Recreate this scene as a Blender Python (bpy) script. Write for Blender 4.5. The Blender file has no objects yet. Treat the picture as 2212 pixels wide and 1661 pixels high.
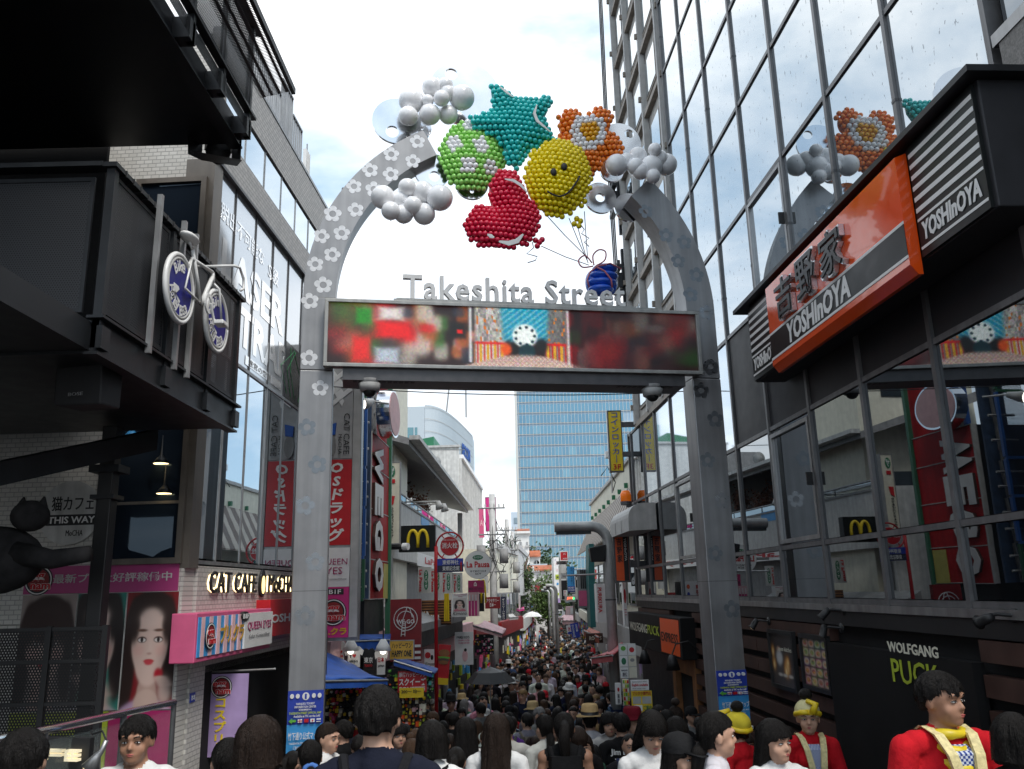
import bpy, bmesh, math, random
import numpy as np
from math import sin, cos, pi, radians, sqrt, atan2
from mathutils import Vector, Matrix
random.seed(7); rng = np.random.default_rng(7)
sc = bpy.context.scene
COL = sc.collection
# ------------------------------------------------------------------ camera
PITCH, ROLL, FPX, CX, CY = radians(13.8), radians(-1.43), 1809.0, 1106.0, 830.5
f_ = Vector((0, cos(PITCH), sin(PITCH))); u0 = Vector((0, -sin(PITCH), cos(PITCH))); r0 = Vector((1, 0, 0))
r_ = r0*cos(ROLL)+u0*sin(ROLL); u_ = u0*cos(ROLL)-r0*sin(ROLL)
EYE = Vector((0, 0, 3.0))
cam = bpy.data.cameras.new('camera'); co = bpy.data.objects.new('camera', cam); COL.objects.link(co)
m = Matrix((r_, u_, -f_)).transposed().to_4x4(); m.translation = EYE
co.matrix_world = m
cam.sensor_width = 36; cam.lens = 36*FPX/2212; cam.clip_end = 3000; cam.clip_start = 0.05
sc.camera = co
# ------------------------------------------------------------------ sky, sun, exposure
W = bpy.data.worlds.new('World'); sc.world = W; W.use_nodes = True
nt = W.node_tree; nt.nodes.clear()
SUN_EL, SUN_AZ = radians(52), radians(146)      # azimuth measured from +Y towards +X
def nd(t, ty, **k):
    n = t.nodes.new(ty)
    for a, b in k.items(): setattr(n, a, b)
    return n
sky = nd(nt, 'ShaderNodeTexSky', sky_type='NISHITA', sun_disc=False)
sky.sun_elevation = SUN_EL; sky.sun_rotation = SUN_AZ
tc = nd(nt, 'ShaderNodeTexCoord')
mp = nd(nt, 'ShaderNodeMapping'); mp.inputs['Scale'].default_value = (1, 1, 2.2); mp.inputs['Location'].default_value = (0.35, 0.1, 0.62)
n1 = nd(nt, 'ShaderNodeTexNoise'); n1.inputs['Scale'].default_value = 2.1; n1.inputs['Detail'].default_value = 9; n1.inputs['Roughness'].default_value = .56; n1.inputs['Distortion'].default_value = .25
rp = nd(nt, 'ShaderNodeValToRGB'); rp.color_ramp.elements[0].position = .40; rp.color_ramp.elements[1].position = .60
n2 = nd(nt, 'ShaderNodeTexNoise'); n2.inputs['Scale'].default_value = 4.5; n2.inputs['Detail'].default_value = 6
rp2 = nd(nt, 'ShaderNodeValToRGB')
rp2.color_ramp.elements[0].color = (8.2, 8.8, 9.6, 1); rp2.color_ramp.elements[0].position = .3
rp2.color_ramp.elements[1].color = (12.2, 12.2, 12.2, 1); rp2.color_ramp.elements[1].position = .62
thin = nd(nt, 'ShaderNodeMixRGB'); thin.inputs[0].default_value = .55; thin.inputs[2].default_value = (6.0, 8.3, 10.3, 1)
mx = nd(nt, 'ShaderNodeMixRGB')
bg = nd(nt, 'ShaderNodeBackground'); bg.inputs['Strength'].default_value = .074
wo = nd(nt, 'ShaderNodeOutputWorld')
lk = nt.links.new
lk(tc.outputs['Generated'], mp.inputs['Vector']); lk(mp.outputs[0], n1.inputs['Vector']); lk(mp.outputs[0], n2.inputs['Vector'])
lk(n1.outputs['Fac'], rp.inputs[0]); lk(n2.outputs['Fac'], rp2.inputs[0]); lk(sky.outputs[0], thin.inputs[1])
lk(rp.outputs[0], mx.inputs[0]); lk(thin.outputs[0], mx.inputs[1]); lk(rp2.outputs[0], mx.inputs[2])
lk(mx.outputs[0], bg.inputs['Color']); lk(bg.outputs[0], wo.inputs[0])
sl = bpy.data.lights.new('sun', 'SUN'); sl.energy = 1.5; sl.angle = radians(20); sl.color = (1, .96, .9)
so = bpy.data.objects.new('sun', sl); COL.objects.link(so)
sd = Vector((sin(SUN_AZ)*cos(SUN_EL), cos(SUN_AZ)*cos(SUN_EL), sin(SUN_EL)))
so.rotation_euler = sd.to_track_quat('Z', 'Y').to_euler(); so.location = (0, 0, 60)
vs = sc.view_settings; vs.view_transform = 'Standard'; vs.look = 'None'; vs.exposure = .95; vs.gamma = 1; vs.use_curve_mapping = False
sc.cycles.max_bounces = 6; sc.cycles.diffuse_bounces = 3; sc.cycles.glossy_bounces = 4; sc.cycles.transparent_max_bounces = 12
sc.cycles.caustics_reflective = False; sc.cycles.caustics_refractive = False
sc.cycles.use_denoising = True
# ------------------------------------------------------------------ pixel -> place helpers (a point on a real plane of the street)
def ray(u, v): return f_ + r_*((u-CX)/FPX) - u_*((v-CY)/FPX)
def at(u, v, Y):
    d = ray(u, v); return EYE + d*(Y/d.y)
def K(x0, y0, s): return lambda x, y: ((x0+x/s)/1.8517, (y0+y/s)/1.8517)
c1 = K(0, 0, 1.58); c2 = K(0, 800, 1.661); c3 = K(0, 1700, 1.207); cB = K(1150, 150, 1.3012); cE = K(1150, 1100, 1.2289)
cL = K(1150, 1500, 1.8453); cR = K(2000, 1500, 1.8453); cU = K(2400, 0, 1.2777); cY = K(2800, 1100, 1.51); cW = K(2700, 2100, 1.5845)
cM = K(1200, 2300, 2.0109); cN = K(2000, 2300, 2.0109); cQ = K(2400, 1400, 1.51); cF = K(1500, 1550, 2.7686); cS = K(1880, 2100, 3.568)
cP = K(0, 2200, 1.896); cG = K(700, 500, 1.8457); cI = K(0, 0, 1.8517)
GY = [(-30, 1.35), (0, 1.15), (3, .95), (6, .45), (8, .06), (10.4, -.28), (15, -.6), (20, -.85), (30, -1.1), (45, -1.3), (100, -2.2), (160, -2.6), (600, -2.6)]
def zg(Y): return float(np.interp(Y, [a for a, b in GY], [b for a, b in GY]))
class Frame:
    """local x along the face, y into the wall, z up"""
    def __init__(s, ox, oy, ang, oz=0):
        s.o = Vector((ox, oy, oz)); s.ang = ang
        s.x = Vector((cos(ang), sin(ang), 0)); s.y = Vector((-sin(ang), cos(ang), 0))
        s.M = Matrix.Translation(s.o) @ Matrix.Rotation(ang, 4, 'Z')
    def un(s, uv, dep=0):
        d = ray(*uv); t = ((s.o+s.y*dep-EYE).dot(s.y))/d.dot(s.y); p = EYE+d*t-s.o
        return p.dot(s.x), p.z
    def w(s, a, z, dep=0): return s.o+s.x*a+s.y*dep+Vector((0, 0, z))
def front(Y, ang=0, X=0): return Frame(X, Y, ang)
RF = Frame(3.4, 11, atan2(-1, .056)); LF = Frame(-3.3, 11, atan2(1, .03)); AF = Frame(-2.38, 10.6, radians(10.5))
TF = Frame(-2.85, 8.5, pi/2)
# ------------------------------------------------------------------ materials
MATS = {}
def mat(name, col=None, rough=.55, metal=0, var=.10, vs=6.0, bump=0., bs=40., emit=0, spec=.5, streak=0., alpha=1, coat=0):
    if name in MATS: return MATS[name]
    M = bpy.data.materials.new(name); M.use_nodes = True; t = M.node_tree; b = t.nodes['Principled BSDF']
    MATS[name] = M
    c = tuple(col)+(1,)
    b.inputs['Roughness'].default_value = rough; b.inputs['Metallic'].default_value = metal
    b.inputs['Specular IOR Level'].default_value = spec; b.inputs['Coat Weight'].default_value = coat
    if emit:
        b.inputs['Emission Color'].default_value = c; b.inputs['Emission Strength'].default_value = emit
    if alpha < 1: b.inputs['Alpha'].default_value = alpha
    if var > 0:
        tcn = nd(t, 'ShaderNodeTexCoord'); no = nd(t, 'ShaderNodeTexNoise'); no.inputs['Scale'].default_value = vs; no.inputs['Detail'].default_value = 5
        hs = nd(t, 'ShaderNodeHueSaturation'); hs.inputs['Color'].default_value = c
        mr = nd(t, 'ShaderNodeMapRange'); mr.inputs['To Min'].default_value = 1-var*1.6; mr.inputs['To Max'].default_value = 1+var*1.2
        mr.inputs['From Min'].default_value = .25; mr.inputs['From Max'].default_value = .75
        t.links.new(tcn.outputs['Object'], no.inputs['Vector']); t.links.new(no.outputs['Fac'], mr.inputs[0])
        last = mr.outputs[0]
        if streak:
            mp_ = nd(t, 'ShaderNodeMapping'); mp_.inputs['Scale'].default_value = (7, 7, .35)
            ns = nd(t, 'ShaderNodeTexNoise'); ns.inputs['Scale'].default_value = 1.4; ns.inputs['Detail'].default_value = 6
            mr2 = nd(t, 'ShaderNodeMapRange'); mr2.inputs['From Min'].default_value = .35; mr2.inputs['From Max'].default_value = .7
            mr2.inputs['To Min'].default_value = 1-streak; mr2.inputs['To Max'].default_value = 1
            mu = nd(t, 'ShaderNodeMath', operation='MULTIPLY')
            t.links.new(tcn.outputs['Object'], mp_.inputs[0]); t.links.new(mp_.outputs[0], ns.inputs['Vector']); t.links.new(ns.outputs['Fac'], mr2.inputs[0])
            t.links.new(last, mu.inputs[0]); t.links.new(mr2.outputs[0], mu.inputs[1]); last = mu.outputs[0]
        t.links.new(last, hs.inputs['Value']); t.links.new(hs.outputs[0], b.inputs['Base Color'])
        mr3 = nd(t, 'ShaderNodeMapRange'); mr3.inputs['To Min'].default_value = max(0, rough-.1); mr3.inputs['To Max'].default_value = min(1, rough+.12)
        t.links.new(no.outputs['Fac'], mr3.inputs[0]); t.links.new(mr3.outputs[0], b.inputs['Roughness'])
        if bump:
            nb = nd(t, 'ShaderNodeTexNoise'); nb.inputs['Scale'].default_value = bs; nb.inputs['Detail'].default_value = 4
            bp = nd(t, 'ShaderNodeBump'); bp.inputs['Strength'].default_value = bump; bp.inputs['Distance'].default_value = .02
            t.links.new(tcn.outputs['Object'], nb.inputs['Vector']); t.links.new(nb.outputs['Fac'], bp.inputs['Height']); t.links.new(bp.outputs[0], b.inputs['Normal'])
    else:
        b.inputs['Base Color'].default_value = c
    return M
def glassmat(name, inner, refl, rough=.02, tint=(.9, .95, 1), wav=.0, spots=False):
    """coated window glass: a dim inside seen through a mirror-like pane"""
    M = bpy.data.materials.new(name); M.use_nodes = True; t = M.node_tree; t.nodes.clear(); MATS[name] = M
    o = nd(t, 'ShaderNodeOutputMaterial'); d = nd(t, 'ShaderNodeBsdfDiffuse'); d.inputs[0].default_value = tuple(inner)+(1,)
    g = nd(t, 'ShaderNodeBsdfGlossy'); g.inputs['Color'].default_value = tuple(tint)+(1,); g.inputs['Roughness'].default_value = rough
    fr = nd(t, 'ShaderNodeFresnel'); fr.inputs[0].default_value = 1.5
    mr = nd(t, 'ShaderNodeMapRange'); mr.inputs['From Min'].default_value = .04; mr.inputs['From Max'].default_value = .6; mr.inputs['To Min'].default_value = refl; mr.inputs['To Max'].default_value = min(1, refl+.35)
    mx_ = nd(t, 'ShaderNodeMixShader')
    t.links.new(fr.outputs[0], mr.inputs[0]); t.links.new(d.outputs[0], mx_.inputs[1]); t.links.new(g.outputs[0], mx_.inputs[2])
    fac = mr.outputs[0]
    tcn = nd(t, 'ShaderNodeTexCoord')
    if wav:
        no = nd(t, 'ShaderNodeTexNoise'); no.inputs['Scale'].default_value = 1.3; bp = nd(t, 'ShaderNodeBump'); bp.inputs['Strength'].default_value = wav; bp.inputs['Distance'].default_value = .05
        t.links.new(tcn.outputs['Object'], no.inputs['Vector']); t.links.new(no.outputs['Fac'], bp.inputs['Height']); t.links.new(bp.outputs[0], g.inputs['Normal']); 
    if spots:      # worn patches of the mirror film
        mpn = nd(t, 'ShaderNodeMapping'); mpn.inputs['Scale'].default_value = (3.2, 1, 1.7)
        n_ = nd(t, 'ShaderNodeTexNoise'); n_.inputs['Scale'].default_value = 5.5; n_.inputs['Detail'].default_value = 2.5; n_.inputs['Roughness'].default_value = .6
        r2 = nd(t, 'ShaderNodeValToRGB'); r2.color_ramp.elements[0].position = .655; r2.color_ramp.elements[0].color = (1, 1, 1, 1); r2.color_ramp.elements[1].position = .675; r2.color_ramp.elements[1].color = (.52, .52, .52, 1)
        mu = nd(t, 'ShaderNodeMath', operation='MULTIPLY')
        t.links.new(tcn.outputs['Object'], mpn.inputs[0]); t.links.new(mpn.outputs[0], n_.inputs['Vector']); t.links.new(n_.outputs['Fac'], r2.inputs[0]); t.links.new(fac, mu.inputs[0]); t.links.new(r2.outputs[0], mu.inputs[1]); fac = mu.outputs[0]
    t.links.new(fac, mx_.inputs[0]); t.links.new(mx_.outputs[0], o.inputs[0])
    return M
def tilemat(name, c1_, c2_, cm, sx, sz, rough=.5, bump=.4, off=.5, ax='x'):
    """small tiles / bricks in the x-z plane of the face"""
    M = bpy.data.materials.new(name); M.use_nodes = True; t = M.node_tree; b = t.nodes['Principled BSDF']; MATS[name] = M
    tcn = nd(t, 'ShaderNodeTexCoord'); sp = nd(t, 'ShaderNodeSeparateXYZ'); cb = nd(t, 'ShaderNodeCombineXYZ'); br = nd(t, 'ShaderNodeTexBrick')
    t.links.new(tcn.outputs['Object'], sp.inputs[0]); t.links.new(sp.outputs[0 if ax == 'x' else 1], cb.inputs[0]); t.links.new(sp.outputs[2], cb.inputs[1])
    t.links.new(cb.outputs[0], br.inputs['Vector'])
    br.inputs['Color1'].default_value = c1_+(1,); br.inputs['Color2'].default_value = c2_+(1,); br.inputs['Mortar'].default_value = cm+(1,)
    br.inputs['Scale'].default_value = 1; br.inputs['Brick Width'].default_value = sx; br.inputs['Row Height'].default_value = sz; br.inputs['Mortar Size'].default_value = min(sx, sz)*.09; br.offset = off
    t.links.new(br.outputs['Color'], b.inputs['Base Color']); b.inputs['Roughness'].default_value = rough
    bp = nd(t, 'ShaderNodeBump'); bp.inputs['Strength'].default_value = bump; bp.inputs['Distance'].default_value = .01; bp.invert = True
    t.links.new(br.outputs['Fac'], bp.inputs['Height']); t.links.new(bp.outputs[0], b.inputs['Normal'])
    return M
def perfmat(name, col, pitch=.02, hole=.36, ax=0):
    """perforated sheet steel"""
    M = bpy.data.materials.new(name); M.use_nodes = True; t = M.node_tree; b = t.nodes['Principled BSDF']; MATS[name] = M
    b.inputs['Base Color'].default_value = col+(1,); b.inputs['Roughness'].default_value = .5; b.inputs['Metallic'].default_value = .3
    tcn = nd(t, 'ShaderNodeTexCoord'); sp = nd(t, 'ShaderNodeSeparateXYZ'); t.links.new(tcn.outputs['Object'], sp.inputs[0])
    def mth(op, a, bb=None):
        n = nd(t, 'ShaderNodeMath', operation=op)
        for i, q in enumerate((a, bb)):
            if q is None: continue
            if isinstance(q, (int, float)): n.inputs[i].default_value = q
            else: t.links.new(q, n.inputs[i])
        return n.outputs[0]
    X = mth('MULTIPLY', sp.outputs[ax], 1/pitch); Z = mth('MULTIPLY', sp.outputs[2], 1/(pitch*.866))
    row = mth('FLOOR', Z); sh = mth('MULTIPLY', mth('MODULO', row, 2.0), .5)
    fx = mth('SUBTRACT', mth('FRACT', mth('ADD', X, sh)), .5); fz = mth('MULTIPLY', mth('SUBTRACT', mth('FRACT', Z), .5), .866)
    dd = mth('SQRT', mth('ADD', mth('MULTIPLY', fx, fx), mth('MULTIPLY', fz, fz)))
    al = mth('GREATER_THAN', dd, hole); t.links.new(al, b.inputs['Alpha'])
    return M
def objcolmat(name, rough=.8, bump=.25, bs=30, wave=None, rand=None, spec=.3, var=.12):
    """colour comes from the object (shirts, hair), so that copies share one mesh"""
    M = bpy.data.materials.new(name); M.use_nodes = True; t = M.node_tree; b = t.nodes['Principled BSDF']; MATS[name] = M
    oi = nd(t, 'ShaderNodeObjectInfo'); tcn = nd(t, 'ShaderNodeTexCoord')
    if rand:
        r = nd(t, 'ShaderNodeValToRGB'); r.color_ramp.interpolation = 'CONSTANT'
        while len(r.color_ramp.elements) < len(rand): r.color_ramp.elements.new(.5)
        for i, c in enumerate(rand): r.color_ramp.elements[i].position = i/len(rand); r.color_ramp.elements[i].color = tuple(c)+(1,)
        t.links.new(oi.outputs['Random'], r.inputs[0]); src = r.outputs[0]
    else: src = oi.outputs['Color']
    no = nd(t, 'ShaderNodeTexNoise'); no.inputs['Scale'].default_value = bs; no.inputs['Detail'].default_value = 4
    if wave:
        mpn = nd(t, 'ShaderNodeMapping'); mpn.inputs['Scale'].default_value = wave; t.links.new(tcn.outputs['Object'], mpn.inputs[0]); t.links.new(mpn.outputs[0], no.inputs['Vector'])
    else: t.links.new(tcn.outputs['Object'], no.inputs['Vector'])
    hs = nd(t, 'ShaderNodeHueSaturation'); mr = nd(t, 'ShaderNodeMapRange'); mr.inputs['To Min'].default_value = 1-var*2; mr.inputs['To Max'].default_value = 1+var
    t.links.new(no.outputs['Fac'], mr.inputs[0]); t.links.new(mr.outputs[0], hs.inputs['Value']); t.links.new(src, hs.inputs['Color']); t.links.new(hs.outputs[0], b.inputs['Base Color'])
    b.inputs['Roughness'].default_value = rough; b.inputs['Specular IOR Level'].default_value = spec
    bp = nd(t, 'ShaderNodeBump'); bp.inputs['Strength'].default_value = bump; bp.inputs['Distance'].default_value = .02
    t.links.new(no.outputs['Fac'], bp.inputs['Height']); t.links.new(bp.outputs[0], b.inputs['Normal'])
    return M
def vcolmat(name, rough=.4, emit=0., led=0., tint=1.0):
    """printed or lit picture: colour stored on the mesh of the panel"""
    M = bpy.data.materials.new(name); M.use_nodes = True; t = M.node_tree; b = t.nodes['Principled BSDF']; MATS[name] = M
    a = nd(t, 'ShaderNodeAttribute', attribute_name='pic'); b.inputs['Roughness'].default_value = rough
    if emit:
        b.inputs['Base Color'].default_value = (.01, .01, .01, 1); b.inputs['Emission Strength'].default_value = emit
        src = a.outputs['Color']
        if led:
            tcn = nd(t, 'ShaderNodeTexCoord'); vo = nd(t, 'ShaderNodeTexChecker'); vo.inputs['Scale'].default_value = led
            mpn = nd(t, 'ShaderNodeMapping'); mpn.inputs['Location'].default_value = (.003, .5/led, .004); t.links.new(tcn.outputs['Object'], mpn.inputs[0]); t.links.new(mpn.outputs[0], vo.inputs['Vector'])
            vo.inputs[1].default_value = (1.1, 1.1, 1.1, 1); vo.inputs[2].default_value = (.9, .9, .9, 1)
            wn = nd(t, 'ShaderNodeTexWhiteNoise'); wn.noise_dimensions = '3D'
            sn = nd(t, 'ShaderNodeVectorMath', operation='SNAP'); sn.inputs[1].default_value = (1/led, 1/led, 1/led); t.links.new(mpn.outputs[0], sn.inputs[0]); t.links.new(sn.outputs[0], wn.inputs[0])
            m1 = nd(t, 'ShaderNodeMixRGB', blend_type='MULTIPLY'); m1.inputs[0].default_value = 1; t.links.new(src, m1.inputs[1]); t.links.new(vo.outputs[0], m1.inputs[2])
            m2 = nd(t, 'ShaderNodeMixRGB', blend_type='OVERLAY'); m2.inputs[0].default_value = .18; t.links.new(m1.outputs[0], m2.inputs[1]); t.links.new(wn.outputs['Color'], m2.inputs[2]); src = m2.outputs[0]
        t.links.new(src, b.inputs['Emission Color'])
    else: t.links.new(a.outputs['Color'], b.inputs['Base Color'])
    return M
# ------------------------------------------------------------------ mesh helpers
class MB:
    def __init__(s): s.v = []; s.f = []; s.mi = []
    def add(s, v, f, mi=0):
        o = len(s.v); s.v += [tuple(p) for p in v]; s.f += [tuple(i+o for i in q) for q in f]; s.mi += [mi]*len(f); return s
    def box(s, x0, x1, y0, y1, z0, z1, mi=0):
        return s.add([(x0, y0, z0), (x1, y0, z0), (x1, y1, z0), (x0, y1, z0), (x0, y0, z1), (x1, y0, z1), (x1, y1, z1), (x0, y1, z1)],
                     [(0, 3, 2, 1), (4, 5, 6, 7), (0, 1, 5, 4), (1, 2, 6, 5), (2, 3, 7, 6), (3, 0, 4, 7)], mi)
    def prism(s, poly, y0, y1, mi=0):
        """poly in x,z"""
        n = len(poly); a = sum(poly[i][0]*poly[(i+1) % n][1]-poly[(i+1) % n][0]*poly[i][1] for i in range(n))
        if a < 0: poly = poly[::-1]
        v = [(x, y0, z) for x, z in poly]+[(x, y1, z) for x, z in poly]
        return s.add(v, [tuple(range(n)), tuple(range(2*n-1, n-1, -1))]+[((i+1) % n, i, n+i, n+(i+1) % n) for i in range(n)], mi)
    def hull8(s, a, b, mi=0):
        """two quads a, b (4 points each, same order)"""
        return s.add(list(a)+list(b), [(0, 3, 2, 1), (4, 5, 6, 7), (0, 1, 5, 4), (1, 2, 6, 5), (2, 3, 7, 6), (3, 0, 4, 7)], mi)
    def tube(s, pts, r, n=8, mi=0, caps=True):
        pts = [Vector(p) for p in pts]; rr = r if isinstance(r, (list, tuple)) else [r]*len(pts)
        ref = Vector((0, 0, 1)); rings = []
        prev = None
        for i, p in enumerate(pts):
            t = (pts[min(i+1, len(pts)-1)]-pts[max(i-1, 0)])
            if t.length < 1e-9: t = Vector((0, 0, 1))
            t.normalize()
            if prev is None:
                a = t.cross(ref if abs(t.z) < .9 else Vector((1, 0, 0))).normalized()
            else:
                a = (prev-t*prev.dot(t)).normalized()
            prev = a; b = t.cross(a)
            rings.append([p+(a*cos(2*pi*k/n)+b*sin(2*pi*k/n))*rr[i] for k in range(n)])
        v = [q for R in rings for q in R]; f = []
        for i in range(len(pts)-1):
            for k in range(n): f.append((i*n+k, i*n+(k+1) % n, (i+1)*n+(k+1) % n, (i+1)*n+k))
        if caps: f += [tuple(range(n-1, -1, -1)), tuple((len(pts)-1)*n+k for k in range(n))]
        return s.add(v, f, mi)
    def ball(s, c, r, nu=10, nv=7, mi=0):
        rx, ry, rz = r if isinstance(r, (list, tuple)) else (r, r, r); v = [(c[0], c[1], c[2]+rz)]
        for j in range(1, nv):
            for i in range(nu):
                t = pi*j/nv; p = 2*pi*i/nu; v.append((c[0]+rx*sin(t)*cos(p), c[1]+ry*sin(t)*sin(p), c[2]+rz*cos(t)))
        v.append((c[0], c[1], c[2]-rz)); f = [(0, 1+i, 1+(i+1) % nu) for i in range(nu)]
        for j in range(nv-2):
            for i in range(nu):
                a = 1+j*nu; f.append((a+i, a+nu+i, a+nu+(i+1) % nu, a+(i+1) % nu))
        a = 1+(nv-2)*nu; L = len(v)-1
        f += [(a+i, L, a+(i+1) % nu) for i in range(nu)]
        return s.add(v, f, mi)
    def disc(s, cx, cz, r, y0, y1, n=24, mi=0, rz=None):
        rz = rz or r
        return s.prism([(cx+r*cos(2*pi*i/n), cz+rz*sin(2*pi*i/n)) for i in range(n)], y0, y1, mi)
    def annulus(s, cx, cz, R, hx, hz, r, y0, y1, n=40, mi=0):
        v = []
        for y in (y0, y1):
            for (a, b, q) in ((cx, cz, R), (hx, hz, r)):
                v += [(a+q*cos(2*pi*i/n), y, b+q*sin(2*pi*i/n)) for i in range(n)]
        f = []
        for i in range(n):
            j = (i+1) % n
            f += [(i, j, n+j, n+i), (2*n+j, 2*n+i, 3*n+i, 3*n+j), (j, i, 2*n+i, 2*n+j), (n+i, n+j, 3*n+j, 3*n+i)]
        return s.add(v, f, mi)
    def build(s, name, mats, parent=None, smooth=False, bevel=0, loc=None):
        me = bpy.data.meshes.new(name); me.from_pydata(s.v, [], s.f)
        if not isinstance(mats, (list, tuple)): mats = [mats]
        for q in mats: me.materials.append(q if not isinstance(q, str) else MATS[q])
        if len(mats) > 1: me.polygons.foreach_set('material_index', s.mi)
        if smooth: me.polygons.foreach_set('use_smooth', [True]*len(me.polygons))
        me.update()
        return link(name, me, parent, bevel, loc)
def link(name, me, parent=None, bevel=0, loc=None):
    o = bpy.data.objects.new(name, me); COL.objects.link(o)
    if parent is not None: o.parent = parent
    if loc is not None: o.location = loc
    if bevel:
        b = o.modifiers.new('bevel', 'BEVEL'); b.width = bevel; b.segments = 2; b.limit_method = 'ANGLE'
    return o
def tag(o, label, cat, group=None, kind=None):
    if label: o['label'] = label
    if cat: o['category'] = cat
    if group: o['group'] = group
    if kind: o['kind'] = kind
    return o
def thing(name, label, cat, fr=None, group=None, loc=None, rz=0):
    o = bpy.data.objects.new(name, None); COL.objects.link(o); o.empty_display_size = .2
    if fr is not None: o.matrix_world = fr.M
    else: o.location = loc or (0, 0, 0); o.rotation_euler = (0, 0, rz)
    return tag(o, label, cat, group)
def box(name, parent, ma, x0, x1, y0, y1, z0, z1, bevel=0): return MB().box(x0, x1, y0, y1, z0, z1).build(name, ma, parent, bevel=bevel)
_tc = {}
def textmesh(body, extr, bold, shear, space=1.0):
    k = (body, extr, bold, shear, space)
    if k in _tc: return _tc[k]
    cu = bpy.data.curves.new('t', 'FONT'); cu.body = body; cu.extrude = extr; cu.offset = bold; cu.shear = shear; cu.resolution_u = 2; cu.space_character = space; cu.space_line = 1.05; cu.align_x = 'CENTER' if '\n' in body else 'LEFT'
    ob = bpy.data.objects.new('t', cu); me = bpy.data.meshes.new_from_object(ob)
    v = np.empty(len(me.vertices)*3); me.vertices.foreach_get('co', v); v = v.reshape(-1, 3)
    fs = [tuple(p.vertices) for p in me.polygons]
    bpy.data.objects.remove(ob); bpy.data.curves.remove(cu); bpy.data.meshes.remove(me)
    _tc[k] = (v, fs); return _tc[k]
def text(parent, body, x0, x1, z0, z1, ma, y=-.006, th=.004, bold=.0, shear=0, name='lettering', vertical=False, keep=False, space=1.0, rot=0):
    if vertical: body = '\n'.join(body.replace('ー', '｜').replace(' ', ''))
    if any(ord(q) > 0x4dff for q in body): bold = min(bold, .012)
    v, fs = textmesh(body, .02, bold, shear, space)
    if not len(v): return None
    v = v.copy()
    if rot:   # quarter turn clockwise
        v = np.stack([v[:, 1], -v[:, 0], v[:, 2]], 1)
    lo, hi = v.min(0), v.max(0); sx = (x1-x0)/max(hi[0]-lo[0], 1e-6); sz = (z1-z0)/max(hi[1]-lo[1], 1e-6)
    if keep: sx = sz = min(sx, sz)
    cx, cz = (x0+x1)/2, (z0+z1)/2
    X = (v[:, 0]-(lo[0]+hi[0])/2)*sx+cx; Z = (v[:, 1]-(lo[1]+hi[1])/2)*sz+cz
    Y = y-np.where(v[:, 2] > 0, th, 0.0)
    me = bpy.data.meshes.new(name); me.from_pydata(np.stack([X, Y, Z], 1).tolist(), [], fs); me.materials.append(ma if not isinstance(ma, str) else MATS[ma]); me.update()
    return link(name, me, parent)
def picture(parent, x0, x1, z0, z1, nx, nz, fn, ma, y=-.006, name='print'):
    """flat printed picture: nx*nz cells, fn(U,V)->rgb with U right, V down in 0..1"""
    gx, gz = np.meshgrid(np.linspace(0, 1, nx+1), np.linspace(0, 1, nz+1))
    v = np.stack([x0+(x1-x0)*gx, np.full_like(gx, y), z1+(z0-z1)*gz], -1).reshape(-1, 3)
    i = np.arange(nx*nz); r, c = i//nx, i % nx; a = r*(nx+1)+c
    f = np.stack([a, a+nx+1, a+nx+2, a+1], 1)
    me = bpy.data.meshes.new(name); me.from_pydata(v.tolist(), [], f.tolist())
    col = np.ones(((nx+1)*(nz+1), 4)); col[:, :3] = np.clip(fn(gx, gz), 0, 1).reshape(-1, 3)
    at_ = me.color_attributes.new('pic', 'FLOAT_COLOR', 'POINT'); at_.data.foreach_set('color', col.ravel())
    me.materials.append(ma if not isinstance(ma, str) else MATS[ma]); me.update()
    return link(name, me, parent)
def boxpx(fr, p, q, dep=0):
    a, b = fr.un(p, dep), fr.un(q, dep); return min(a[0], b[0]), max(a[0], b[0]), min(a[1], b[1]), max(a[1], b[1])
def items(parent, b, its, y0=0.0):
    """b = (x0,x1,z0,z1); its = list of (kind, fx0, fy0, fx1, fy1, material, ...) fractions from the top left"""
    x0, x1, z0, z1 = b; w, h = x1-x0, z1-z0
    for k, it in enumerate(its):
        kind, a, t_, c, d, ma = it[:6]; o = it[6] if len(it) > 6 else {}
        X0, X1, Z0, Z1 = x0+a*w, x0+c*w, z1-d*h, z1-t_*h; y = y0-.006-.0025*k
        if kind == 'R': box(o.get('name', 'colour_field'), parent, ma, X0, X1, y-.002, y0, Z0, Z1)
        elif kind == 'O': MB().disc((X0+X1)/2, (Z0+Z1)/2, (X1-X0)/2, y-.002, y0, 28, rz=(Z1-Z0)/2).build(o.get('name', 'roundel'), ma, parent)
        elif kind == 'P': MB().prism([(x0+p*w, z1-q*h) for p, q in o['pts']], y-.002, y0).build(o.get('name', 'graphic'), ma, parent)
        elif kind == 'L': MB().tube([(x0+p*w, y-.004, z1-q*h) for p, q in o['pts']], o.get('r', .01), 6).build(o.get('name', 'line_drawing'), ma, parent)
        else: text(parent, kind, X0, X1, Z0, Z1, ma, y=y, bold=o.get('b', .012), shear=o.get('s', 0), vertical=o.get('v', False), keep=o.get('k', False), th=o.get('th', .004), rot=o.get('rot', 0))
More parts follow.
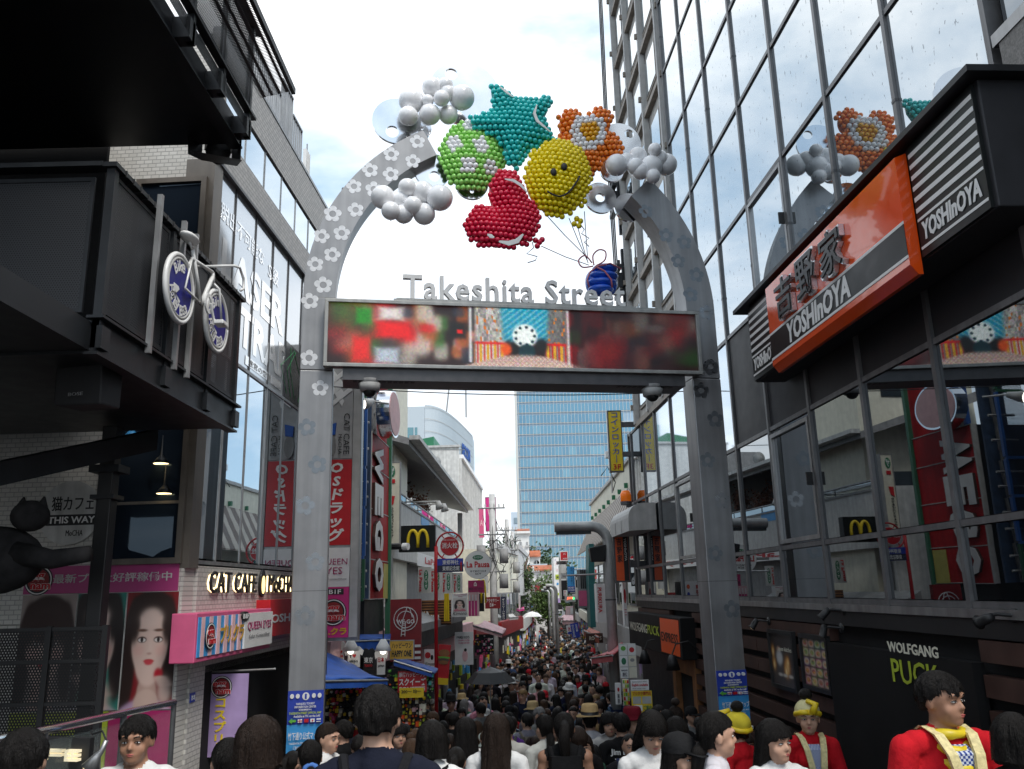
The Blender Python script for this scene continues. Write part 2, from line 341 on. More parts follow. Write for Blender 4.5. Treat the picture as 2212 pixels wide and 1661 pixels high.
def sign(name, label, cat, fr, b, th, ma, its, frame=None, fm=None, group=None, y=0):
    """a sign panel standing on its own: panel, optional frame, writing"""
    x0, x1, z0, z1 = b; cx = (x0+x1)/2
    f2 = Frame(*(fr.w(cx, 0, y).xy), fr.ang, z0)
    t = thing(name, label, cat, f2, group); w = (x1-x0)/2; h = z1-z0
    box('panel', t, ma, -w, w, 0, th, 0, h)
    if frame:
        mb = MB()
        for (a, bb, c, d) in ((-w-frame, w+frame, -frame, 0), (-w-frame, w+frame, h, h+frame), (-w-frame, -w, 0, h), (w, w+frame, 0, h)): mb.box(a, bb, -.01, th+.004, c, d)
        mb.build('frame', fm, t)
    items(t, (-w, w, 0, h), its)
    return t
def seg(*pts): return [Vector(p) for p in pts]
# ------------------------------------------------------------------ shared materials
mat('asphalt', (.055, .055, .058), .85, var=.25, vs=3, bump=.3)
mat('steel', (.33, .33, .335), .42, .6, var=.12, vs=2.5, bump=.03, bs=8, streak=.22)
mat('steel_mirror', (.80, .81, .83), .12, 1, var=.06, vs=2, bump=.05, bs=3)
mat('film_sky_white', (.74, .75, .77), .4, .1, var=.12, vs=14)  # upper left decals: bright sky reflection of the metal painted as diffuse white
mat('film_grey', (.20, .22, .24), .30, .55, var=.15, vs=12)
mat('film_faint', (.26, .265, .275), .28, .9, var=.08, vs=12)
mat('alu', (.42, .42, .42), .42, .8, var=.12, vs=5, streak=.3)
mat('alu_dark', (.10, .10, .105), .45, .5, var=.2)
mat('led_frame', (.42, .42, .40), .45, .5, var=.12, streak=.25)
mat('dark_metal', (.018, .02, .023), .45, .35, var=.2)
mat('black', (.012, .012, .013), .5, var=.15)
mat('white', (.78, .78, .77), .5, var=.05)
mat('white_dirty', (.62, .62, .60), .6, var=.12, streak=.25)
mat('grey', (.30, .30, .30), .6, var=.15, streak=.2)
mat('grey_l', (.48, .48, .47), .6, var=.1, streak=.15)
mat('red', (.52, .012, .02), .45, var=.08)
mat('red_dk', (.23, .012, .015), .45, var=.12)
mat('wego_red', (.50, .018, .022), .55, var=.12, streak=.2, spec=.12)
mat('yellow', (.80, .58, .02), .45, var=.06)
mat('orange', (.80, .10, .012), .35, var=.05)
mat('blue', (.02, .05, .38), .45, var=.08)
mat('blue_sky', (.05, .32, .68), .45, var=.08)
mat('blue_tarp', (.025, .10, .42), .6, var=.18, bump=.3, bs=6)
mat('teal', (.02, .14, .14), .5, var=.1)
mat('turq', (.08, .52, .46), .5, var=.08)
mat('pink', (.60, .10, .22), .45, var=.08)
mat('pink_dk', (.36, .02, .12), .45, var=.1)
mat('pink_lt', (.80, .50, .52), .6, var=.1)
mat('magenta', (.62, .03, .22), .45, var=.08)
mat('purple_lt', (.42, .30, .55), .6, var=.1)
mat('green', (.02, .17, .08), .5, var=.1)
mat('green_l', (.12, .42, .05), .5, var=.1)
mat('lime', (.42, .52, .04), .5, var=.08)
mat('gold', (.70, .40, .05), .4, .2, var=.12)
mat('cream', (.74, .71, .58), .55, var=.08, streak=.12)
mat('navy', (.015, .02, .05), .55, var=.15)
mat('glow', (1.0, .78, .42), emit=1.7, var=0)
mat('glow_w', (1.0, .93, .80), emit=4.0, var=0)
mat('text_blue', (.02, .10, .42), .5, var=.05)
mat('dark_void', (.006, .006, .007), .9, var=.2)
vcolmat('print', .45); vcolmat('led', emit=.55, led=60.0)
for n_, c_ in (('balloon_teal', (.012, .55, .53)), ('balloon_green', (.34, .76, .16)), ('balloon_yellow', (.93, .74, .004)), ('balloon_red', (.74, .008, .055)), ('balloon_orange', (.97, .24, .012)), ('balloon_white', (.94, .94, .95)), ('balloon_amber', (.85, .42, .004))):
    mat(n_, c_, .22, var=.06, vs=9, coat=.25)
mat('gift_blue', (.01, .10, .62), .2, var=.06, coat=.3); mat('ribbon', (.52, .16, .20), .35, var=.06); mat('string', (.03, .03, .07), .5, var=0)
# ------------------------------------------------------------------ ground and street
CEN = [(-10, .2, 9), (4, .1, 4.5), (11, .05, 3.35), (17, .05, 2.85), (25, .6, 2.4), (32, 1.2, 2.05), (45, 2.2, 1.85), (100, 3.4, 1.9), (160, 4.0, 1.9)]
def street(Y):
    a = [q[0] for q in CEN]; return float(np.interp(Y, a, [q[1] for q in CEN])), float(np.interp(Y, a, [q[2] for q in CEN]))
def sheet(name, xl, xr, ys, dz, ma, label=None):
    v, f = [], []
    for i, y in enumerate(ys): v += [(xl(y), y, zg(y)+dz), (xr(y), y, zg(y)+dz)]
    for i in range(len(ys)-1): f.append((2*i, 2*i+1, 2*i+3, 2*i+2))
    o = MB().add(v, f).build(name, ma); o['kind'] = 'structure'; return o
mat('ground_grey', (.10, .10, .10), .9, var=.2, vs=.5); mat('paver', (.16, .14, .13), .8, var=.2, vs=4, bump=.3)
ys = [-200, -30, 0, 3, 6, 8, 10.4, 15, 20, 30, 45, 100, 160, 600, 2500]
sheet('ground', lambda y: -1500, lambda y: 1500, ys, -.05, 'ground_grey')
ys2 = [-12, -4, 0, 3, 6, 8, 10.4, 11, 15, 17, 20, 25, 30, 32, 45, 70, 100, 150]
sheet('street', lambda y: street(y)[0]-street(y)[1], lambda y: street(y)[0]+street(y)[1], ys2, 0, 'asphalt')
for sgn, nm in ((-1, 'gutter_left'), (1, 'gutter_right')):
    sheet(nm, lambda y: street(y)[0]+sgn*street(y)[1]-.15-.15*sgn, lambda y: street(y)[0]+sgn*street(y)[1]+.15-.15*sgn, ys2, .004, 'paver')
# ------------------------------------------------------------------ gate arch
arch = thing('gate_arch', 'stainless steel street gate arch with flower decals and an open top', 'arch', AF)
ACX, ACZ, RO, RI = 2.535, 6.87, 2.915, 2.49
zb = zg(12)-.1
DY0, DY1 = 0.02, .40
box('pillar', arch, 'steel', -.385, .04, DY0, DY1, zb, 5.86, .012)
box('pillar', arch, 'steel', 5.03, 5.455, DY0, DY1, zb, 5.86, .012)
def arc_band(a0, a1, n=26):
    mb = MB(); poly = []
    o_ = [(ACX+RO*cos(a0+(a1-a0)*i/n), ACZ+RO*sin(a0+(a1-a0)*i/n)) for i in range(n+1)]
    i_ = [(ACX+RI*cos(a0+(a1-a0)*i/n), ACZ+RI*sin(a0+(a1-a0)*i/n)) for i in range(n+1)]
    for i in range(n): 
        mb.hull8([(*[o_[i][0]], DY0, o_[i][1]), (o_[i+1][0], DY0, o_[i+1][1]), (i_[i+1][0], DY0, i_[i+1][1]), (i_[i][0], DY0, i_[i][1])],
                 [(o_[i][0], DY1, o_[i][1]), (o_[i+1][0], DY1, o_[i+1][1]), (i_[i+1][0], DY1, i_[i+1][1]), (i_[i][0], DY1, i_[i][1])])
    return mb
def weld(o):
    bm = bmesh.new(); bm.from_mesh(o.data); bmesh.ops.remove_doubles(bm, verts=bm.verts, dist=1e-4)
    inner = [f for f in bm.faces if any(g is not f and set(g.verts) == set(f.verts) for v in f.verts for g in v.link_faces)]
    bmesh.ops.delete(bm, geom=list(set(inner)), context='FACES_ONLY'); bmesh.ops.recalc_face_normals(bm, faces=bm.faces); bm.to_mesh(o.data); bm.free(); return o
aR = atan2(AF.un((1395, 392))[1]-ACZ, AF.un((1395, 392))[0]-ACX)
aL = atan2(AF.un((915, 280))[1]-ACZ, AF.un((915, 280))[0]-ACX)
weld(arc_band(pi, aL).build('arch_band', 'steel', arch)); weld(arc_band(0, aR).build('arch_band', 'steel', arch))
box('pillar_upper', arch, 'steel', -.383, .038, DY0, DY1, 5.866, 6.868, .008); box('pillar_upper', arch, 'steel', 5.032, 5.453, DY0, DY1, 5.866, 6.868, .008)
for a in (pi, aL):   # end plates and joints of the bands
    pass
mbj = MB()
for a in (2.55, 2.2): 
    for q in (RO+.012, ):
        mbj.tube([(ACX+q*cos(a), DY0+.05, ACZ+q*sin(a)), (ACX+q*cos(a), DY1-.05, ACZ+q*sin(a))], .02, 6)
mbj.build('lifting_eye', 'alu_dark', arch)
def flower_mesh(nm, ma):
    mb = MB()
    n = 60; R = .118; v = []
    for i in range(n):
        t = 2*pi*i/n; r = R*(.62+.38*abs(cos(2.5*(t-pi/2)))**.55); v.append((r*cos(t), 0, r*sin(t)))
    for i in range(n):
        t = 2*pi*i/n; v.append((.045*cos(t), 0, .045*sin(t)))
    f = [(i, (i+1) % n, n+(i+1) % n, n+i) for i in range(n)]
    me = bpy.data.meshes.new(nm); me.from_pydata(v, [], f); me.materials.append(MATS[ma]); me.update(); return me
FM = {k: flower_mesh('flower_decal', k) for k in ('film_sky_white', 'film_grey', 'film_faint')}
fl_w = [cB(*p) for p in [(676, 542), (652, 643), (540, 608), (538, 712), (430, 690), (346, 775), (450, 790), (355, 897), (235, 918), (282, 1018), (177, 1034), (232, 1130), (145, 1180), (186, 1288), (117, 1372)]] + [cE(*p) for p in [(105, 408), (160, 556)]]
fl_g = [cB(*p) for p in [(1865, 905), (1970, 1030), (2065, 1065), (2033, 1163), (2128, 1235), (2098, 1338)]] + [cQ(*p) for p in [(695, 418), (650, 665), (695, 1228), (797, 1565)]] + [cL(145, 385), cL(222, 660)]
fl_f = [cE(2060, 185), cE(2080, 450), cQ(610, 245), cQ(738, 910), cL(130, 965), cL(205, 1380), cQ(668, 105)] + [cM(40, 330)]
for lst, k in ((fl_w, 'film_sky_white'), (fl_g, 'film_grey'), (fl_f, 'film_faint')):
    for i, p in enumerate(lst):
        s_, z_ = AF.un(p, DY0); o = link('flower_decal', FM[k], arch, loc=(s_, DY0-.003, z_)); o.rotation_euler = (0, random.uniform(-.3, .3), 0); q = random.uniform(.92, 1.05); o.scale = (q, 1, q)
for side, lines in ((-.386, (5.0, 3.05)), (5.029, (5.0, 3.05))):
    for zz in lines[1:]: box('joint', arch, 'alu_dark', side, side+.428, DY0-.001, DY1+.001, zz, zz+.006)
# led screen as its own thing fixed between the pillars
led = thing('led_screen', 'long LED video screen showing a blurred shopping street, between the gate pillars', 'screen', AF)
X0, X1, Z0, Z1 = -.085, 5.12, 5.87, 6.80
box('cabinet', led, 'led_frame', X0+.01, X1-.01, -.12, .0, Z0+.01, Z1-.01)
mb = MB(); e = .05
for (a, b_, c, d) in ((X0, X1, Z0, Z0+e), (X0, X1, Z1-e, Z1), (X0, X0+e, Z0+e, Z1-e), (X1-e, X1, Z0+e, Z1-e)): mb.box(a, b_, -.17, -.11, c, d)
mb.build('bezel', 'led_frame', led, bevel=.006)
box('belly', led, 'alu_dark', X0+.25, X1-.25, -.10, .38, Z0-.16, Z0+.005); box('roof_tray', led, 'led_frame', X0+.9, X1-.6, -.15, .1, Z1, Z1+.03)
for i in range(22):
    s_ = .3+i*.075 if i < 11 else 3.9+(i-11)*.075
    box('vent_slot', led, 'black', s_, s_+.05, -.05, .03, Z0-.165, Z0-.158)
def soft(d, w=.02): return 1/(1+np.exp(np.clip(d/w, -40, 40)))
def ell(U, V, cx, cy, rx, ry, w=.06): return soft(np.sqrt(((U-cx)/rx)**2+((V-cy)/ry)**2)-1, w)
def rect(U, V, a, b, c, d, w=.004): return soft(a-U, w)*soft(U-c, w)*soft(b-V, w)*soft(V-d, w)
def lay(img, m_, col): return img*(1-m_[..., None])+np.array(col)*m_[..., None]
def ledpic(U, V):
    cx = .515; R_ = np.random.default_rng(3); d = np.abs(U-cx); img = np.zeros(U.shape+(3,))+np.array((.07, .022, .022))
    pal = [(.70, .01, .03), (.62, .60, .55), (.03, .03, .035), (.50, .20, .06), (.10, .28, .08), (.62, .33, .27), (.45, .02, .03), (.08, .10, .14)]
    for k in range(130):                  # shop fronts left and right, blurred towards the edges
        side = -1 if k % 5 > 1 else 1; q = .10+.42*R_.random(); u = cx+side*q; w_ = .010+.035*q; h_ = .06+.16*R_.random(); v = .08+.8*R_.random()
        dim = 1 if side < 0 else .55
        m_ = soft(np.sqrt(np.abs((U-u)/w_)**3+np.abs((V-v)/h_)**3)-1, .15+1.1*max(0, q-.12)); img = lay(img, m_*.8, tuple(c*dim for c in pal[R_.integers(8)]))
    for u, v, w_, h_, c in ((.165, .42, .042, .13, (.78, .01, .02)), (.085, .75, .022, .2, (.75, .06, .05)), (.09, .2, .02, .13, (.05, .38, .05)), (.16, .15, .03, .1, (.72, .68, .66)), (.15, .85, .03, .12, (.55, .6, .65)), (.335, .4, .022, .14, (.02, .02, .02)), (.34, .42, .007, .03, (.8, .02, .02))): img = lay(img, soft(np.maximum(np.abs(U-u)/w_, np.abs(V-v)/h_)-1, .15), c)
    p = (V-.5)/(d+.02)                   # receding walls in the middle
    wl = soft(cx-.075-U, -.003) if False else None
    L_ = soft(U-(cx-.055), .002)*soft((cx-.135)-U, .002); Rr = soft((cx+.055)-U, .002)*soft(U-(cx+.115), .002)
    for M_, c0 in ((L_, .66), (Rr, .34)):
        ci = (np.floor(d*190)*7.3+np.floor((V-.5)/(d+.03)*2.2)*3.7); g = (np.sin(ci*12.9898)*43758.5453) % 1; img = lay(img, M_, (c0, c0*.97, c0*.92)); img = lay(img, M_*g*.75*(V < .62), (.14, .13, .14)); img = lay(img, M_*(g > .86)*(V < .62), (.65, .30, .05)); img = lay(img, M_*(V > .62)*(.5+.5*np.sin(d*700)), (.62, .05, .04)); img = lay(img, M_*(V > .62)*(np.sin(d*330) > .3), (.70, .48, .08)); img = lay(img, M_*soft(np.abs(V-.6)-.02, .006), (.7, .03, .03))
    sk = soft(d-.055-.01*(1-V), .003)*soft(V-.55, .02); img = lay(img, sk, (.02, .42, .55)); img = lay(img, sk*(np.sin(U*300+V*60) > .4)*.5, (.5, .7, .7))
    img = lay(img, ell(U, V, cx, .46, .034, .20, .05), (.80, .84, .82))
    for k in range(9): img = lay(img, ell(U, V, cx+.026*cos(k*.7), .46+.15*sin(k*.7), .0045, .026, .1), (.05, .12, .16))
    img = lay(img, ell(U, V, cx+.004, .73, .024, .13, .06), (.01, .10, .12)); img = lay(img, ell(U, V, cx-.03, .70, .012, .09, .1), (.02, .03, .03)); img = lay(img, ell(U, V, cx-.052, .70, .014, .10, .15), (.78, .20, .03)); img = lay(img, ell(U, V, cx+.045, .62, .016, .12, .15), (.05, .05, .05))
    gr = soft(.80+.10*d-V, .015)*soft(d-.05-.60*(V-.80), .006); img = lay(img, gr, (.60, .47, .42)); img = lay(img, gr*(np.sin(U*500)*np.sin(V*90) > .2)*.5, (.78, .70, .66))
    for q, w_ in ((.365, .006), (.632, .0045)): img = lay(img, rect(U, V, q, 0, q+w_, .93, .0015), (.85, .85, .85))
    img = lay(img, (U > .645)*.35, (.03, .018, .02)); img = lay(img, (U > .645)*.35*(.5+.5*np.sin(U*55+V*9)), (.10, .055, .06)); img = lay(img, (U > .645)*ell(U, V, .73, .75, .05, .3, .3)*.8, (.30, .01, .02))
    img = np.clip(img, 0, 1)**1.65*1.15
    return np.clip(img*(.75+.5*R_.random(U.shape))[..., None], 0, 1)
picture(led, X0+e, X1-e, Z0+e, Z1-e, 420, 64, ledpic, 'led', y=-.125, name='display')
# street name letters
nm = thing('street_name', 'white three-dimensional letters reading Takeshita Street standing on the screen', 'lettering', AF)
txt = 'Takeshita Street'; v_, f_t = textmesh(txt, .02, .014, 0, 1.08); lo, hi = v_.min(0), v_.max(0)
sx = (4.06-.937)/(hi[0]-lo[0]); sz = .355/(hi[1]-lo[1])
adj = {}
par = list(range(len(v_)))
def find(a):
    while par[a] != a: par[a] = par[par[a]]; a = par[a]
    return a
for q in f_t:
    for a in q[1:]: par[find(a)] = find(q[0])
isl = {}
for q in f_t: isl.setdefault(find(q[0]), []).append(q)
groups = []
for k, fs in isl.items():
    vi = sorted({i for q in fs for i in q}); x0_ = v_[vi, 0].min(); x1_ = v_[vi, 0].max(); groups.append([x0_, x1_, fs])
groups.sort(key=lambda g: g[0]); merged = []
for g in groups:
    if merged and g[0] < merged[-1][1]-.02: merged[-1][1] = max(merged[-1][1], g[1]); merged[-1][2] = merged[-1][2]+g[2]
    else: merged.append(g)
for g in merged:
    vi = sorted({i for q in g[2] for i in q}); ix = {a: b for b, a in enumerate(vi)}
    vv = [(.937+(v_[i, 0]-lo[0])*sx, -.05-(.07 if v_[i, 2] > 0 else 0), 6.845+(v_[i, 1]-lo[1])*sz) for i in vi]
    me = bpy.data.meshes.new('letter'); me.from_pydata(vv, [], [tuple(ix[i] for i in q) for q in g[2]]); me.materials.append(MATS['white']); link('letter', me, nm)
box('base_rail', nm, 'led_frame', .85, 4.2, -.14, -.02, 6.832, 6.846)
# silver cloud plates behind the balloons
def apx(p, dep=0): return AF.un(cB(*p), dep)
def cloudplate(label, lst, dep):
    t = thing('cloud_plate', label, 'metal plate', AF, 'silver cloud plates')
    for i, (x, y, r, hx, hy, hr) in enumerate(lst):
        a = apx((x, y), dep); h = apx((hx, hy), dep); k = apx((x+r, y), dep)[0]-a[0]; kr = hr/r*k
        MB().annulus(a[0], a[1], k, h[0], h[1], kr, dep+.006*i, dep+.05+.006*i).build('disc', 'steel_mirror', t)
    return t
cloudplate('large polished steel cloud plate with round holes behind the star', [(920, 285, 182, 853, 190, 33), (572, 432, 130, 545, 488, 34), (1010, 300, 90, 1030, 275, 30), (690, 470, 60, 700, 470, 8)], .43)
cloudplate('small polished steel cloud plate below the left arch band end', [(755, 690, 95, 765, 722, 30), (960, 760, 85, 960, 800, 10)], .2)
cloudplate('polished steel cloud plate joining the orange flower and right arch band', [(1735, 545, 105, 1778, 500, 24), (1630, 832, 82, 1628, 832, 24), (1690, 690, 60, 1690, 690, 8), (1780, 880, 75, 1790, 890, 8)], .42)
# balloon sculptures
PXM = (AF.un(cB(1110, 600))[0]-AF.un(cB(1100, 600))[0])/10
def inside(poly, x, y):
    c = False; n = len(poly)
    for i in range(n):
        (x1, y1), (x2, y2) = poly[i], poly[(i+1) % n]
        if (y1 > y) != (y2 > y) and x < (x2-x1)*(y-y1)/(y2-y1)+x1: c = not c
    return c
def edist(poly, x, y):
    b = 1e9
    for i in range(len(poly)):
        (x1, y1), (x2, y2) = poly[i], poly[(i+1) % len(poly)]; dx, dy = x2-x1, y2-y1; t = max(0, min(1, ((x-x1)*dx+(y-y1)*dy)/(dx*dx+dy*dy+1e-9))); b = min(b, math.hypot(x-x1-t*dx, y-y1-t*dy))
    return b
BM = {}
def ballmesh(k):
    if k not in BM:
        mb = MB().ball((0, 0, 0), .0415, 14, 10); me = bpy.data.meshes.new('balloon'); me.from_pydata(mb.v, [], mb.f); me.materials.append(MATS[k]); me.polygons.foreach_set('use_smooth', [True]*len(me.polygons)); BM[k] = me
    return BM[k]
def sculpture(name, label, poly, base, colour, thick, dep, rot=0.):
    t = thing(name, label, 'balloon', AF, None); n = 0
    x0 = min(p[0] for p in poly); x1 = max(p[0] for p in poly); y0 = min(p[1] for p in poly); y1 = max(p[1] for p in poly); cx, cy = (x0+x1)/2, (y0+y1)/2; D = 26.2; H = 24.0
    mx_ = max(edist(poly, x, y) for x in np.linspace(x0, x1, 16) for y in np.linspace(y0, y1, 16) if inside(poly, x, y))
    row = 0
    span = int(max(x1-x0, y1-y0)/D)+4
    for j in range(-span, span):
        for i in range(-span, span):
            lx = (i+(j % 2)*.5)*D; ly = j*H; x = cx+lx*cos(rot)-ly*sin(rot); y = cy+lx*sin(rot)+ly*cos(rot)
            if not inside(poly, x, y): continue
            e_ = edist(poly, x, y)
            if e_ < 7: continue
            h = thick*(1-(1-min(1, e_/mx_))**2.2); s_, z_ = apx((x+random.uniform(-1.5, 1.5), y+random.uniform(-1.5, 1.5)), dep)
            if n < 298:
                o = link('balloon', ballmesh(colour(x, y)), t, loc=(s_, dep-h, z_)); n += 1; o.scale = (random.uniform(.94, 1.05),)*3
    # core that carries the balls
    pc = [apx(p, dep) for p in poly]; cxx = sum(p[0] for p in pc)/len(pc); czz = sum(p[1] for p in pc)/len(pc)
    mb = MB(); n_ = len(poly); v = [(cxx+(a-cxx)*.88, dep+.03, czz+(b-czz)*.88) for a, b in pc]+[(cxx+(a-cxx)*.5, dep-thick*.35, czz+(b-czz)*.5) for a, b in pc]+[(cxx+(a-cxx)*.55, dep+thick, czz+(b-czz)*.55) for a, b in pc]
    f = []
    for i in range(n_):
        j = (i+1) % n_; f += [(i, j, n_+j, n_+i), (j, i, 2*n_+i, 2*n_+j)]
    f += [tuple(range(n_, 2*n_)), tuple(range(3*n_-1, 2*n_-1, -1))]
    mb.add(v, f).build('core', base, t); return t
ep = lambda cx, cy, rx, ry, n=40: [(cx+rx*cos(2*pi*i/n), cy+ry*sin(2*pi*i/n)) for i in range(n)]
star = [(1040, 232), (1095, 238), (1130, 265), (1195, 312), (1330, 305), (1382, 312), (1378, 370), (1352, 420), (1372, 485), (1415, 540), (1330, 580), (1250, 605), (1222, 680), (1180, 702), (1145, 672), (1115, 585), (1085, 538), (1000, 490), (928, 460), (942, 412), (1060, 375)]
heart = [(1045, 740), (1075, 695), (1130, 682), (1190, 697), (1222, 740), (1245, 800), (1290, 870), (1318, 945), (1310, 1030), (1265, 1082), (1170, 1112), (1080, 1118), (980, 1088), (922, 1035), (908, 980), (922, 922), (962, 880), (1010, 868), (1062, 888), (1040, 820)]
gfl = [(870, 575), (1000, 590), (935, 690), (1055, 700), (945, 480)]
def gcol(x, y): return 'balloon_white' if any(12 < math.hypot(x-a, y-b) < 42 or math.hypot(x-a, y-b) < 12 and i != 9 for i, (a, b) in enumerate(gfl)) else 'balloon_green'
sculpture('green_balloon', 'green ball-cluster balloon with white flower spots', ep(962, 620, 186, 192), 'balloon_green', gcol, .17, .12, .05)
sculpture('star_balloon', 'teal star made of small plastic balls above the gate', star, 'balloon_teal', lambda x, y: 'balloon_teal', .14, -.02, .1)
fc = (1552, 540); fpoly = [(fc[0]+(134+70*abs(cos(2.5*(2*pi*i/80-.26)))**.75)*cos(2*pi*i/80), fc[1]+(131+67*abs(cos(2.5*(2*pi*i/80-.26)))**.75)*sin(2*pi*i/80)) for i in range(80)]
def ocol(x, y):
    d = math.hypot(x-1557, y-508); return 'balloon_amber' if d < 48 else 'balloon_white' if d < 98 else 'balloon_orange'
sculpture('flower_balloon', 'orange flower of plastic balls with white ring and yellow centre', fpoly, 'balloon_orange', ocol, .13, .10, -.1)
smi = sculpture('smiley_balloon', 'yellow smiling face balloon made of plastic balls', ep(1405, 738, 187, 208), 'balloon_yellow', lambda x, y: 'balloon_yellow', .20, -.12, .16)
hrt = sculpture('heart_balloon', 'crimson heart made of plastic balls hanging below the star', heart, 'balloon_red', lambda x, y: 'balloon_red', .15, -.16, .08)
def a3(x, y, d): s_, z_ = apx((x, y), d); return (s_, d, z_)
for (x, y) in ((1385, 700), (1440, 672)): MB().ball(a3(x, y, -.36), (.046, .03, .06), 12, 8).build('eye', 'black', smi, True)
pts = []
for i in range(13):
    q = i/12; x = 1352+q*170; yy = 795+35*sin(pi*q)-80*q**2.6+5; pts.append(a3(x, yy, -.345-.0*q))
MB().tube(pts, .013, 8).build('mouth', 'black', smi, True)
for (x, y) in ((1495, 975), (1528, 960), (1508, 948), (1520, 985)): link('knot', ballmesh('balloon_yellow'), smi, loc=a3(x-3, y-5, -.1))
for (x, y) in ((1290, 1055), (1325, 1052), (1300, 1085), (1312, 1065)): link('knot', ballmesh('balloon_red'), hrt, loc=a3(x, y, -.16))
def strip(par, pts, w, dep, name='highlight'):
    P = [apx(p, dep) for p in pts]; L_, R_ = [], []
    for i in range(len(P)):
        a = P[max(i-1, 0)]; b_ = P[min(i+1, len(P)-1)]; dx, dz = b_[0]-a[0], b_[1]-a[1]; l = math.hypot(dx, dz) or 1; ww = w*(.35 if i in (0, len(P)-1) else 1); L_.append((P[i][0]-dz/l*ww, P[i][1]+dx/l*ww)); R_.append((P[i][0]+dz/l*ww, P[i][1]-dx/l*ww))
    MB().prism(L_+R_[::-1], dep-.012, dep).build(name, 'white', par)
strip(hrt, [(1130, 738), (1175, 745), (1215, 770), (1245, 805)], .022, -.37); strip(hrt, [(1100, 1062), (1150, 1072), (1195, 1060), (1225, 1025)], .035, -.37); strip(hrt, [(1040, 1025), (1058, 1035), (1075, 1042)], .03, -.37)
for o in COL.objects:
    if o.name.startswith('star_balloon'): st = o
strip(st, [(1105, 258), (1140, 285), (1172, 310)], .02, -.18); strip(st, [(1297, 352), (1284, 395), (1300, 435), (1368, 492)], .022, -.22)
# white balloon clouds
def cloud(label, lst, dep):
    t = thing('balloon_cloud', label, 'balloon', AF, 'clouds of white balloons')
    for i, (x, y, r) in enumerate(lst):
        s_, z_ = apx((x, y), dep); R_ = r*PXM*1.1; d = dep-(.06 if i % 2 else -.02)-(.12 if r < 40 else 0)
        mb = MB().ball((s_, d, z_), (R_, R_, R_*.98), 24, 16); mb.ball((s_, d, z_-R_*1.0), (.012, .012, .02), 6, 4); mb.build('balloon', 'balloon_white', t, True)
    return t
cloud('cluster of white balloons as a cloud at the top of the left arch end', [(645, 325, 60), (750, 272, 48), (818, 268, 36), (905, 325, 60), (830, 310, 38), (795, 352, 38), (727, 347, 28), (740, 412, 50), (838, 398, 46), (628, 420, 46)], .12)
cloud('cluster of white balloons as a cloud under the left arch band', [(497, 828, 53), (622, 790, 40), (702, 805, 53), (790, 845, 58), (590, 842, 40), (537, 912, 41), (605, 915, 43), (650, 885, 42), (712, 915, 49)], -.3)
cloud('cluster of white balloons as a cloud on the right arch end', [(1715, 660, 53), (1805, 682, 42), (1826, 612, 43), (1890, 615, 32), (1972, 658, 54), (1887, 680, 53), (1765, 640, 40), (1830, 705, 42), (1890, 738, 36), (1930, 640, 40)], -.1)
# gift parcel
g = thing('gift_parcel', 'blue inflated gift parcel tied with pink ribbon above the letters', 'balloon', AF)
gc = apx((1640, 1262), .05); 
for i in range(4):
    q = (i-1.5)*.105; MB().ball((gc[0]+q*.25, .05, gc[1]+q*1.0), (.235-.03*abs(i-1.5), .18, .075), 20, 10).build('inflated_tube', 'gift_blue', g, True)
for i in (-1, 1): MB().ball((gc[0]+i*.12, .12, gc[1]-.02), (.12, .14, .19), 14, 10).build('inflated_tube', 'gift_blue', g, True)
MB().tube([a3(*p, -.13) for p in ((1600, 1190), (1650, 1215), (1685, 1260), (1690, 1300))], .013, 8).build('ribbon', 'ribbon', g, True)
MB().tube([a3(*p, -.13) for p in ((1570, 1300), (1560, 1260), (1575, 1220), (1615, 1190), (1680, 1175), (1738, 1205))], .012, 8).build('ribbon', 'ribbon', g, True)
for lp in (((1590, 1190), (1535, 1195), (1515, 1160), (1550, 1135), (1590, 1180)), ((1595, 1185), (1590, 1135), (1620, 1105), (1655, 1115), (1650, 1160), (1600, 1190))):
    P = [Vector(a3(*p, -.1)) for p in lp]; sm = []
    for i in range(len(P)-1):
        for k in range(5):
            t_ = k/5; p0, p1, p2, p3 = P[max(i-1, 0)], P[i], P[i+1], P[min(i+2, len(P)-1)]
            sm.append(.5*((2*p1)+(p2-p0)*t_+(2*p0-5*p1+4*p2-p3)*t_*t_+(3*p1-p0-3*p2+p3)*t_**3))
    MB().tube(sm, .011, 8).build('bow', 'ribbon', g, True)
for i, (p, q) in enumerate((((1320, 1085), (1570, 1185)), ((1330, 905), (1555, 1140)), ((1465, 940), (1562, 1165)), ((1510, 985), (1565, 1175)), ((1545, 905), (1562, 1150)))):
    tag(MB().tube([a3(*p, -.05), a3((p[0]+q[0])/2, (p[1]+q[1])/2+6, -.02), a3(*q, 0)], .006, 6).build('balloon_string', 'string'), 'dark string running from the balloons down to the blue parcel', 'string', 'strings of the balloons').matrix_world = AF.M
for pts, nm_ in (([(1275, 1065), (1280, 1095), (1245, 1125), (1300, 1140), (1290, 1160), (1250, 1172)], 'curled dark string tail under the crimson heart'), ([(1520, 965), (1545, 1000), (1530, 1020), (1570, 1045), (1545, 1065), (1570, 1088)], 'curled dark string tail under the yellow face')):
    tag(MB().tube([a3(*p, -.1) for p in pts], .007, 6).build('string_tail', 'string'), nm_, 'string').matrix_world = AF.M
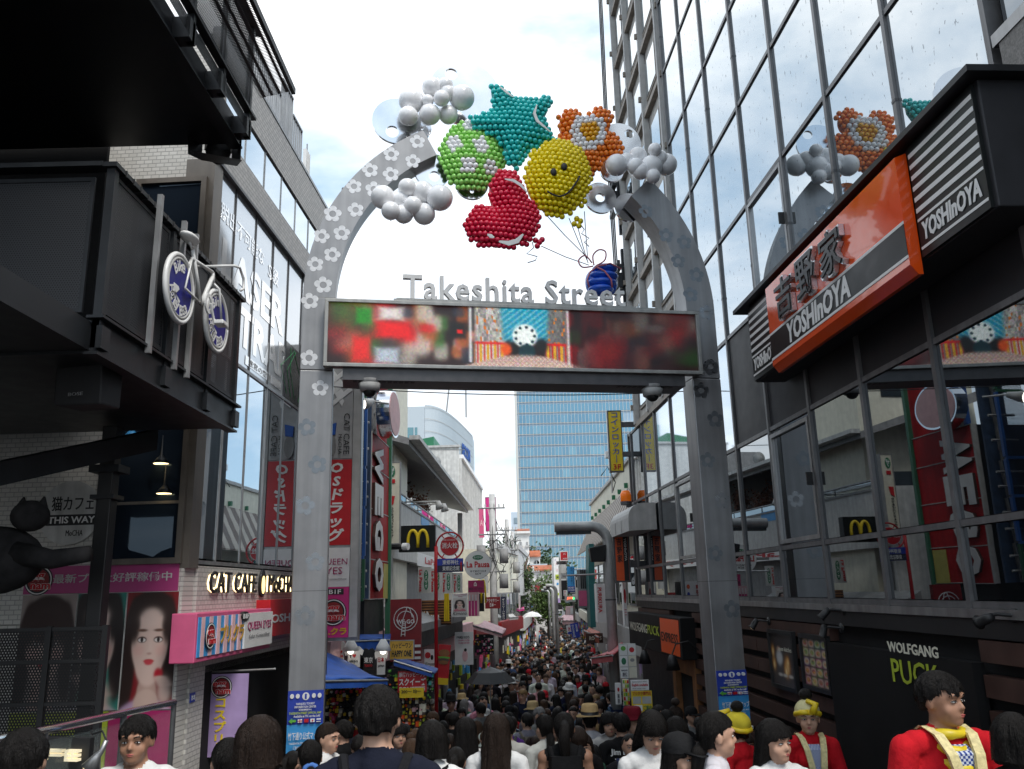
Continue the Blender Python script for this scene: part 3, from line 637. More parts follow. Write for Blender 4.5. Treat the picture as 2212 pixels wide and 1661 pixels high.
# cameras under the screen, wire across the street
for s_, nm_ in ((AF.un(cE(405, 500))[0], 'grey dome camera under the screen beside the left gate pillar'), (AF.un(cE(1790, 530))[0], 'grey dome camera under the screen beside the right gate pillar')):
    t = thing('dome_camera', nm_, 'camera', Frame(*AF.w(s_, 0, 0).xy, AF.ang, 5.74)); zt = 0
    MB().tube([(0, 0, 0), (0, 0, -.06)], [.13, .12], 20).build('mount', 'grey', t, True); MB().tube([(0, 0, -.06), (0, 0, -.16)], [.15, .12], 20).build('housing', 'grey_l', t, True); MB().ball((0, 0, -.16), (.085, .085, .075), 16, 8).build('dome', 'black', t, True)
p0, p1 = at(*cL(320, 85), 12.8), at(*cR(1365, 120), 14)
tag(MB().tube([p0+(p1-p0)*(i/12)-Vector((0, 0, .10*(1-(2*i/12-1)**2))) for i in range(13)], .009, 5).build('span_wire', 'black'), 'thin wire spanning the street behind the gate', 'wire')
# blue information panels on the pillars
def infopanel(label, s0, s1, z0, z1):
    t = sign('information_panel', label, 'sign', AF, (s0, s1, z0, z1), .012, 'blue', [
        ('R', 0, .44, 1, .95, 'blue_sky'), ('O', .40, .025, .60, .125, 'white'), ('i', .47, .04, .53, .11, 'blue', {'b': .05}),
        ('O', .06, .04, .17, .10, 'white'), ('O', .22, .04, .33, .10, 'white'), ('O', .67, .04, .78, .10, 'white'), ('O', .83, .04, .94, .10, 'white'),
        ('HARAJUKU TOURIST\nINFORMATION CENTER', .2, .155, .8, .225, 'white', {'b': .02}), ('原宿観光情報案内中心', .32, .235, .68, .26, 'white'),
        ('TAKESHITA STREET OFFICIAL MAP', .05, .275, .95, .305, 'lime', {'b': .03}), ('Available at TIC on the Left!', .18, .315, .92, .345, 'white', {'b': .02}),
        ('P', 0, 0, 0, 0, 'green_l', {'pts': [(.05, .39), (.14, .355), (.14, .377), (.25, .377), (.25, .403), (.14, .403), (.14, .425)], 'name': 'arrow'}),
        ('R', .30, .37, .42, .41, 'white'), ('R', .30, .385, .42, .395, 'red'), ('R', .35, .37, .37, .41, 'red'), ('R', .48, .37, .60, .41, 'red'), ('R', .65, .37, .77, .41, 'white'), ('O', .69, .377, .73, .403, 'red'), ('R', .82, .37, .94, .41, 'white'), ('R', .82, .383, .94, .397, 'blue'),
        ('竹下通り公式マップ', .05, .53, .95, .63, 'white', {'b': .03}), ('TAKESHITA STREET OFFICIAL MAP', .08, .66, .92, .685, 'white'), ('ご自由にお取りください', .2, .705, .8, .745, 'white', {'b': .02}), ('PLEASE TAKE IT FREELY', .2, .765, .8, .80, 'white', {'b': .02}),
        ('P', 0, 0, 0, 0, 'lime', {'pts': [(.35, .85), (.7, .835), (.62, .855)]}), ('R', 0, .95, 1, 1.0, 'white'), ('takeshita-street', .3, .96, .98, .992, 'grey')], y=DY0-.02)
    return t
a = AF.un(cW(252, 925)); b_ = AF.un(cW(490, 1285)); infopanel('blue tourist information panel on the right gate pillar', 5.035, 5.45, b_[1], a[1])
a = AF.un((622, 1493)); infopanel('blue tourist information panel on the left gate pillar', -.38, .035, a[1]-.86, a[1])
# ------------------------------------------------------------------ glass building on the right
glassmat('glass_up', (.07, .085, .095), .56, .012, (.90, .95, .98), wav=.012, spots=True)
glassmat('glass_low', (.006, .007, .008), .30, .012, (.88, .93, .97), wav=.008)
glassmat('glass_film', (.35, .37, .40), .55, .03, (.85, .93, 1.0))
mat('mull', (.20, .20, .205), .45, .5, var=.15, streak=.3); mat('panel_dark', (.022, .022, .026), .55, .2, var=.15); mat('clad', (.46, .44, .41), .6, var=.12, streak=.3); mat('clad_beam', (.30, .26, .22), .6, var=.15, streak=.3)
mat('slat_brown', (.075, .040, .032), .6, spec=.25, var=.22, vs=3, streak=.15); mat('sign_black', (.010, .012, .012), .32, var=.1, spec=.3); mat('sign_orange', (.82, .085, .008), .16, var=.04, coat=.5); mat('silver', (.70, .71, .73), .25, .7, var=.1)
mat('wp_black', (.010, .010, .0105), .6, var=.2, vs=2, spec=.2); mat('ivory', (.72, .70, .58), .5, var=.05); mat('wood_lit', (.34, .15, .055), .6, var=.25, vs=4, streak=.25)
MUL = [-9.6, -9.28, -7.93, -6.62, -5.2, -3.85, -2.62, -1.35, .05, 1.40, 2.73, 4.07, 5.42]
ZR = [2.80, 3.44, 4.98, 6.66, 8.24, 9.80, 11.4, 13.0, 14.6, 16.2, 17.8, 19.4]
gb = thing('glass_building', 'glass and aluminium restaurant building mirroring the sky beside the gate', 'building', RF)
box('core_wall', gb, 'dark_void', -8.4, 5.40, .20, 7.5, 6.7, 20); box('core_wall', gb, 'dark_void', -9.55, 5.40, .20, 7.5, -1.4, 6.69)
def pane(par, x0, x1, z0, z1, ma, y=.006, tilt=.0022):
    me = MB().box(-(x1-x0)/2, (x1-x0)/2, 0, .012, -(z1-z0)/2, (z1-z0)/2).build('pane', ma, par, loc=((x0+x1)/2, y, (z0+z1)/2)); me.rotation_euler = (random.uniform(-tilt, tilt), 0, random.uniform(-tilt, tilt)); return me
for i in range(len(MUL)-1):
    for j in range(len(ZR)-1):
        x0, x1, z0, z1 = MUL[i]+.035, MUL[i+1]-.035, ZR[j]+.035, ZR[j+1]-.035
        if j >= 3 and x1 < -3.8: continue
        if j == 2 and x0 > -1.4: box('spandrel_panel', gb, 'panel_dark', x0, x1, .006, .03, z0, z1); continue
        if j == 2: pane(gb, x0, x1, z0, z1, 'glass_low' if x0 < -9 else 'glass_film')
        else: pane(gb, x0, x1, z0, z1, 'glass_up' if j >= 3 else 'glass_low')
for i, x in enumerate(MUL):
    zt = 19.4 if x > -4 else 6.7
    box('mullion', gb, 'mull', x-.029, x+.029, -.026, .14, 2.72, zt)
    if 0 < i < 12 and x > -5:
        for z in (7.3, 10.6, 13.8): box('mullion_joint', gb, 'alu_dark', x-.032, x+.032, -.030, 0, z, z+.03)
for j, z in enumerate(ZR):
    for i in range(len(MUL)-1):
        if j > 3 and MUL[i+1] < -3.8: continue
        box('transom', gb, 'mull', MUL[i]+.031, MUL[i+1]-.031, -.016, .13, z-.027, z+.027)
box('sill', gb, 'alu', -9.62, 5.45, -.05, .1, 2.70, 2.77)
box('flashing', gb, 'black', -9.6, 8, -.03, .1, 2.55, 2.695)
def opening_light(x0, x1, z0, z1):
    fr_ = MB(); e = .05
    for (a, b_, c, d) in ((x0, x1, z0, z0+e), (x0, x1, z1-e, z1), (x0, x0+e, z0+e, z1-e), (x1-e, x1, z0+e, z1-e)): fr_.box(a, b_, -.03, .045, c, d)
    o = fr_.build('window_sash', 'alu', gb); box('handle', o, 'black', x1-.04, x1-.015, -.10, -.03, (z0+z1)/2-.1, (z0+z1)/2+.05)
opening_light(.10, 1.35, 3.49, 4.9); opening_light(-5.15, -3.90, 3.49, 4.9); opening_light(-.0+.09, 1.36, 6.71, 8.19)
# clad part with ribs beyond the glass
for j in range(3, len(ZR)-1):
    z0, z1 = ZR[j], ZR[j+1]
    box('cladding', gb, 'clad', -8.45, -3.9, .06, .18, z0, z1-.003)
    box('band_beam', gb, 'clad_beam', -8.47, -3.9, -.05, .06, z0-.02, z0+.10)
    for k, x in enumerate((-8.15, -6.8, -5.4)):
        w_ = box('window', gb, 'clad_beam', x, x+1.0, .02, .055, z0+.35, z1-.35); pane(gb, x+.06, x+.94, z0+.41, z1-.41, 'glass_up', .005)
for x in (-8.4, -6.95, -5.52, -4.0): box('rib', gb, 'grey_l', x-.045, x+.045, -.08, .05, 6.72, 19.4)
for j in range(3, len(ZR)): 
    for x in (-8.4, -6.95, -5.52): box('bracket', gb, 'clad_beam', x-.03, x+.03, -.14, -.08, ZR[j]+.4, ZR[j]+.52)
# power cables and insulators running up the far corner
for k, (z0, z1) in enumerate(((9.4, 11.2), (11.6, 13.2))):
    t = thing('cable_bracket', ['dark steel cable bracket on the corner of the glass building, level with the balloon flower', 'dark steel cable bracket on the corner of the glass building, above the balloon flower'][k], 'bracket', Frame(*RF.w(-8.55, 0, .12).xy, RF.ang, z0), 'cable brackets on the corner')
    box('upright', t, 'dark_metal', -.05, .05, -.25, -.15, 0, z1-z0); box('crossarm', t, 'dark_metal', -.3, .3, -.42, -.3, 1.2, 1.3); box('crossarm', t, 'dark_metal', -.3, .3, -.42, -.3, .55, .65); box('box', t, 'dark_metal', -.12, .12, -.48, -.25, .75, 1.15, .02); box('arm', t, 'dark_metal', -.04, .04, -.15, .14, 1.0, 1.08)
    for q in (-.22, 0, .22): MB().tube([(q, -.36, 1.3), (q, -.36, 1.42)], .04, 8).build('insulator', 'dark_metal', t)
for k in range(3):
    a = RF.w(-8.75+k*.2, 9.7, -.26); b_ = RF.w(-8.7+k*.2, 19, -.28)
    tag(MB().tube([a, a.lerp(b_, .5)-RF.y*.04, b_], .018, 5).build('riser_cable', 'black'), 'black cable running up the corner of the glass building', 'cable', 'riser cables')
# near corner: dark bay with granite pier
box('near_wall', gb, 'dark_metal', 5.46, 8.6, .10, .4, -.6, 20)
for (z0, z1) in ((6.95, 8.2), (8.3, 9.75), (9.85, 12)): pane(gb, 5.52, 7.4, z0, z1, 'glass_low', .06)
mat('granite', (.22, .21, .20), .7, var=.3, vs=60)
box('pier', gb, 'granite', 5.56, 6.6, -.04, .1, 2.9, 6.9)
for z in (6.9, 8.25, 9.8): box('transom', gb, 'alu', 5.5, 7.6, -.05, .1, z-.05, z+.05)
# slat cladding of the ground floor
box('slat_backing', gb, 'dark_void', -9.6, 8.6, .08, .19, -1.4, 2.6)
z = 2.37; k = 0
while z > -.9:
    for (x0, x1) in ((-9.55, -6.35), (-4.62, -1.2), (-1.196, 1.30), (4.12, 8.6)):
        if x0 > 4 or x0 > -1.5 or True:
            if x0 == -9.55 and z < 1.75: continue
            box('slat', gb, 'slat_brown', x0+random.uniform(0, .004), x1, -.02+random.uniform(-.004, .004), .08, z, z+.165)
    z -= .262; k += 1
# entrance
box('entrance_frame', gb, 'wood_lit', -6.35, -6.12, -.03, .16, -.4, 1.72); box('entrance_frame', gb, 'wood_lit', -4.85, -4.62, -.03, .16, -.4, 1.72); box('entrance_head', gb, 'wood_lit', -6.118, -4.852, -.03, .16, 1.42, 1.72)
box('door_leaf', gb, 'wood_lit', -6.1, -5.5, .12, .15, -.4, 1.40); box('door_leaf', gb, 'dark_void', -5.48, -4.87, .10, .15, -.4, 1.40); box('shop_front', gb, 'dark_metal', -9.5, -6.4, .0, .1, -.5, 1.7)
# wolfgang puck panel
def on(fr, p, dep=0): return fr.un(p, dep)
a = on(RF, cW(1062, 505), -.06); b_ = on(RF, cW(2110, 560), -.06)
sign('wall_panel', 'large black restaurant wall panel with white and lime lettering', 'sign', RF, (1.34, 4.08, -.45, 2.36), .10, 'wp_black', [], y=-.08)
t = thing('panel_lettering', 'white and lime restaurant name lettering on the black wall panel', 'lettering', RF)
q = boxpx(RF, cW(1340, 735), cW(1668, 835), -.09); zt = RF.un(cW(1340, 735), -.09)[1]; z_l = RF.un(cW(1340, 800), -.09)[1]
text(t, 'WOLFGANG', q[0], q[1], z_l, zt, 'ivory', y=-.085, bold=.02)
zt2 = RF.un(cW(1358, 842), -.09)[1]; zb2 = RF.un(cW(1372, 990), -.09)[1]; text(t, 'PUCK', q[0]+.03, q[1]-.03, zb2, zt2, 'lime', y=-.085, bold=.006)
# express sign box over the entrance
a = on(RF, cN(1035, 312), -.28); b_ = on(RF, cN(1030, 560), -.28); c_ = on(RF, cN(1440, 350), -.28); d_ = on(RF, cN(1450, 630), -.28)
t = thing('entrance_sign', 'dark box sign with restaurant name and orange express field over the entrance', 'sign', RF)
xa, xb = a[0], c_[0]; za, zb_ = (b_[1]+d_[1])/2, (a[1]+c_[1])/2
box('case', t, 'wp_black', xa-.06, xb+.06, -.28, .02, za-.03, zb_+.03, .01); w = xb-xa
items(t, (xa, xb, za, zb_), [('R', .68, .02, .985, .98, 'orange'), ('WOLFGANG', .03, .28, .42, .56, 'ivory', {'b': .005}), ('PUCK', .435, .28, .66, .56, 'lime', {'b': .005}), ('EXPRESS', .70, .40, .97, .66, 'slat_brown', {'b': .01})], -.28)
# menu boards
def menupic(U, V):
    img = np.zeros(U.shape+(3,))+.02; R_ = np.random.default_rng(5)
    for i in range(4):
        for j in range(5):
            cx, cy = (i+.5)/4, (j+.5)/5; img = lay(img, rect(U, V, i/4+.01, j/5+.008, (i+1)/4-.01, (j+1)/5-.008), tuple(.05+.3*R_.random(3)*np.array((1, .6, .4))))
            img = lay(img, ell(U, V, cx, cy, .1, .075, .1), (.55, .5, .45)); img = lay(img, ell(U, V, cx, cy, .08, .058, .15), [(.5, .16, .05), (.2, .3, .05), (.55, .35, .1), (.4, .08, .05), (.5, .4, .2)][R_.integers(5)])
            for _ in range(4): img = lay(img, ell(U, V, cx+R_.normal()*.03, cy+R_.normal()*.02, .02, .012, .3), tuple(R_.random(3)*np.array((.7, .5, .2))))
    return img
def kitchenpic(U, V):
    img = np.zeros(U.shape+(3,))+np.array((.035, .03, .03)); img = lay(img, rect(U, V, 0, .62, 1, 1), (.07, .06, .06))
    img = lay(img, ell(U, V, .35, .30, .08, .05, .2), (.5, .3, .2)); img = lay(img, ell(U, V, .36, .47, .13, .14, .15), (.62, .62, .62))
    for k, (x, y, s_) in enumerate(((.08, .35, .09), (.1, .6, .1), (.68, .62, .14), (.72, .52, .07), (.62, .7, .1))): img = lay(img, ell(U, V, x, y, s_*.7, s_, .3), (.75, .3, .05)); img = lay(img, ell(U, V, x, y+.02, s_*.3, s_*.6, .4), (.95, .8, .4))
    for x in (.35, .55, .8): img = lay(img, ell(U, V, x, .80, .09, .03, .2), (.6, .55, .5))
    return img
for k, (p, r_b, fn, lb) in enumerate((((588, 672), (775, 1000), kitchenpic, 'framed open kitchen poster on the brown slats'), ((788, 700), (1005, 1110), menupic, 'framed menu board with a grid of food photographs on the brown slats'))):
    x0, zt = RF.un(cW(*p), -.06); x1 = RF.un(cW(r_b[0], r_b[1]), -.06)[0]; zb_ = RF.un(cW(p[0]+15, r_b[1]-(0 if k == 0 else 100)), -.06)[1]
    t = thing('menu_board', lb, 'poster', RF, None); box('backing', t, 'black', x0+.02, x1-.02, -.05, -.02, zb_, zt); mb = MB()
    for (a, b2, c, d) in ((x0, x1, zb_-.03, zb_+.02), (x0, x1, zt-.02, zt+.03), (x0, x0+.045, zb_+.02, zt-.02), (x1-.045, x1, zb_+.02, zt-.02)): mb.box(a, b2, -.08, -.025, c, d)
    mb.build('frame', 'black', t); picture(t, x0+.045, x1-.045, zb_+.02, zt-.02, 60, 75, fn, 'print', -.053)
    if k == 0: text(t, 'open kitchen', x0+.32, x1-.08, zt-.24, zt-.17, 'ivory', y=-.056, th=.002)
# spotlights
def spot(label, p, dep, lit, aim=(-.25, -.5, -.8)):
    s_, z_ = RF.un(cW(*p), -.17); t = thing('spotlight', label, 'lamp', Frame(*RF.w(s_, 0, -.02).xy, RF.ang, z_), 'black wall spotlights')
    t.scale = (.62, .62, .62)
    MB().tube([(.16, .0, .10), (.16, -.03, .10)], .085, 14).build('wall_plate', 'black', t, True); MB().tube([(.16, -.02, .1), (.1, -.18, .12), (0, -.26, .1)], .022, 8).build('arm', 'black', t)
    A = Vector(aim).normalized(); c = Vector((0, -.27, .06)); MB().tube([c-A*.10, c-A*.02, c+A*.10, c+A*.12], [.045, .06, .062, .088], 14).build('lamp_head', 'black', t, True)
    if lit: MB().tube([c+A*.121, c+A*.124], .06, 14).build('bulb', 'glow', t)
    return t
spot('lit black wall spotlight beside the right gate pillar', (515, 640), 0, True); spot('upper black wall spotlight at the edge of the black wall panel', (965, 580), 0, False, (-.2, -.6, -.6)); spot('lower black wall spotlight at the edge of the black wall panel', (955, 690), 0, False, (0, -.3, -1)); spot('black wall spotlight at the outer end of the black wall panel', (1990, 630), 0, False, (-.9, -.2, -.3))
# yoshinoya fascia sign
D1 = -.42
L0 = RF.un(cY(325, 660), D1); L1 = RF.un(cY(285, 200), D1); O0 = RF.un(cY(490, 520), D1)[0]; O1 = RF.un(cU(1640, 1300), D1)[0]; E0 = RF.un(cU(2020, 1060), D1)[0]
ZB, ZT = L0[1], L1[1]; print('SIGN', L0, L1, O0, O1, E0)
fs = thing('fascia_sign', 'long restaurant fascia sign with orange centre and black striped ends on the glass building', 'sign', RF)
box('housing', fs, 'panel_dark', L0[0], E0, D1+.03, -.01, ZB+.02, ZT, .01)
MB().prism([(0, 0)]*0 or [(L0[0]-.25, ZT+.0), (E0+.1, ZT+.0), (E0+.1, ZT+.05), (L0[0]-.25, ZT+.05)], D1-.10, .0).build('hood', 'dark_metal', fs)
for (xa, xb) in ((L0[0]+.03, O0-.02), (O1+.02, E0-.04)):
    box('striped_panel', fs, 'sign_black', xa, xb, D1, D1+.03, ZB+.03, ZT-.02)
    h = ZT-ZB
    for k in range(6):
        zz = ZT-.10-k*h*.095; box('stripe', fs, 'white', xa+.01, xb-.01, D1-.004, D1+.004, zz-.026, zz+.012)
    for zz in (ZB+h*.335, ZB+h*.10): box('stripe', fs, 'white', xa+.01, xb-.01, D1-.004, D1+.004, zz-.011, zz+.011)
    text(fs, 'YOSHInOYA', xa+.06, xb-.06, ZB+h*.145, ZB+h*.30, 'white', y=D1-.004, bold=.035, shear=.12)
h = ZT-ZB; DO = D1-.10
prof = [(ZB-.10, D1), (ZB-.10, DO+.06), (ZB-.02, DO), (ZT-.09, DO), (ZT-.05, D1)]
mb = MB(); n = len(prof); mb.add([(O0, y_, z_) for z_, y_ in prof]+[(O1, y_, z_) for z_, y_ in prof], [tuple(range(n)), tuple(range(2*n-1, n-1, -1))]+[((i+1) % n, i, n+i, n+(i+1) % n) for i in range(n)]); mb.build('orange_face', 'sign_orange', fs)
box('black_band', fs, 'sign_black', O0+.004, O1-.004, DO-.004, DO+.002, ZB+h*.06, ZB+h*.33)
for zz in (ZB+h*.33, ZB+h*.04): box('white_line', fs, 'white', O0+.003, O1-.003, DO-.006, DO+.002, zz-.002, zz+.024)
text(fs, 'YOSHInOYA', O0+.52, O0+2.05, ZB+h*.08, ZB+h*.315, 'white', y=DO-.006, bold=.035, shear=.12)
for k, ch in enumerate('吉野家'):
    x = O0+.40+k*.60; text(fs, ch, x-.012, x+.50, ZB+h*.37, ZB+h*.83, 'silver', y=DO-.004, th=.05, bold=.050, name='brush_letter'); text(fs, ch, x+.012, x+.475, ZB+h*.39, ZB+h*.81, 'sign_black', y=DO-.056, th=.012, bold=.018, name='brush_letter')
# coin locker sign and vertical orange sign at the far corner
F20 = front(20.2)
b = boxpx(F20, cQ(48, 372), cQ(148, 728)); b = (b[0]+.0, b[1]-.03, b[2], b[3])
t = sign('locker_sign', 'yellow vertical coin locker sign with blue katakana on the glass building corner', 'sign', F20, b, .16, 'yellow', [('コインロッカー', .2, .02, .8, .86, 'text_blue', {'v': True, 'b': .02}), ('3F', .2, .89, .82, .98, 'red', {'b': .01})], .025, 'alu_dark')
w = (b[1]-b[0])/2; h = b[3]-b[2]
for q in (.22, .72): box('bracket', t, 'alu_dark', w+.02, w+.42, .04, .12, h*(1-q)-.06, h*(1-q)+.06)
b = boxpx(F20, cQ(82, 1028), cQ(180, 1392))
t = sign('vertical_sign', 'orange and black vertical restaurant sign with brush characters below the duct hood', 'sign', F20, b, .2, 'orange', [('R', .62, 0, .98, 1, 'black'), ('吉野家', .12, .30, .52, .70, 'black', {'v': True, 'b': .03}), ('YOSHInOYA', .70, .30, .88, .68, 'white', {'rot': 1, 'b': .02})], .04, 'alu_dark')
box('bracket', t, 'alu_dark', w+.06, w+.5, .05, .15, .3, .45)
# duct hood
s0 = -9.3; s1 = -6.95; zb_ = RF.un(cQ(345, 1075), -.1)[1]; zt = RF.un(cQ(345, 905), -.1)[1]
pr = [(-.02, zb_), (-.62, zb_-.02), (-.62, zt-.3)]+[(-.62+.32*(1-cos(q*pi/12)), zt-.3+.3*sin(q*pi/12)) for q in range(1, 7)]+[(-.02, zt)]
n = len(pr); t = thing('duct_hood', 'rounded sheet metal duct hood on the far end of the glass building', 'duct', RF)
MB().add([(s0, y_, z_) for y_, z_ in pr]+[(s1, y_, z_) for y_, z_ in pr], [tuple(range(n)), tuple(range(2*n-1, n-1, -1))]+[((i+1) % n, i, n+i, n+(i+1) % n) for i in range(n)]).build('casing', 'grey_l', t)
for q in (.3, .62): box('seam', t, 'alu', s0+(s1-s0)*q, s0+(s1-s0)*q+.05, -.63, -.6, zb_, zt-.3)
p = at(*cQ(155, 885), 20.3); t = thing('warning_beacon', 'orange rotating warning beacon on the corner of the glass building', 'lamp', loc=p-Vector((0, 0, .2)))
MB().tube([(0, 0, 0), (0, 0, .08)], .13, 12).build('base', 'alu_dark', t); MB().tube([(0, 0, .08), (0, 0, .26), (0, 0, .34)], [.13, .13, .09], 14).build('lens', mat('beacon', (.75, .16, .01), .2, emit=.12, var=0), t, True); box('bracket', t, 'alu_dark', .0, .45, -.03, .03, -.06, 0)
# ------------------------------------------------------------------ cat cafe building on the left
tilemat('tile_white', (.62, .60, .56), (.54, .52, .48), (.34, .33, .31), .095, .048, .45, .8)
tilemat('tile_grey', (.52, .51, .50), (.42, .415, .41), (.28, .28, .28), .11, .055, .5, .9)
mat('bronze', (.20, .175, .15), .42, .45, var=.12, streak=.2)
glassmat('glass_cafe', (.05, .07, .085), .62, .012, (.86, .94, 1.0), wav=.01); glassmat('glass_poster', (.46, .48, .50), .42, .10, (.9, .95, 1)); glassmat('glass_dark', (.012, .018, .028), .035, .02, (.6, .8, 1.0))
cc = thing('cafe_building', 'cat cafe building with tile bands and tall window strips left of the gate', 'building', LF)
S0, S1 = -2.06, 3.0
zband0, zband1 = 7.93, LF.un(cG(430, 160))[1]; zgl1 = 8.95; ztop = LF.un(cG(835, 50))[1]; print('CAFE', zband1, ztop, LF.un(cG(590, 0)), LF.un(cG(905, 250)))
box('core', cc, 'dark_void', S0-.02, S1, .12, 6, -.6, 8.9)
LM = [-2.24+.0, -1.51, -.76, -.03, .69, 1.42, 2.15, 2.9]
for i in range(len(LM)-1):
    a, b_ = LM[i]+.018, LM[i+1]-.018
    pane(cc, a, b_, 3.41, 5.73, 'glass_cafe', .008, .003); pane(cc, a, b_, 5.77, zband0-.02, 'glass_poster', .010, .003)
    pane(cc, a+.2, b_+.2, zband1+.02, zgl1, 'glass_cafe', .006, .003)
    for z0, z1, ma in ((3.37, 5.73, 'alu'), (5.77, zband0, 'alu_dark')): box('mullion', cc, ma, LM[i]-.012, LM[i]+.012, -.004, .1, z0, z1)
    box('mullion', cc, 'alu', LM[i]+.188, LM[i]+.212, -.004, .09, zband1, zgl1)
for z in (3.37, 5.75): box('transom', cc, 'alu', S0-.2, S1, -.008, .1, z-.02, z+.02)
box('tile_band', cc, 'tile_grey', S0-.2, S1, -.02, .12, zband0, zband1); box('upper_tile_band', cc, 'tile_grey', S0-.2, S1+.6, -.02, .12, zgl1+.02, 9.62)
box('drip_edge', cc, 'alu_dark', S0-.2, S1, -.05, .0, zband0-.035, zband0-.001); box('roof_edge', cc, 'alu', S0-.2, S1+.6, -.03, .12, 9.63, 9.68)
box('upper_storey', cc, 'dark_void', S0-.18, S1, .11, 5, 8.0, 9.6)
# corner pier and street wall of the ground floor
box('corner_pier', cc, 'bronze', -2.30, -2.05, -.03, .3, 3.3, 7.9)
box('tile_wall', cc, 'tile_white', -2.02, S1, -.02, .12, 2.30, 3.33); box('tile_pier', cc, 'tile_white', -2.04, -1.66, -.015, .12, -.4, 2.30)
box('shop_void', cc, 'dark_void', -1.6, S1, .5, .6, -.4, 2.3); box('shop_ceiling', cc, 'grey', -1.6, S1, .12, .6, 2.2, 2.298)
# poster film lettering on the panes
t = thing('window_film', 'pale window film advertising laser trap game with big white letters', 'advertisement', LF)
glassmat('film_text', (.86, .87, .88), .62, .12, (1, 1, 1))
def ltext(body, p, q, ma, **k):
    x0, x1, z0, z1 = boxpx(LF, p, q); return x0, x1
text(t, 'LASER', -1.85, .55, 6.62, 7.14, 'film_text', y=.006, bold=.03, th=.002); text(t, 'TRAP', -1.20, .80, 6.02, 6.52, 'film_text', y=.006, bold=.03, th=.002)
text(t, '脱出不可能な', -1.95, -.40, 7.32, 7.55, 'film_text', y=.006, bold=.02, th=.002); text(t, 'S級', -.2, .25, 7.26, 7.5, 'film_text', y=.006, bold=.02, th=.002); box('search_bar', t, 'film_text', -.9, .55, .003, .006, 5.83, 5.95)
text(t, '迷宮の密室', -.8, .1, 5.845, 5.935, 'grey', y=.002, bold=.02, th=.001)
box('dark_film', cc, mat('film_dark', (.012, .014, .014), .25, var=.2), .72, 2.9, -.002, .004, 5.78, 6.62)
for k in range(9):
    x = .8+k*.2; MB().tube([(x, -.004, 5.85), (x+random.uniform(-.3, .3), -.004, 6.2), (x+random.uniform(-.4, .4), -.004, 6.58)], .004, 4).build('laser_line', mat('laser_green', (.05, .35, .12), .5, var=0), cc)
# roof rail
for s_, e_, z0, z1 in ((-1.3, -.05, 9.68, 10.15), (.0, .52, 9.68, 10.45), (.55, 1.05, 9.3, 10.2)):
    t = thing('roof_railing', ['grey roof railing on the cafe roof edge, long run', 'tall grey roof railing on the cafe roof edge', 'stepped grey roof railing at the cafe roof end'][int(s_ > -.1)+int(s_ > .5)], 'railing', LF, 'roof railings')
    box('top_rail', t, 'alu', s_, e_, -.02, .02, z1, z1+.03); n = int((e_-s_)/.085)
    for i in range(n+1): box('baluster', t, 'alu', s_+i*(e_-s_)/n-.008, s_+i*(e_-s_)/n+.008, -.012, .012, z0, z1)
t = thing('roof_antenna', 'small white panel antenna cluster on the cafe roof end', 'antenna', Frame(*LF.w(2.05, 0, .2).xy, LF.ang, 9.68)); MB().tube([(0, 0, 0), (0, 0, .9)], .012, 6).build('mast', 'alu', t)
for q in (-.09, 0, .09): box('panel', t, 'white', q-.025, q+.025, -.03, .03, .35-.1*abs(q)*5, .75)
# front (camera side) face: runs to the left from the corner
CF = Frame(*LF.w(-2.30, 0, 0).xy, radians(-3)); 
cfw = thing('cafe_front_wall', 'front wall of the cat cafe building with tiles, dark window and posters', 'wall', CF)
box('tile_wall', cfw, 'tile_white', -5.5, -.012, .0, .25, 2.78, 9.4); box('lower_wall', cfw, 'tile_white', -5.5, -.012, .001, .25, -.2, 2.775)
def cfb(p, q): return boxpx(CF, p, q)
wb = cfb(c3(540, 60), c3(845, 640)); print('WIN', wb)
def big_window(x0, x1, z0, z1, nm_):
    mb = MB(); e = .06
    for (a, b_, c, d) in ((x0-e, x1+e, z0-e, z0), (x0-e, x1+e, z1, z1+e), (x0-e, x0, z0, z1), (x1, x1+e, z0, z1)): mb.box(a, b_, -.05, .02, c, d)
    o = mb.build('window', 'bronze', cfw); pane(cfw, x0, x1, z0, z1, 'glass_dark', -.015); box('glazing_bar', o, 'bronze', x0, x1, -.03, -.018, z0+.55, z0+.58)
big_window(wb[0], wb[1]+.02, wb[2], 4.95, 0); big_window(wb[0]+.1, wb[1]+.02, 5.1, 7.6, 1)
# lamps seen in the window
for k, (x, y) in enumerate(((632, 60), (775, 185), (790, 330))):
    p = CF.un(c3(x, y), -.06); t = thing('pendant_lamp', ['blue pendant lamp with warm light in the cafe window', 'dark pendant lamp hanging in the middle of the cafe window', 'dark pendant lamp low in the cafe window'][k], 'lamp', Frame(*CF.w(p[0], 0, -.05).xy, CF.ang, p[1]), 'pendant lamps in the cafe window')
    MB().tube([(0, 0, 0), (0, 0, .05), (0, 0, .09), (0, 0, .3)], [.085, .05, .012, .004], 14).build('shade', 'blue_sky' if k == 0 else 'dark_metal', t, True); MB().tube([(0, 0, -.004), (0, 0, .002)], .075, 14).build('bulb', 'glow', t)
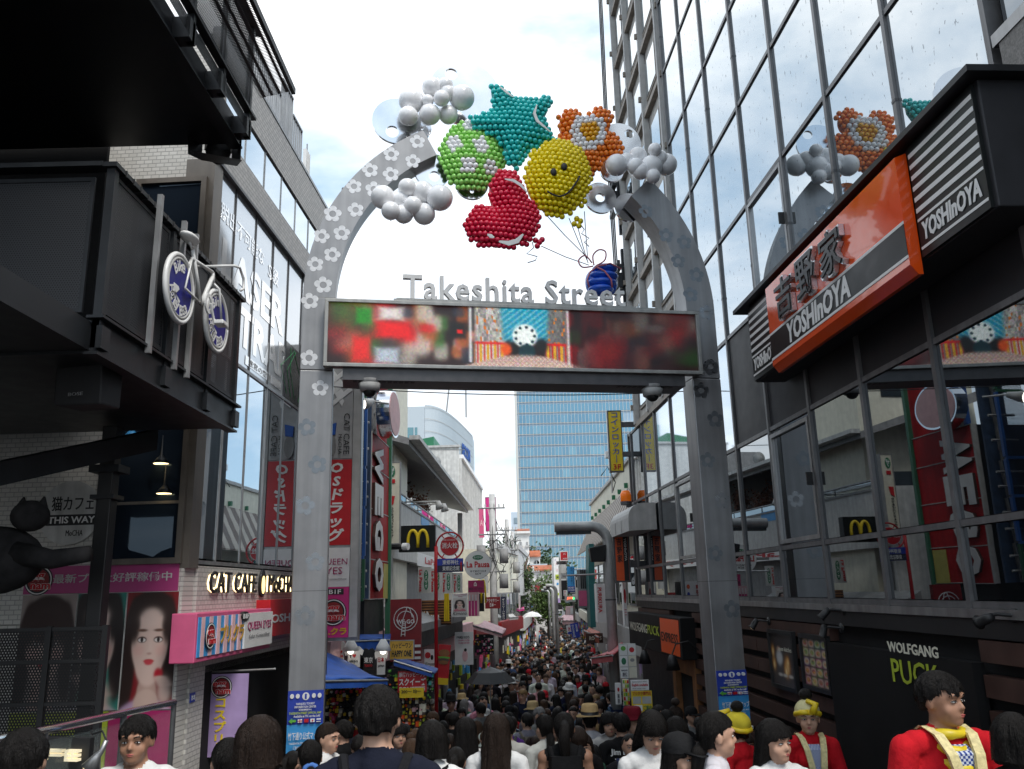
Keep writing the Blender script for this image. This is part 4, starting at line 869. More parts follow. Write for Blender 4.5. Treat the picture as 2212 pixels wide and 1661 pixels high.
# big beauty posters
mat('poster_pink', (.42, .055, .20), .4, var=.05)
def face(U, V, cx, cy, s_, bgc, hair, top, wink=False, R_=0, fringe=False):
    img = np.zeros(U.shape+(3,))+np.array(bgc); A_ = 1.45
    E_ = lambda x, y, rx, ry, w=.08: ell(U, V, cx+x*s_, cy+y*s_, rx*s_, ry*s_, w*.45)
    img = lay(img, E_(0, -.08, .66, .46, .05), hair); img = lay(img, E_(-.55, .35, .22, .45, .12), hair); img = lay(img, E_(.55, .25, .2, .4, .12), hair)
    img = lay(img, E_(0, .62, .24, .25, .1), (.50, .33, .28)); img = lay(img, E_(0, 1.0, .85, .36, .06), top); img = lay(img, E_(0, .70, .30, .16, .1), (.60, .43, .37))
    img = lay(img, E_(0, .04, .44, .38, .05), (.68, .50, .44)); img = lay(img, E_(0, .22, .33, .29, .08), (.69, .51, .45))
    img = lay(img, E_(-.42, -.2, .16, .26, .2), hair); img = lay(img, E_(.42, -.2, .16, .26, .2), hair); img = lay(img, E_(0, -.36, .5, .14, .15), hair)
    img = lay(img, E_(0, -.22, .25, .10, .3), (.70, .53, .47))
    if fringe: img = lay(img, E_(0, -.18, .46, .2, .12), hair)
    for sx_ in (-1, 1):
        img = lay(img, E_(.2*sx_, -.085, .12, .016, .35), (.14, .07, .05)); 
        if wink and sx_ > 0: img = lay(img, E_(.2*sx_, .02, .11, .013, .4), (.1, .04, .03))
        else:
            img = lay(img, E_(.2*sx_, .015, .115, .034, .15), (.10, .05, .045)); img = lay(img, E_(.2*sx_, .02, .09, .022, .15), (.75, .7, .68)); img = lay(img, E_(.2*sx_, .016, .036, .028, .15), (.03, .02, .02))
        img = lay(img, E_(.26*sx_, .13, .12, .06, .5)*.35, (.75, .35, .32))
    img = lay(img, E_(.015, .10, .05, .09, .5)*.5, (.74, .57, .51)); img = lay(img, E_(0, .165, .055, .014, .5)*.7, (.42, .22, .19))
    img = lay(img, E_(0, .245, .125, .022, .2), (.50, .05, .06)); img = lay(img, E_(0, .262, .10, .026, .3), (.55, .06, .08))
    return img
def hand(img, U, V, x, y, s_, c=(.66, .48, .42)):
    for k in range(4): img = lay(img, ell(U, V, x+.035*k*s_, y+.02*k*s_, .13*s_, .018*s_, .2), tuple(q*(1-.06*k) for q in c))
    return lay(img, ell(U, V, x+.1*s_, y+.12*s_, .12*s_, .11*s_, .2), c)
def p_a(U, V): return face(U, V, .5, .42, .78, (.34, .28, .26), (.035, .016, .014), (.30, .28, .3), fringe=True)
def p_b(U, V):
    img = face(U, V, .45, .38, .85, (.03, .22, .18), (.02, .013, .013), (.45, .42, .46), wink=True); return hand(hand(img, U, V, .25, .72, 1.6), U, V, .45, .78, 1.5)
def p_c(U, V):
    img = face(U, V, .5, .40, .80, (.22, .015, .02), (.030, .016, .014), (.48, .33, .50)); img = lay(img, ell(U, V, .70, .71, .085, .055, .12), (.50, .01, .03)); return hand(img, U, V, .74, .74, .95)
bt = cfb(cP(205, 130), cP(1388, 320)); print('POST', bt)
x0, x1 = bt[0], -.06; zt = bt[3]; zbn = CF.un(cP(800, 322))[1]; zp = CF.un(cP(800, 1215))[1]
t = thing('poster_banner', 'magenta photo booth banner with white characters above the beauty posters', 'banner', CF); box('panel', t, 'poster_pink', x0, x1, -.02, -.001, zbn, zt)
text(t, '最新プリ大好評稼働中', x0+.19*(x1-x0), x0+.96*(x1-x0), zbn+.10, zt-.08, 'white_dirty', y=-.021, bold=.03)
def eggnam(par, cx, cz, r, y):
    MB().disc(cx, cz, r, y-.004, y, 28).build('roundel', 'black', par); MB().annulus(cx, cz, r*.93, cx, cz, r*.86, y-.007, y-.003, 28).build('ring', 'white', par); MB().disc(cx, cz, r*.74, y-.0065, y-.003, 24).build('roundel_red', 'red_dk', par)
    text(par, 'egg', cx-r*.8, cx+r*.45, cz-r*.12, cz+r*.48, 'white', y=y-.008, bold=.06); text(par, 'egg', cx-r*.78, cx+r*.43, cz-r*.10, cz+r*.46, 'red', y=y-.012, bold=.03)
    text(par, 'nam', cx-r*.5, cx+r*.92, cz-r*.62, cz-r*.2, 'white', y=y-.008, bold=.06); text(par, 'nam', cx-r*.48, cx+r*.9, cz-r*.60, cz-r*.22, 'red', y=y-.012, bold=.03)
eggnam(t, x0+.095*(x1-x0), (zbn+zt)/2, .15, -.022)
xs = [CF.un(cP(x, 700))[0] for x in (140, 568, 945, 1345)]
for k, (fn, lb) in enumerate(((p_a, 'beauty poster of a face with dark fringe behind the black mesh'), (p_b, 'beauty poster of a winking face with red lips and folded hands'), (p_c, 'beauty poster of a smiling face holding a strawberry'))):
    t = thing('beauty_poster', lb, 'poster', CF, 'beauty posters on the cafe wall'); box('sheet', t, 'white_dirty', xs[k]+.004, xs[k+1]-.004, -.018, -.001, zp, zbn-.004); picture(t, xs[k]+.008, xs[k+1]-.008, zp+.004, zbn-.008, 130, 230, fn, 'print', -.021)
for k, (a, b_, ma, lb) in enumerate(((xs[0], xs[2]-.1, 'lime', 'yellow green poster below the beauty posters'), (xs[2]-.09, xs[3], 'pink_dk', 'crimson poster below the strawberry poster'))):
    t = thing('lower_poster', lb, 'poster', CF); box('sheet', t, ma, a, b_, -.018, -.001, .6, zp-.01); 
    if k: box('notice', t, 'white_dirty', a+.45, a+.62, -.024, -.019, 1.05, 1.4)
# pink house number, round cat sign
t = thing('number_plate', 'small navy house number plate on the white tile pier', 'sign', LF); q = LF.un(cP(1355, 1150)); box('plate', t, 'blue', -2.02, -1.90, -.025, -.016, q[1]-.04, q[1]+.05); text(t, '19-9', -2.0, -1.92, q[1]-.02, q[1]+.03, 'white', y=-.026)
p = CF.un(c3(350, 425)); t = thing('round_cat_sign', 'round white cat cafe direction sign with black lettering in the shade', 'sign', CF); MB().disc(p[0], p[1], .33, -.05, -.01, 36).build('disc', 'white_dirty', t); text(t, '猫カフェ', p[0]-.2, p[0]+.25, p[1]+.02, p[1]+.17, 'black', y=-.051, bold=.03); box('strip', t, 'black', p[0]-.24, p[0]+.3, -.055, -.05, p[1]-.13, p[1]-.02); text(t, 'THIS WAY', p[0]-.22, p[0]+.28, p[1]-.11, p[1]-.04, 'white', y=-.056, bold=.02); text(t, 'MoCHA', p[0]-.02, p[0]+.16, p[1]-.24, p[1]-.18, 'black', y=-.051)
# cat cafe lettering, lit from behind
t = thing('cafe_lettering', 'black cat cafe letters glowing warm on the white tile wall', 'lettering', LF)
q = boxpx(LF, c3(1022, 705), c3(1410, 835), -.06); zz0 = LF.un(c3(1040, 812), -.06)[1]; zz1 = LF.un(c3(1040, 705), -.06)[1]
for body, fa, fb in (('CAT CAFE', 0, .50), ('MoCHA', .66, 1.02)):
    X0_, X1_ = q[0]+(q[1]-q[0])*fa, q[0]+(q[1]-q[0])*fb
    text(t, body, X0_-.008, X1_+.004, zz0+.01, zz1-.02, 'glow', y=-.022, bold=.012, th=.004, name='glow_backing'); text(t, body, X0_, X1_, zz0, zz1, 'black', y=-.036, bold=.0, th=.022)
MB().disc(q[0]+.575*(q[1]-q[0]), (zz0+zz1)/2, .10, -.06, -.03, 24, rz=.17).build('medallion', 'black', t); MB().disc(q[0]+.575*(q[1]-q[0]), (zz0+zz1)/2-.02, .06, -.066, -.06, 20, rz=.11).build('medallion_light', mat('glow_soft', (.9, .65, .25), emit=1.2, var=0), t)
# pink shop sign box and OSH sign
a = LF.un(c3(952, 960), -.25); b_ = LF.un(c3(1303, 1075), -.25); z1 = LF.un(c3(1000, 905), -.25)[1]; z0 = LF.un(c3(945, 1150), -.25)[1]
t = thing('pink_sign_box', 'pink box sign with photo booth and colour contact shop lettering', 'sign', LF); box('case', t, 'pink', a[0]-.02, b_[0], -.25, .0, z0, z1, .01); B_ = (a[0]+.02, b_[0]-.02, z0+.05, z1-.04); w = B_[1]-B_[0]
items(t, B_, [('R', 0, 0, .56, 1, 'blue_sky')]+[('R', .03+k*.09, 0, .07+k*.09, 1, 'pink_lt', {'name': 'candy_stripe'}) for k in range(6)]+[('R', .565, 0, 1, 1, 'white'), ('プリ.クラ', .24, .25, .55, .75, 'gold', {'b': .04}), ('QUEEN EYES', .60, .25, .97, .52, 'pink_dk', {'b': .0}), ('Color ContactShop', .62, .62, .95, .73, 'grey', {'b': .0}), ('O', .50, -.06, .61, .2, 'black'), ('B1F', .52, 0, .60, .14, 'white', {'b': .02})], -.25); eggnam(t, B_[0]+w*.12, (B_[2]+B_[3])/2, .13, -.275)
a = LF.un(c3(1305, 890), -.2); b_ = LF.un(c3(1400, 1050), -.2)
t = thing('red_shop_sign', 'red shop sign with white letters beside the pink box sign', 'sign', LF); box('case', t, 'red', a[0], a[0]+2.2, -.2, -.0, z0+.12, z1+.1); text(t, 'OSHMANS', a[0]+.04, a[0]+2.0, z0+.28, z1-.08, 'white', y=-.202, bold=.02)
# purple hanging banner, shop interior hints
a = LF.un(c3(960, 1200), -.4); b_ = LF.un(c3(1190, 1600), -.4)
PF = front(9.9); bb = boxpx(PF, c3(945, 1205), c3(1182, 1600))
t = thing('purple_banner', 'purple cloth banner with yellow katakana hanging under the pink sign', 'banner', Frame((bb[0]+bb[1])/2, 9.9, 0, bb[2])); w = (bb[1]-bb[0])/2; h = bb[3]-bb[2]; MB().prism([(-w, .12), (-w*.6, 0), (w*.6, 0), (w, .12), (w, h), (-w, h)], 0, .01).build('cloth', 'purple_lt', t); eggnam(t, 0, h*.84, .12, -.002); text(t, 'コスプリ', -w*.22, w*.25, h*.15, h*.70, 'yellow', y=-.004, vertical=True, bold=.03); MB().tube([(-w-.05, 0, h+.02), (w+.3, 0, h+.04)], .012, 6).build('rod', 'alu', t)
for k in range(40):
    pass
# ------------------------------------------------------------------ black steel terrace
perfmat('perf', (.035, .037, .042), .022, .30); perfmat('perf_y', (.035, .037, .042), .019, .30, 1)
tr = thing('steel_terrace', 'black steel terrace with perforated railing panels on two levels', 'terrace', TF)
C0 = -2.97; zf = 4.88; zr = 6.03; zu = 4.64; print('TERR', TF.un((513, 314)), TF.un((308, 0)), TF.un(c1(1545, 640)), TF.un(c1(1590, 250)))
box('deck', tr, 'dark_metal', -8.2, -.18, .03, 6, zu+.02, zf-.02); box('edge_beam', tr, 'dark_metal', C0-.05, -.18, -.02, .03, zu, zf); box('front_beam', tr, 'dark_metal', C0-.05, C0-.01, .03, 6, zu-.002, zf)
box('edge_flange', tr, 'dark_metal', C0-.1, -.12, -.07, .05, zf, zf+.02); box('edge_flange', tr, 'dark_metal', C0-.1, -.15, -.05, .05, zu-.02, zu)
pnl = [(-2.95, -1.98), (-1.86, -1.05), (-.93, -.22)]
for a, b_ in pnl:
    o = box('mesh_panel', tr, 'perf', a, b_, -.006, 0, zf+.10, zr-.06); mb = MB()
    for (p, q, c, d) in ((a, b_, zf+.07, zf+.10), (a, b_, zr-.06, zr-.03), (a, a+.025, zf+.10, zr-.06), (b_-.025, b_, zf+.10, zr-.06)): mb.box(p, q, -.012, .006, c, d)
    mb.build('panel_frame', 'dark_metal', o)
for s_ in (-2.99, -1.92, -.99, -.20): 
    box('post', tr, 'dark_metal', s_-.03, s_+.03, -.03, .03, zf-.2, zr); box('post_foot', tr, 'dark_metal', s_-.06, s_+.06, -.06, -.02, zu+.03, zf-.05)
box('top_rail', tr, 'dark_metal', C0-.08, -.10, -.05, .05, zr, zr+.035)
for i in range(22): box('rail_clip', tr, 'black', -2.9+i*.125, -2.885+i*.125, -.054, .054, zr-.01, zr+.04)
# camera-facing railing
for k in range(4):
    y0 = .06+k*.92; o = box('front_mesh_panel', tr, 'perf_y', C0-.006, C0, y0+.10, y0+.80, zf+.10, zr-.08); mb = MB()
    for (p, q, c, d) in ((y0+.07, y0+.83, zf+.07, zf+.10), (y0+.07, y0+.83, zr-.08, zr-.05), (y0+.07, y0+.10, zf+.10, zr-.08), (y0+.80, y0+.83, zf+.10, zr-.08)): mb.box(C0-.014, C0+.006, p, q, c, d)
    mb.build('panel_frame', 'dark_metal', o); box('post', tr, 'dark_metal', C0-.06, C0-.02, y0+.85, y0+.92, zu-.1, zr)
    for zc in (zf+.3, zr-.3): box('clip', tr, 'alu', C0-.066, C0-.016, y0+.78, y0+.99, zc, zc+.04)
box('top_rail', tr, 'dark_metal', C0-.09, C0+.02, .05, 6, zr+.002, zr+.037)
# upper slab
U0 = TF.un((513, 314)); zs = U0[1]; sx1 = U0[0]
box('upper_slab', tr, 'dark_metal', -9.0, sx1, .06, 7, zs+.02, zs+.30); box('upper_edge_beam', tr, mat('beam_grey', (.045, .052, .062), .45, .3, var=.15), -9, sx1+.02, .0, .06, zs, zs+.26)
box('upper_flange', tr, 'dark_metal', -9, sx1+.04, -.04, .1, zs-.02, zs)
for k in range(8):
    s_ = sx1-.12-k*.78; box('upper_post', tr, 'dark_metal', s_-.025, s_+.025, -.16, -.1, zs+.02, zs+1.35); box('bracket', tr, 'dark_metal', s_-.09, s_+.05, -.16, .0, zs+.02, zs+.22)
    if k < 7:
        o = box('upper_mesh_panel', tr, 'perf', s_-.74, s_-.04, -.135, -.129, zs+.42, zs+1.3); box('lower_strip', o, 'perf', s_-.74, s_-.04, -.13, -.126, zs+.10, zs+.24)
for zz in (zs+.30, zs+1.33): box('upper_rail', tr, 'dark_metal', -9, sx1+.02, -.18, -.10, zz, zz+.03)
MB().add([(-9, -.18, zs+.62), (sx1+.1, -.18, zs+.62), (sx1+.1, -.52, zs+.70), (-9, -.52, zs+.70)], [(0, 1, 2, 3)]).build('mesh_shelf', 'perf', tr); box('shelf_edge', tr, 'dark_metal', -9, sx1+.12, -.56, -.52, zs+.67, zs+.74)
for (x, y) in ((-1.0, 3.0), ): MB().box(x-.1, x+.1, y-.1, y+.1, zf, zs).build('column', 'beam_grey', tr)
box('back_wall', tr, 'dark_void', -8, -.2, 6.0, 6.1, -.5, 12); box('back_shade_sheet', tr, 'dark_void', -.35, -.3, 1.45, 6.0, zf, 8.6)  # cross sheet added near-black in place of the shade behind the terrace
MB().hull8([(-3.0, 2.2, 3.4), (-.5, .6, 4.4), (-.5, .7, 4.4), (-3.0, 2.3, 3.4)], [(-3.0, 2.2, 3.6), (-.5, .6, 4.6), (-.5, .7, 4.6), (-3.0, 2.3, 3.6)]).build('brace', 'dark_metal', tr)
# column, lower mesh fence, ceiling lamp and speaker under the terrace
t = thing('steel_column', 'black steel column standing before the beauty posters', 'column', loc=at(*c3(440, 1200), 7.9).to_tuple()[:2]+(zg(8),)); hh = zu-zg(8)-.02
box('shaft', t, 'black', -.07, .07, -.07, .07, 0, hh, .01); box('cap', t, 'dark_metal', -.14, .14, -.12, .12, hh-.45, hh-.38); box('collar', t, 'dark_metal', -.11, .11, -.11, .11, hh-.7, hh-.66)
MF = front(7.6); b = boxpx(MF, c3(-30, 990), c3(460, 1600)); t = thing('mesh_fence', 'black perforated steel fence in front of the beauty posters', 'fence', MF)
perfmat('perf_fence', (.012, .012, .013), .026, .27)
for k in range(2): 
    xa = b[0]+(b[1]-b[0])*k/2; xb = b[0]+(b[1]-b[0])*(k+1)/2; box('mesh_panel', t, 'perf_fence', xa+.02, xb-.02, 0, .004, zg(7.6)+.1, b[3]); box('post', t, 'black', xb-.03, xb+.02, -.02, .03, zg(7.6), b[3]+.02)
for zz in (b[3], b[3]-.27, b[3]-.62, b[3]-.95): box('rail', t, 'black', b[0], b[1]-.032, -.012, .02, zz-.02, zz+.01)
t = thing('loudspeaker', 'black hanging loudspeaker under the terrace corner', 'speaker', Frame(*at(*c2(590, 1220), 6.0).xy, radians(-12), at(*c2(590, 1370), 6.0).z)); MB().hull8([(-.20, -.10, 0), (.20, -.10, -.02), (.16, .16, 0), (-.16, .16, 0)], [(-.19, -.14, .52), (.20, -.14, .50), (.18, .14, .56), (-.17, .14, .56)]).build('cabinet', mat('speaker', (.022, .022, .024), .6, var=.1), t, bevel=.015); MB().tube([(0, 0, .5), (0, .02, .72)], .025, 8).build('hanger', 'black', t); MB().disc(0, .60, .16, -.02, .1, 16, rz=.02).build('mount_plate', 'black', t); text(t, 'BOSE', -.05, .07, .05, .075, 'grey', y=-.135, th=.004)
t = thing('floodlight', 'black theatre floodlight with barn doors under the upper terrace corner', 'lamp', Frame(*at(*c1(1380, 1000), 8.2).xy, .3, at(*c1(1380, 1000), 8.2).z)); MB().tube([(0, -.1, .02), (0, .15, .08)], [.13, .08], 14).build('lamp_can', 'black', t, True); box('yoke', t, 'black', -.15, .15, .02, .05, .1, .28); MB().add([(-.16, -.1, -.10), (.2, -.1, -.12), (.26, -.4, -.2), (-.24, -.4, -.16)], [(0, 1, 2, 3)]).build('barn_door', 'black', t); MB().add([(.14, -.1, -.1), (.14, -.1, .12), (.24, -.3, .15), (.24, -.3, -.15)], [(0, 1, 2, 3)]).build('barn_door', 'black', t); MB().add([(-.16, -.1, -.1), (-.16, -.1, .12), (-.3, -.3, .15), (-.28, -.3, -.15)], [(0, 1, 2, 3)]).build('barn_door', 'black', t)
# bicycle hung on the railing
BKF = Frame(-2.70, 8.5, pi/2); bk = thing('hanging_bicycle', 'white bicycle with blue disc wheels hung on the terrace railing', 'bicycle', BKF)
def bp(p, dep=0): s_, z_ = BKF.un(c2(*p), dep); return Vector((s_, dep, z_))
mat('bike_white', (.74, .74, .73), .35, var=.06); mat('disc_blue', (.016, .018, .20), .5, var=.1, spec=.2)
rw = bp((1190, 587)); fw = bp((1435, 805)); R0 = (bp((1190, 360)).z-bp((1190, 815)).z)/2; print('BIKE', rw, fw, R0)
for c in (rw, fw):
    w_ = MB(); n = 40
    for rr, y0, y1 in ((R0, -.02, .02), ): w_.tube([(c.x+rr*cos(2*pi*i/n), 0, c.z+rr*sin(2*pi*i/n)) for i in range(n+1)], .022, 8)
    o = w_.build('wheel', 'bike_white', bk, True); MB().tube([(c.x+R0*.88*cos(2*pi*i/n), -.005, c.z+R0*.88*sin(2*pi*i/n)) for i in range(n+1)], .016, 6).build('rim', 'grey_l', o, True); MB().disc(c.x, c.z, R0*.87, -.012, .012, 40).build('disc', 'disc_blue', o)
    for wd, a0 in (('Bike', 2.35), ('Honey Bee', 3.5)):
        for k, ch in enumerate(wd):
            a = a0-k*.30 if wd == 'Bike' else a0+k*.235
            r2 = R0*.66
            if ch != ' ': 
                lt = text(o, ch, -.035, .035, -.045, .045, 'white', y=0, bold=.02, keep=True, th=.003); lt.location = (c.x+r2*cos(a), -.014, c.z+r2*sin(a)); lt.rotation_euler = (0, -(a-pi/2) if wd == 'Bike' else -(a+pi/2), 0)
    MB().prism([(c.x-.10, c.z-.08), (c.x-.03, c.z-.02), (c.x-.05, c.z-.0), (c.x-.14, c.z+.0), (c.x-.14, c.z-.10), (c.x-.12, c.z-.06), (c.x-.02, c.z-.14), (c.x, c.z-.11)], -.016, -.012).build('arrow', 'white', o)
bb_ = bp((1335, 690)); st_ = bp((1280, 330)); sd_ = bp((1258, 275)); hd = bp((1412, 480)); hb = bp((1408, 440)); fk = bp((1415, 550))
mb = MB()
for a, b_, r in ((bb_, st_, .017), (st_+Vector((0, 0, -.08)), hd, .016), (bb_, hd+Vector((0, 0, -.05)), .02), (hd, fk, .019), (st_, sd_, .014)): mb.tube([a, b_], r, 8)
for y_ in (-.05, .05):
    o_ = Vector((0, y_, 0)); mb.tube([rw+o_, st_+Vector((0, 0, -.08))], .009, 6); mb.tube([rw+o_, bb_], .010, 6); mb.tube([fk, fk+o_+Vector((.03, 0, -.05)), fw+o_], .011, 6)
mb.build('bike_frame', 'bike_white', bk, True)
MB().ball(sd_+Vector((0, 0, .03)), (.14, .07, .035), 14, 8).build('saddle', 'white', bk, True)
hp = [hb+Vector((0, -.2, 0)), hb+Vector((.10, -.22, .02)), hb+Vector((.22, -.22, -.04)), hb+Vector((.24, -.22, -.13)), hb+Vector((.16, -.22, -.18))]
mb = MB().tube([hb+Vector((0, -.2, 0)), hb+Vector((0, .2, 0))], .013, 8); mb.tube(hp, .013, 8); mb.tube([p+Vector((0, .42, 0)) for p in hp], .013, 8); mb.build('handlebar', 'bike_white', bk, True)
MB().annulus(bb_.x, bb_.z, .09, bb_.x, bb_.z, .06, -.075, -.06, 24).build('chainring', 'bike_white', bk); MB().tube([bb_+Vector((0, -.085, 0)), bb_+Vector((.10, -.09, -.14))], .012, 8).build('crank', 'bike_white', bk); box('pedal', bk, 'bike_white', bb_.x+.04, bb_.x+.17, -.19, -.1, bb_.z-.17, bb_.z-.13, .01)
for s_ in (bp((1105, 500)).x-.03, bp((1235, 900)).x, bp((1320, 900)).x): box('mount_bar', bk, 'alu', s_-.018, s_+.018, .06, .10, zf-.05, zr+.12)
# lower left: glass balustrade with steel handrail, lit coffee letters, lamp
GF = Frame(*at(*cP(1310, 1160), 6.2).xy, radians(52))
p1_, p2_ = at(*cP(1320, 1155), 6.4), at(*cP(0, 1440), 3.6)
t = thing('handrail', 'polished steel handrail with glass balustrade before the posters', 'railing', loc=(p1_.x, p1_.y, 0)); d = p2_-p1_
MB().tube([(0, 0, p1_.z), (d.x, d.y, p2_.z), (d.x*1.6, d.y*1.6, p2_.z+(p2_.z-p1_.z)*.6)], .022, 12).build('rail', 'steel_mirror', t, True)
mat('clear_glass', (.5, .6, .58), .05, var=0, alpha=.16); MB().add([(0, 0, p1_.z-.05), (d.x, d.y, p2_.z-.05), (d.x, d.y, p2_.z-1.0), (0, 0, p1_.z-1.0)], [(0, 1, 2, 3)]).build('glass', 'clear_glass', t)
for q in (0, .42, .84): MB().tube([(d.x*q, d.y*q, p1_.z+(p2_.z-p1_.z)*q), (d.x*q, d.y*q, p1_.z-1.4)], .02, 8).build('post', 'alu_dark', t)
EF = Frame(*at(*cP(540, 1500), 4.4).xy, radians(-14)); q = boxpx(EF, cP(395, 1425), cP(632, 1600)); t = thing('lit_letters', 'warm white coffee letters on a dark board behind the handrail', 'sign', EF); box('board', t, 'black', q[0]-.5, q[1]+.02, .01, .04, q[2]-.2, q[3]+.0); text(t, 'EE', q[0]+.10, q[1]-.02, q[2]+.0, q[3]-.05, mat('letter_cream', (.85, .74, .50), .4, emit=.25, var=0), y=.008, th=.03, bold=.05); text(t, 'F', q[0]-.09, q[0]+.08, q[2]+.0, q[3]-.05, 'letter_cream', y=.008, th=.03, bold=.05)
LPp = at(*cP(735, 1590), 4.2); t = thing('clip_lamp', 'reflector clip lamp shining on the coffee letters', 'lamp', loc=LPp); t.scale = (.6, .6, .6); MB().tube([(.06, 0, .14), (.03, 0, .06), (0, 0, .03), (-.04, 0, -.06)], [.018, .02, .03, .075], 14).build('shade', 'alu', t, True); MB().tube([(-.041, 0, -.062), (-.043, 0, -.066)], .068, 12).build('bulb', 'glow', t); MB().tube([(.06, 0, .14), (.0, .05, .2), (-.1, .1, .17)], .008, 6).build('arm', 'black', t)
# cat figure in the shade
CTp = at(*c3(120, 560), 7.0); t = thing('cat_sculpture', 'dark cat figure stretching its paw under the terrace', 'sculpture', loc=CTp); mb = MB(); mb.ball((-.25, 0, -.15), (.42, .25, .28), 14, 10); mb.ball((.05, -.05, .20), (.15, .14, .13), 14, 10)
mat('cat_grey', (.03, .029, .03), .9, spec=.1, var=.3, vs=8); mb.tube([(0, -.1, -.1), (.3, -.12, -.16), (.6, -.1, -.12)], [.10, .08, .065], 10); mb.tube([(-.5, 0, -.1), (-.9, .1, .05), (-1.1, .1, .3)], [.08, .06, .04], 8); mb.build('body', 'cat_grey', t, True)
for q in (-.04, .13): MB().tube([(q, -.03, .28), (q+.01, -.03, .36)], [.045, .008], 8).build('ear', 'cat_grey', t)
# ------------------------------------------------------------------ street beyond the gate, left side
def S(name, label, cat, Y, cf, p, q, ma, its=(), th=.06, frame=None, fm='alu_dark', group=None, ang=0):
    fr = front(Y, ang) if not ang else Frame(at(*cf(*p), Y).x, Y, ang)
    b = boxpx(fr, cf(*p), cf(*q)); return sign(name, label, cat, fr, b, th, ma, list(its), frame, fm, group)
mat('sign_grey', (.40, .40, .40), .5, var=.1)
OF = 13.2
# vertical shop sign tower: four stacked panels in one frame
F13 = front(OF); xl = -3.25; xr = F13.un(cL(470, 900))[0]; zt = F13.un(cL(480, 20))[1]+.6; zb0 = F13.un(cM(395, 500))[1]
t = thing('sign_tower', 'tall stacked shop sign with red drug store and cat cafe panels behind the left pillar', 'sign', F13)
box('frame', t, 'alu', xl-.04, xr+.14, .02, .2, zb0-.05, zt); box('edge_strip', t, 'grey_l', xr+.01, xr+.13, -.02, .02, zb0, zt-.01)
def tz(cf, y, x=470): return F13.un(cf(x, y))[1]
lev = [(zt-.02, tz(cL, 612), 'sign_grey', 'cat_panel'), (tz(cL, 622), tz(cL, 1252), 'red', 'drug_panel'), (tz(cL, 1272), tz(cL, 1560), 'white', 'eyes_panel'), (tz(cL, 1562), zb0, 'magenta', 'photo_panel')]
for a, b_, ma, nm_ in lev: box(nm_, t, ma, xl, xr, -.01, .02, b_, a)
def sub(k, its): items(t, (xl, xr, lev[k][1], lev[k][0]), its, -.01)
v13 = F13.un(cL(300, 900))[0]; fx = lambda x: (F13.un(cL(x, 900))[0]-xl)/(xr-xl)
sub(0, [('P', 0, 0, 0, 0, 'white', {'pts': [(.1+k*.1, .1+.09*k), (.16+k*.1, .06+.09*k), (.75+.02*k, .35+.08*k), (.7+.02*k, .40+.08*k)], 'name': 'branch'}) for k in range(3)]+[('P', 0, 0, 0, 0, 'white', {'pts': [(.95, .18+.1*k), (.98, .22+.1*k), (.5, .36+.1*k), (.48, .32+.1*k)], 'name': 'branch'}) for k in range(3)]+[('CAT CAFE', .80, .62, .94, .97, 'black', {'rot': 1, 'b': .0}), ('MoCHA', .68, .80, .76, .97, 'black', {'rot': 1, 'b': 0}), ('O', .38, .80, .62, .99, 'grey', {'name': 'cat_picture'}), ('P', 0, 0, 0, 0, 'text_blue', {'pts': [(.40, .72), (.62, .70), (.60, .80), (.42, .81)], 'name': 'hat_picture'})])
sub(1, [('OSドラッグ', .48, .04, .86, .96, 'white', {'v': True, 'b': .035, 's': .15})])
sub(2, [('QUEEN', .30, .28, .95, .46, 'pink_dk', {'b': 0}), ('EYES', .36, .50, .84, .68, 'pink_dk', {'b': 0}), ('ColorContactShop', .30, .78, .94, .83, 'grey', {'b': 0})])
sub(3, [('R', .2, .03, .88, .15, 'black', {'name': 'pill'}), ('B1F', .55, .05, .82, .135, 'white', {'b': .02}), ('プリ.クラ', .2, .80, .97, .95, 'gold', {'b': .05})]); eggnam(t, xl+(xr-xl)*.66, lev[3][1]+(lev[3][0]-lev[3][1])*.5, .20, -.02)
# scaffold of mesh
perfmat('mesh_navy', (.012, .025, .07), .028, .36); perfmat('mesh_green', (.01, .04, .02), .028, .36); mat('frame_blue', (.02, .10, .36), .45, var=.1); mat('frame_green', (.02, .10, .05), .5, var=.1)
WF = Frame(-2.66, 15.5, atan2(1, .03)); FW = front(14.6)
t = thing('mesh_tower', 'blue and green framed mesh tower with pipes beside the red letter wall', 'tower', FW); x0 = FW.un(cL(497, 800))[0]-.35; x1 = FW.un(cL(574, 800))[0]; lv = [FW.un(cL(540, y))[1] for y in (1655, 1345, 975, 680, 165, -150)]
for k in range(5):
    g_ = k in (0, 4); box('mesh_panel', t, 'mesh_green' if g_ else 'mesh_navy', x0, x1-.03, 0, .004, lv[k]+.03, lv[k+1]-.02); box('beam', t, 'frame_green' if g_ else 'frame_blue', x0, x1, -.03, .03, lv[k]-.03, lv[k]+.02)
    box('corner_post', t, 'frame_green' if g_ else 'frame_blue', x1-.03, x1+.02, -.03, .04, lv[k]+.021, lv[k+1]-.031)
    for q in (.3, .68): MB().tube([(x0, .3, lv[k]+(lv[k+1]-lv[k])*q), (x1, .3, lv[k]+(lv[k+1]-lv[k])*q)], .025, 6).build('pipe', 'grey_l', t)
    MB().tube([(x0+.3, .4, lv[k]), (x0+.35, .4, lv[k+1])], .03, 6).build('pipe', 'grey', t)
box('back_panel', t, mat('tower_back', (.03, .06, .12), .6, var=.3), x0, x1, .5, .55, lv[0], lv[-1]); MB().tube([(x0+.2, .15, lv[0]+.3), (x1-.1, .15, lv[1]-.1)], .022, 6).build('brace', 'grey_l', t)
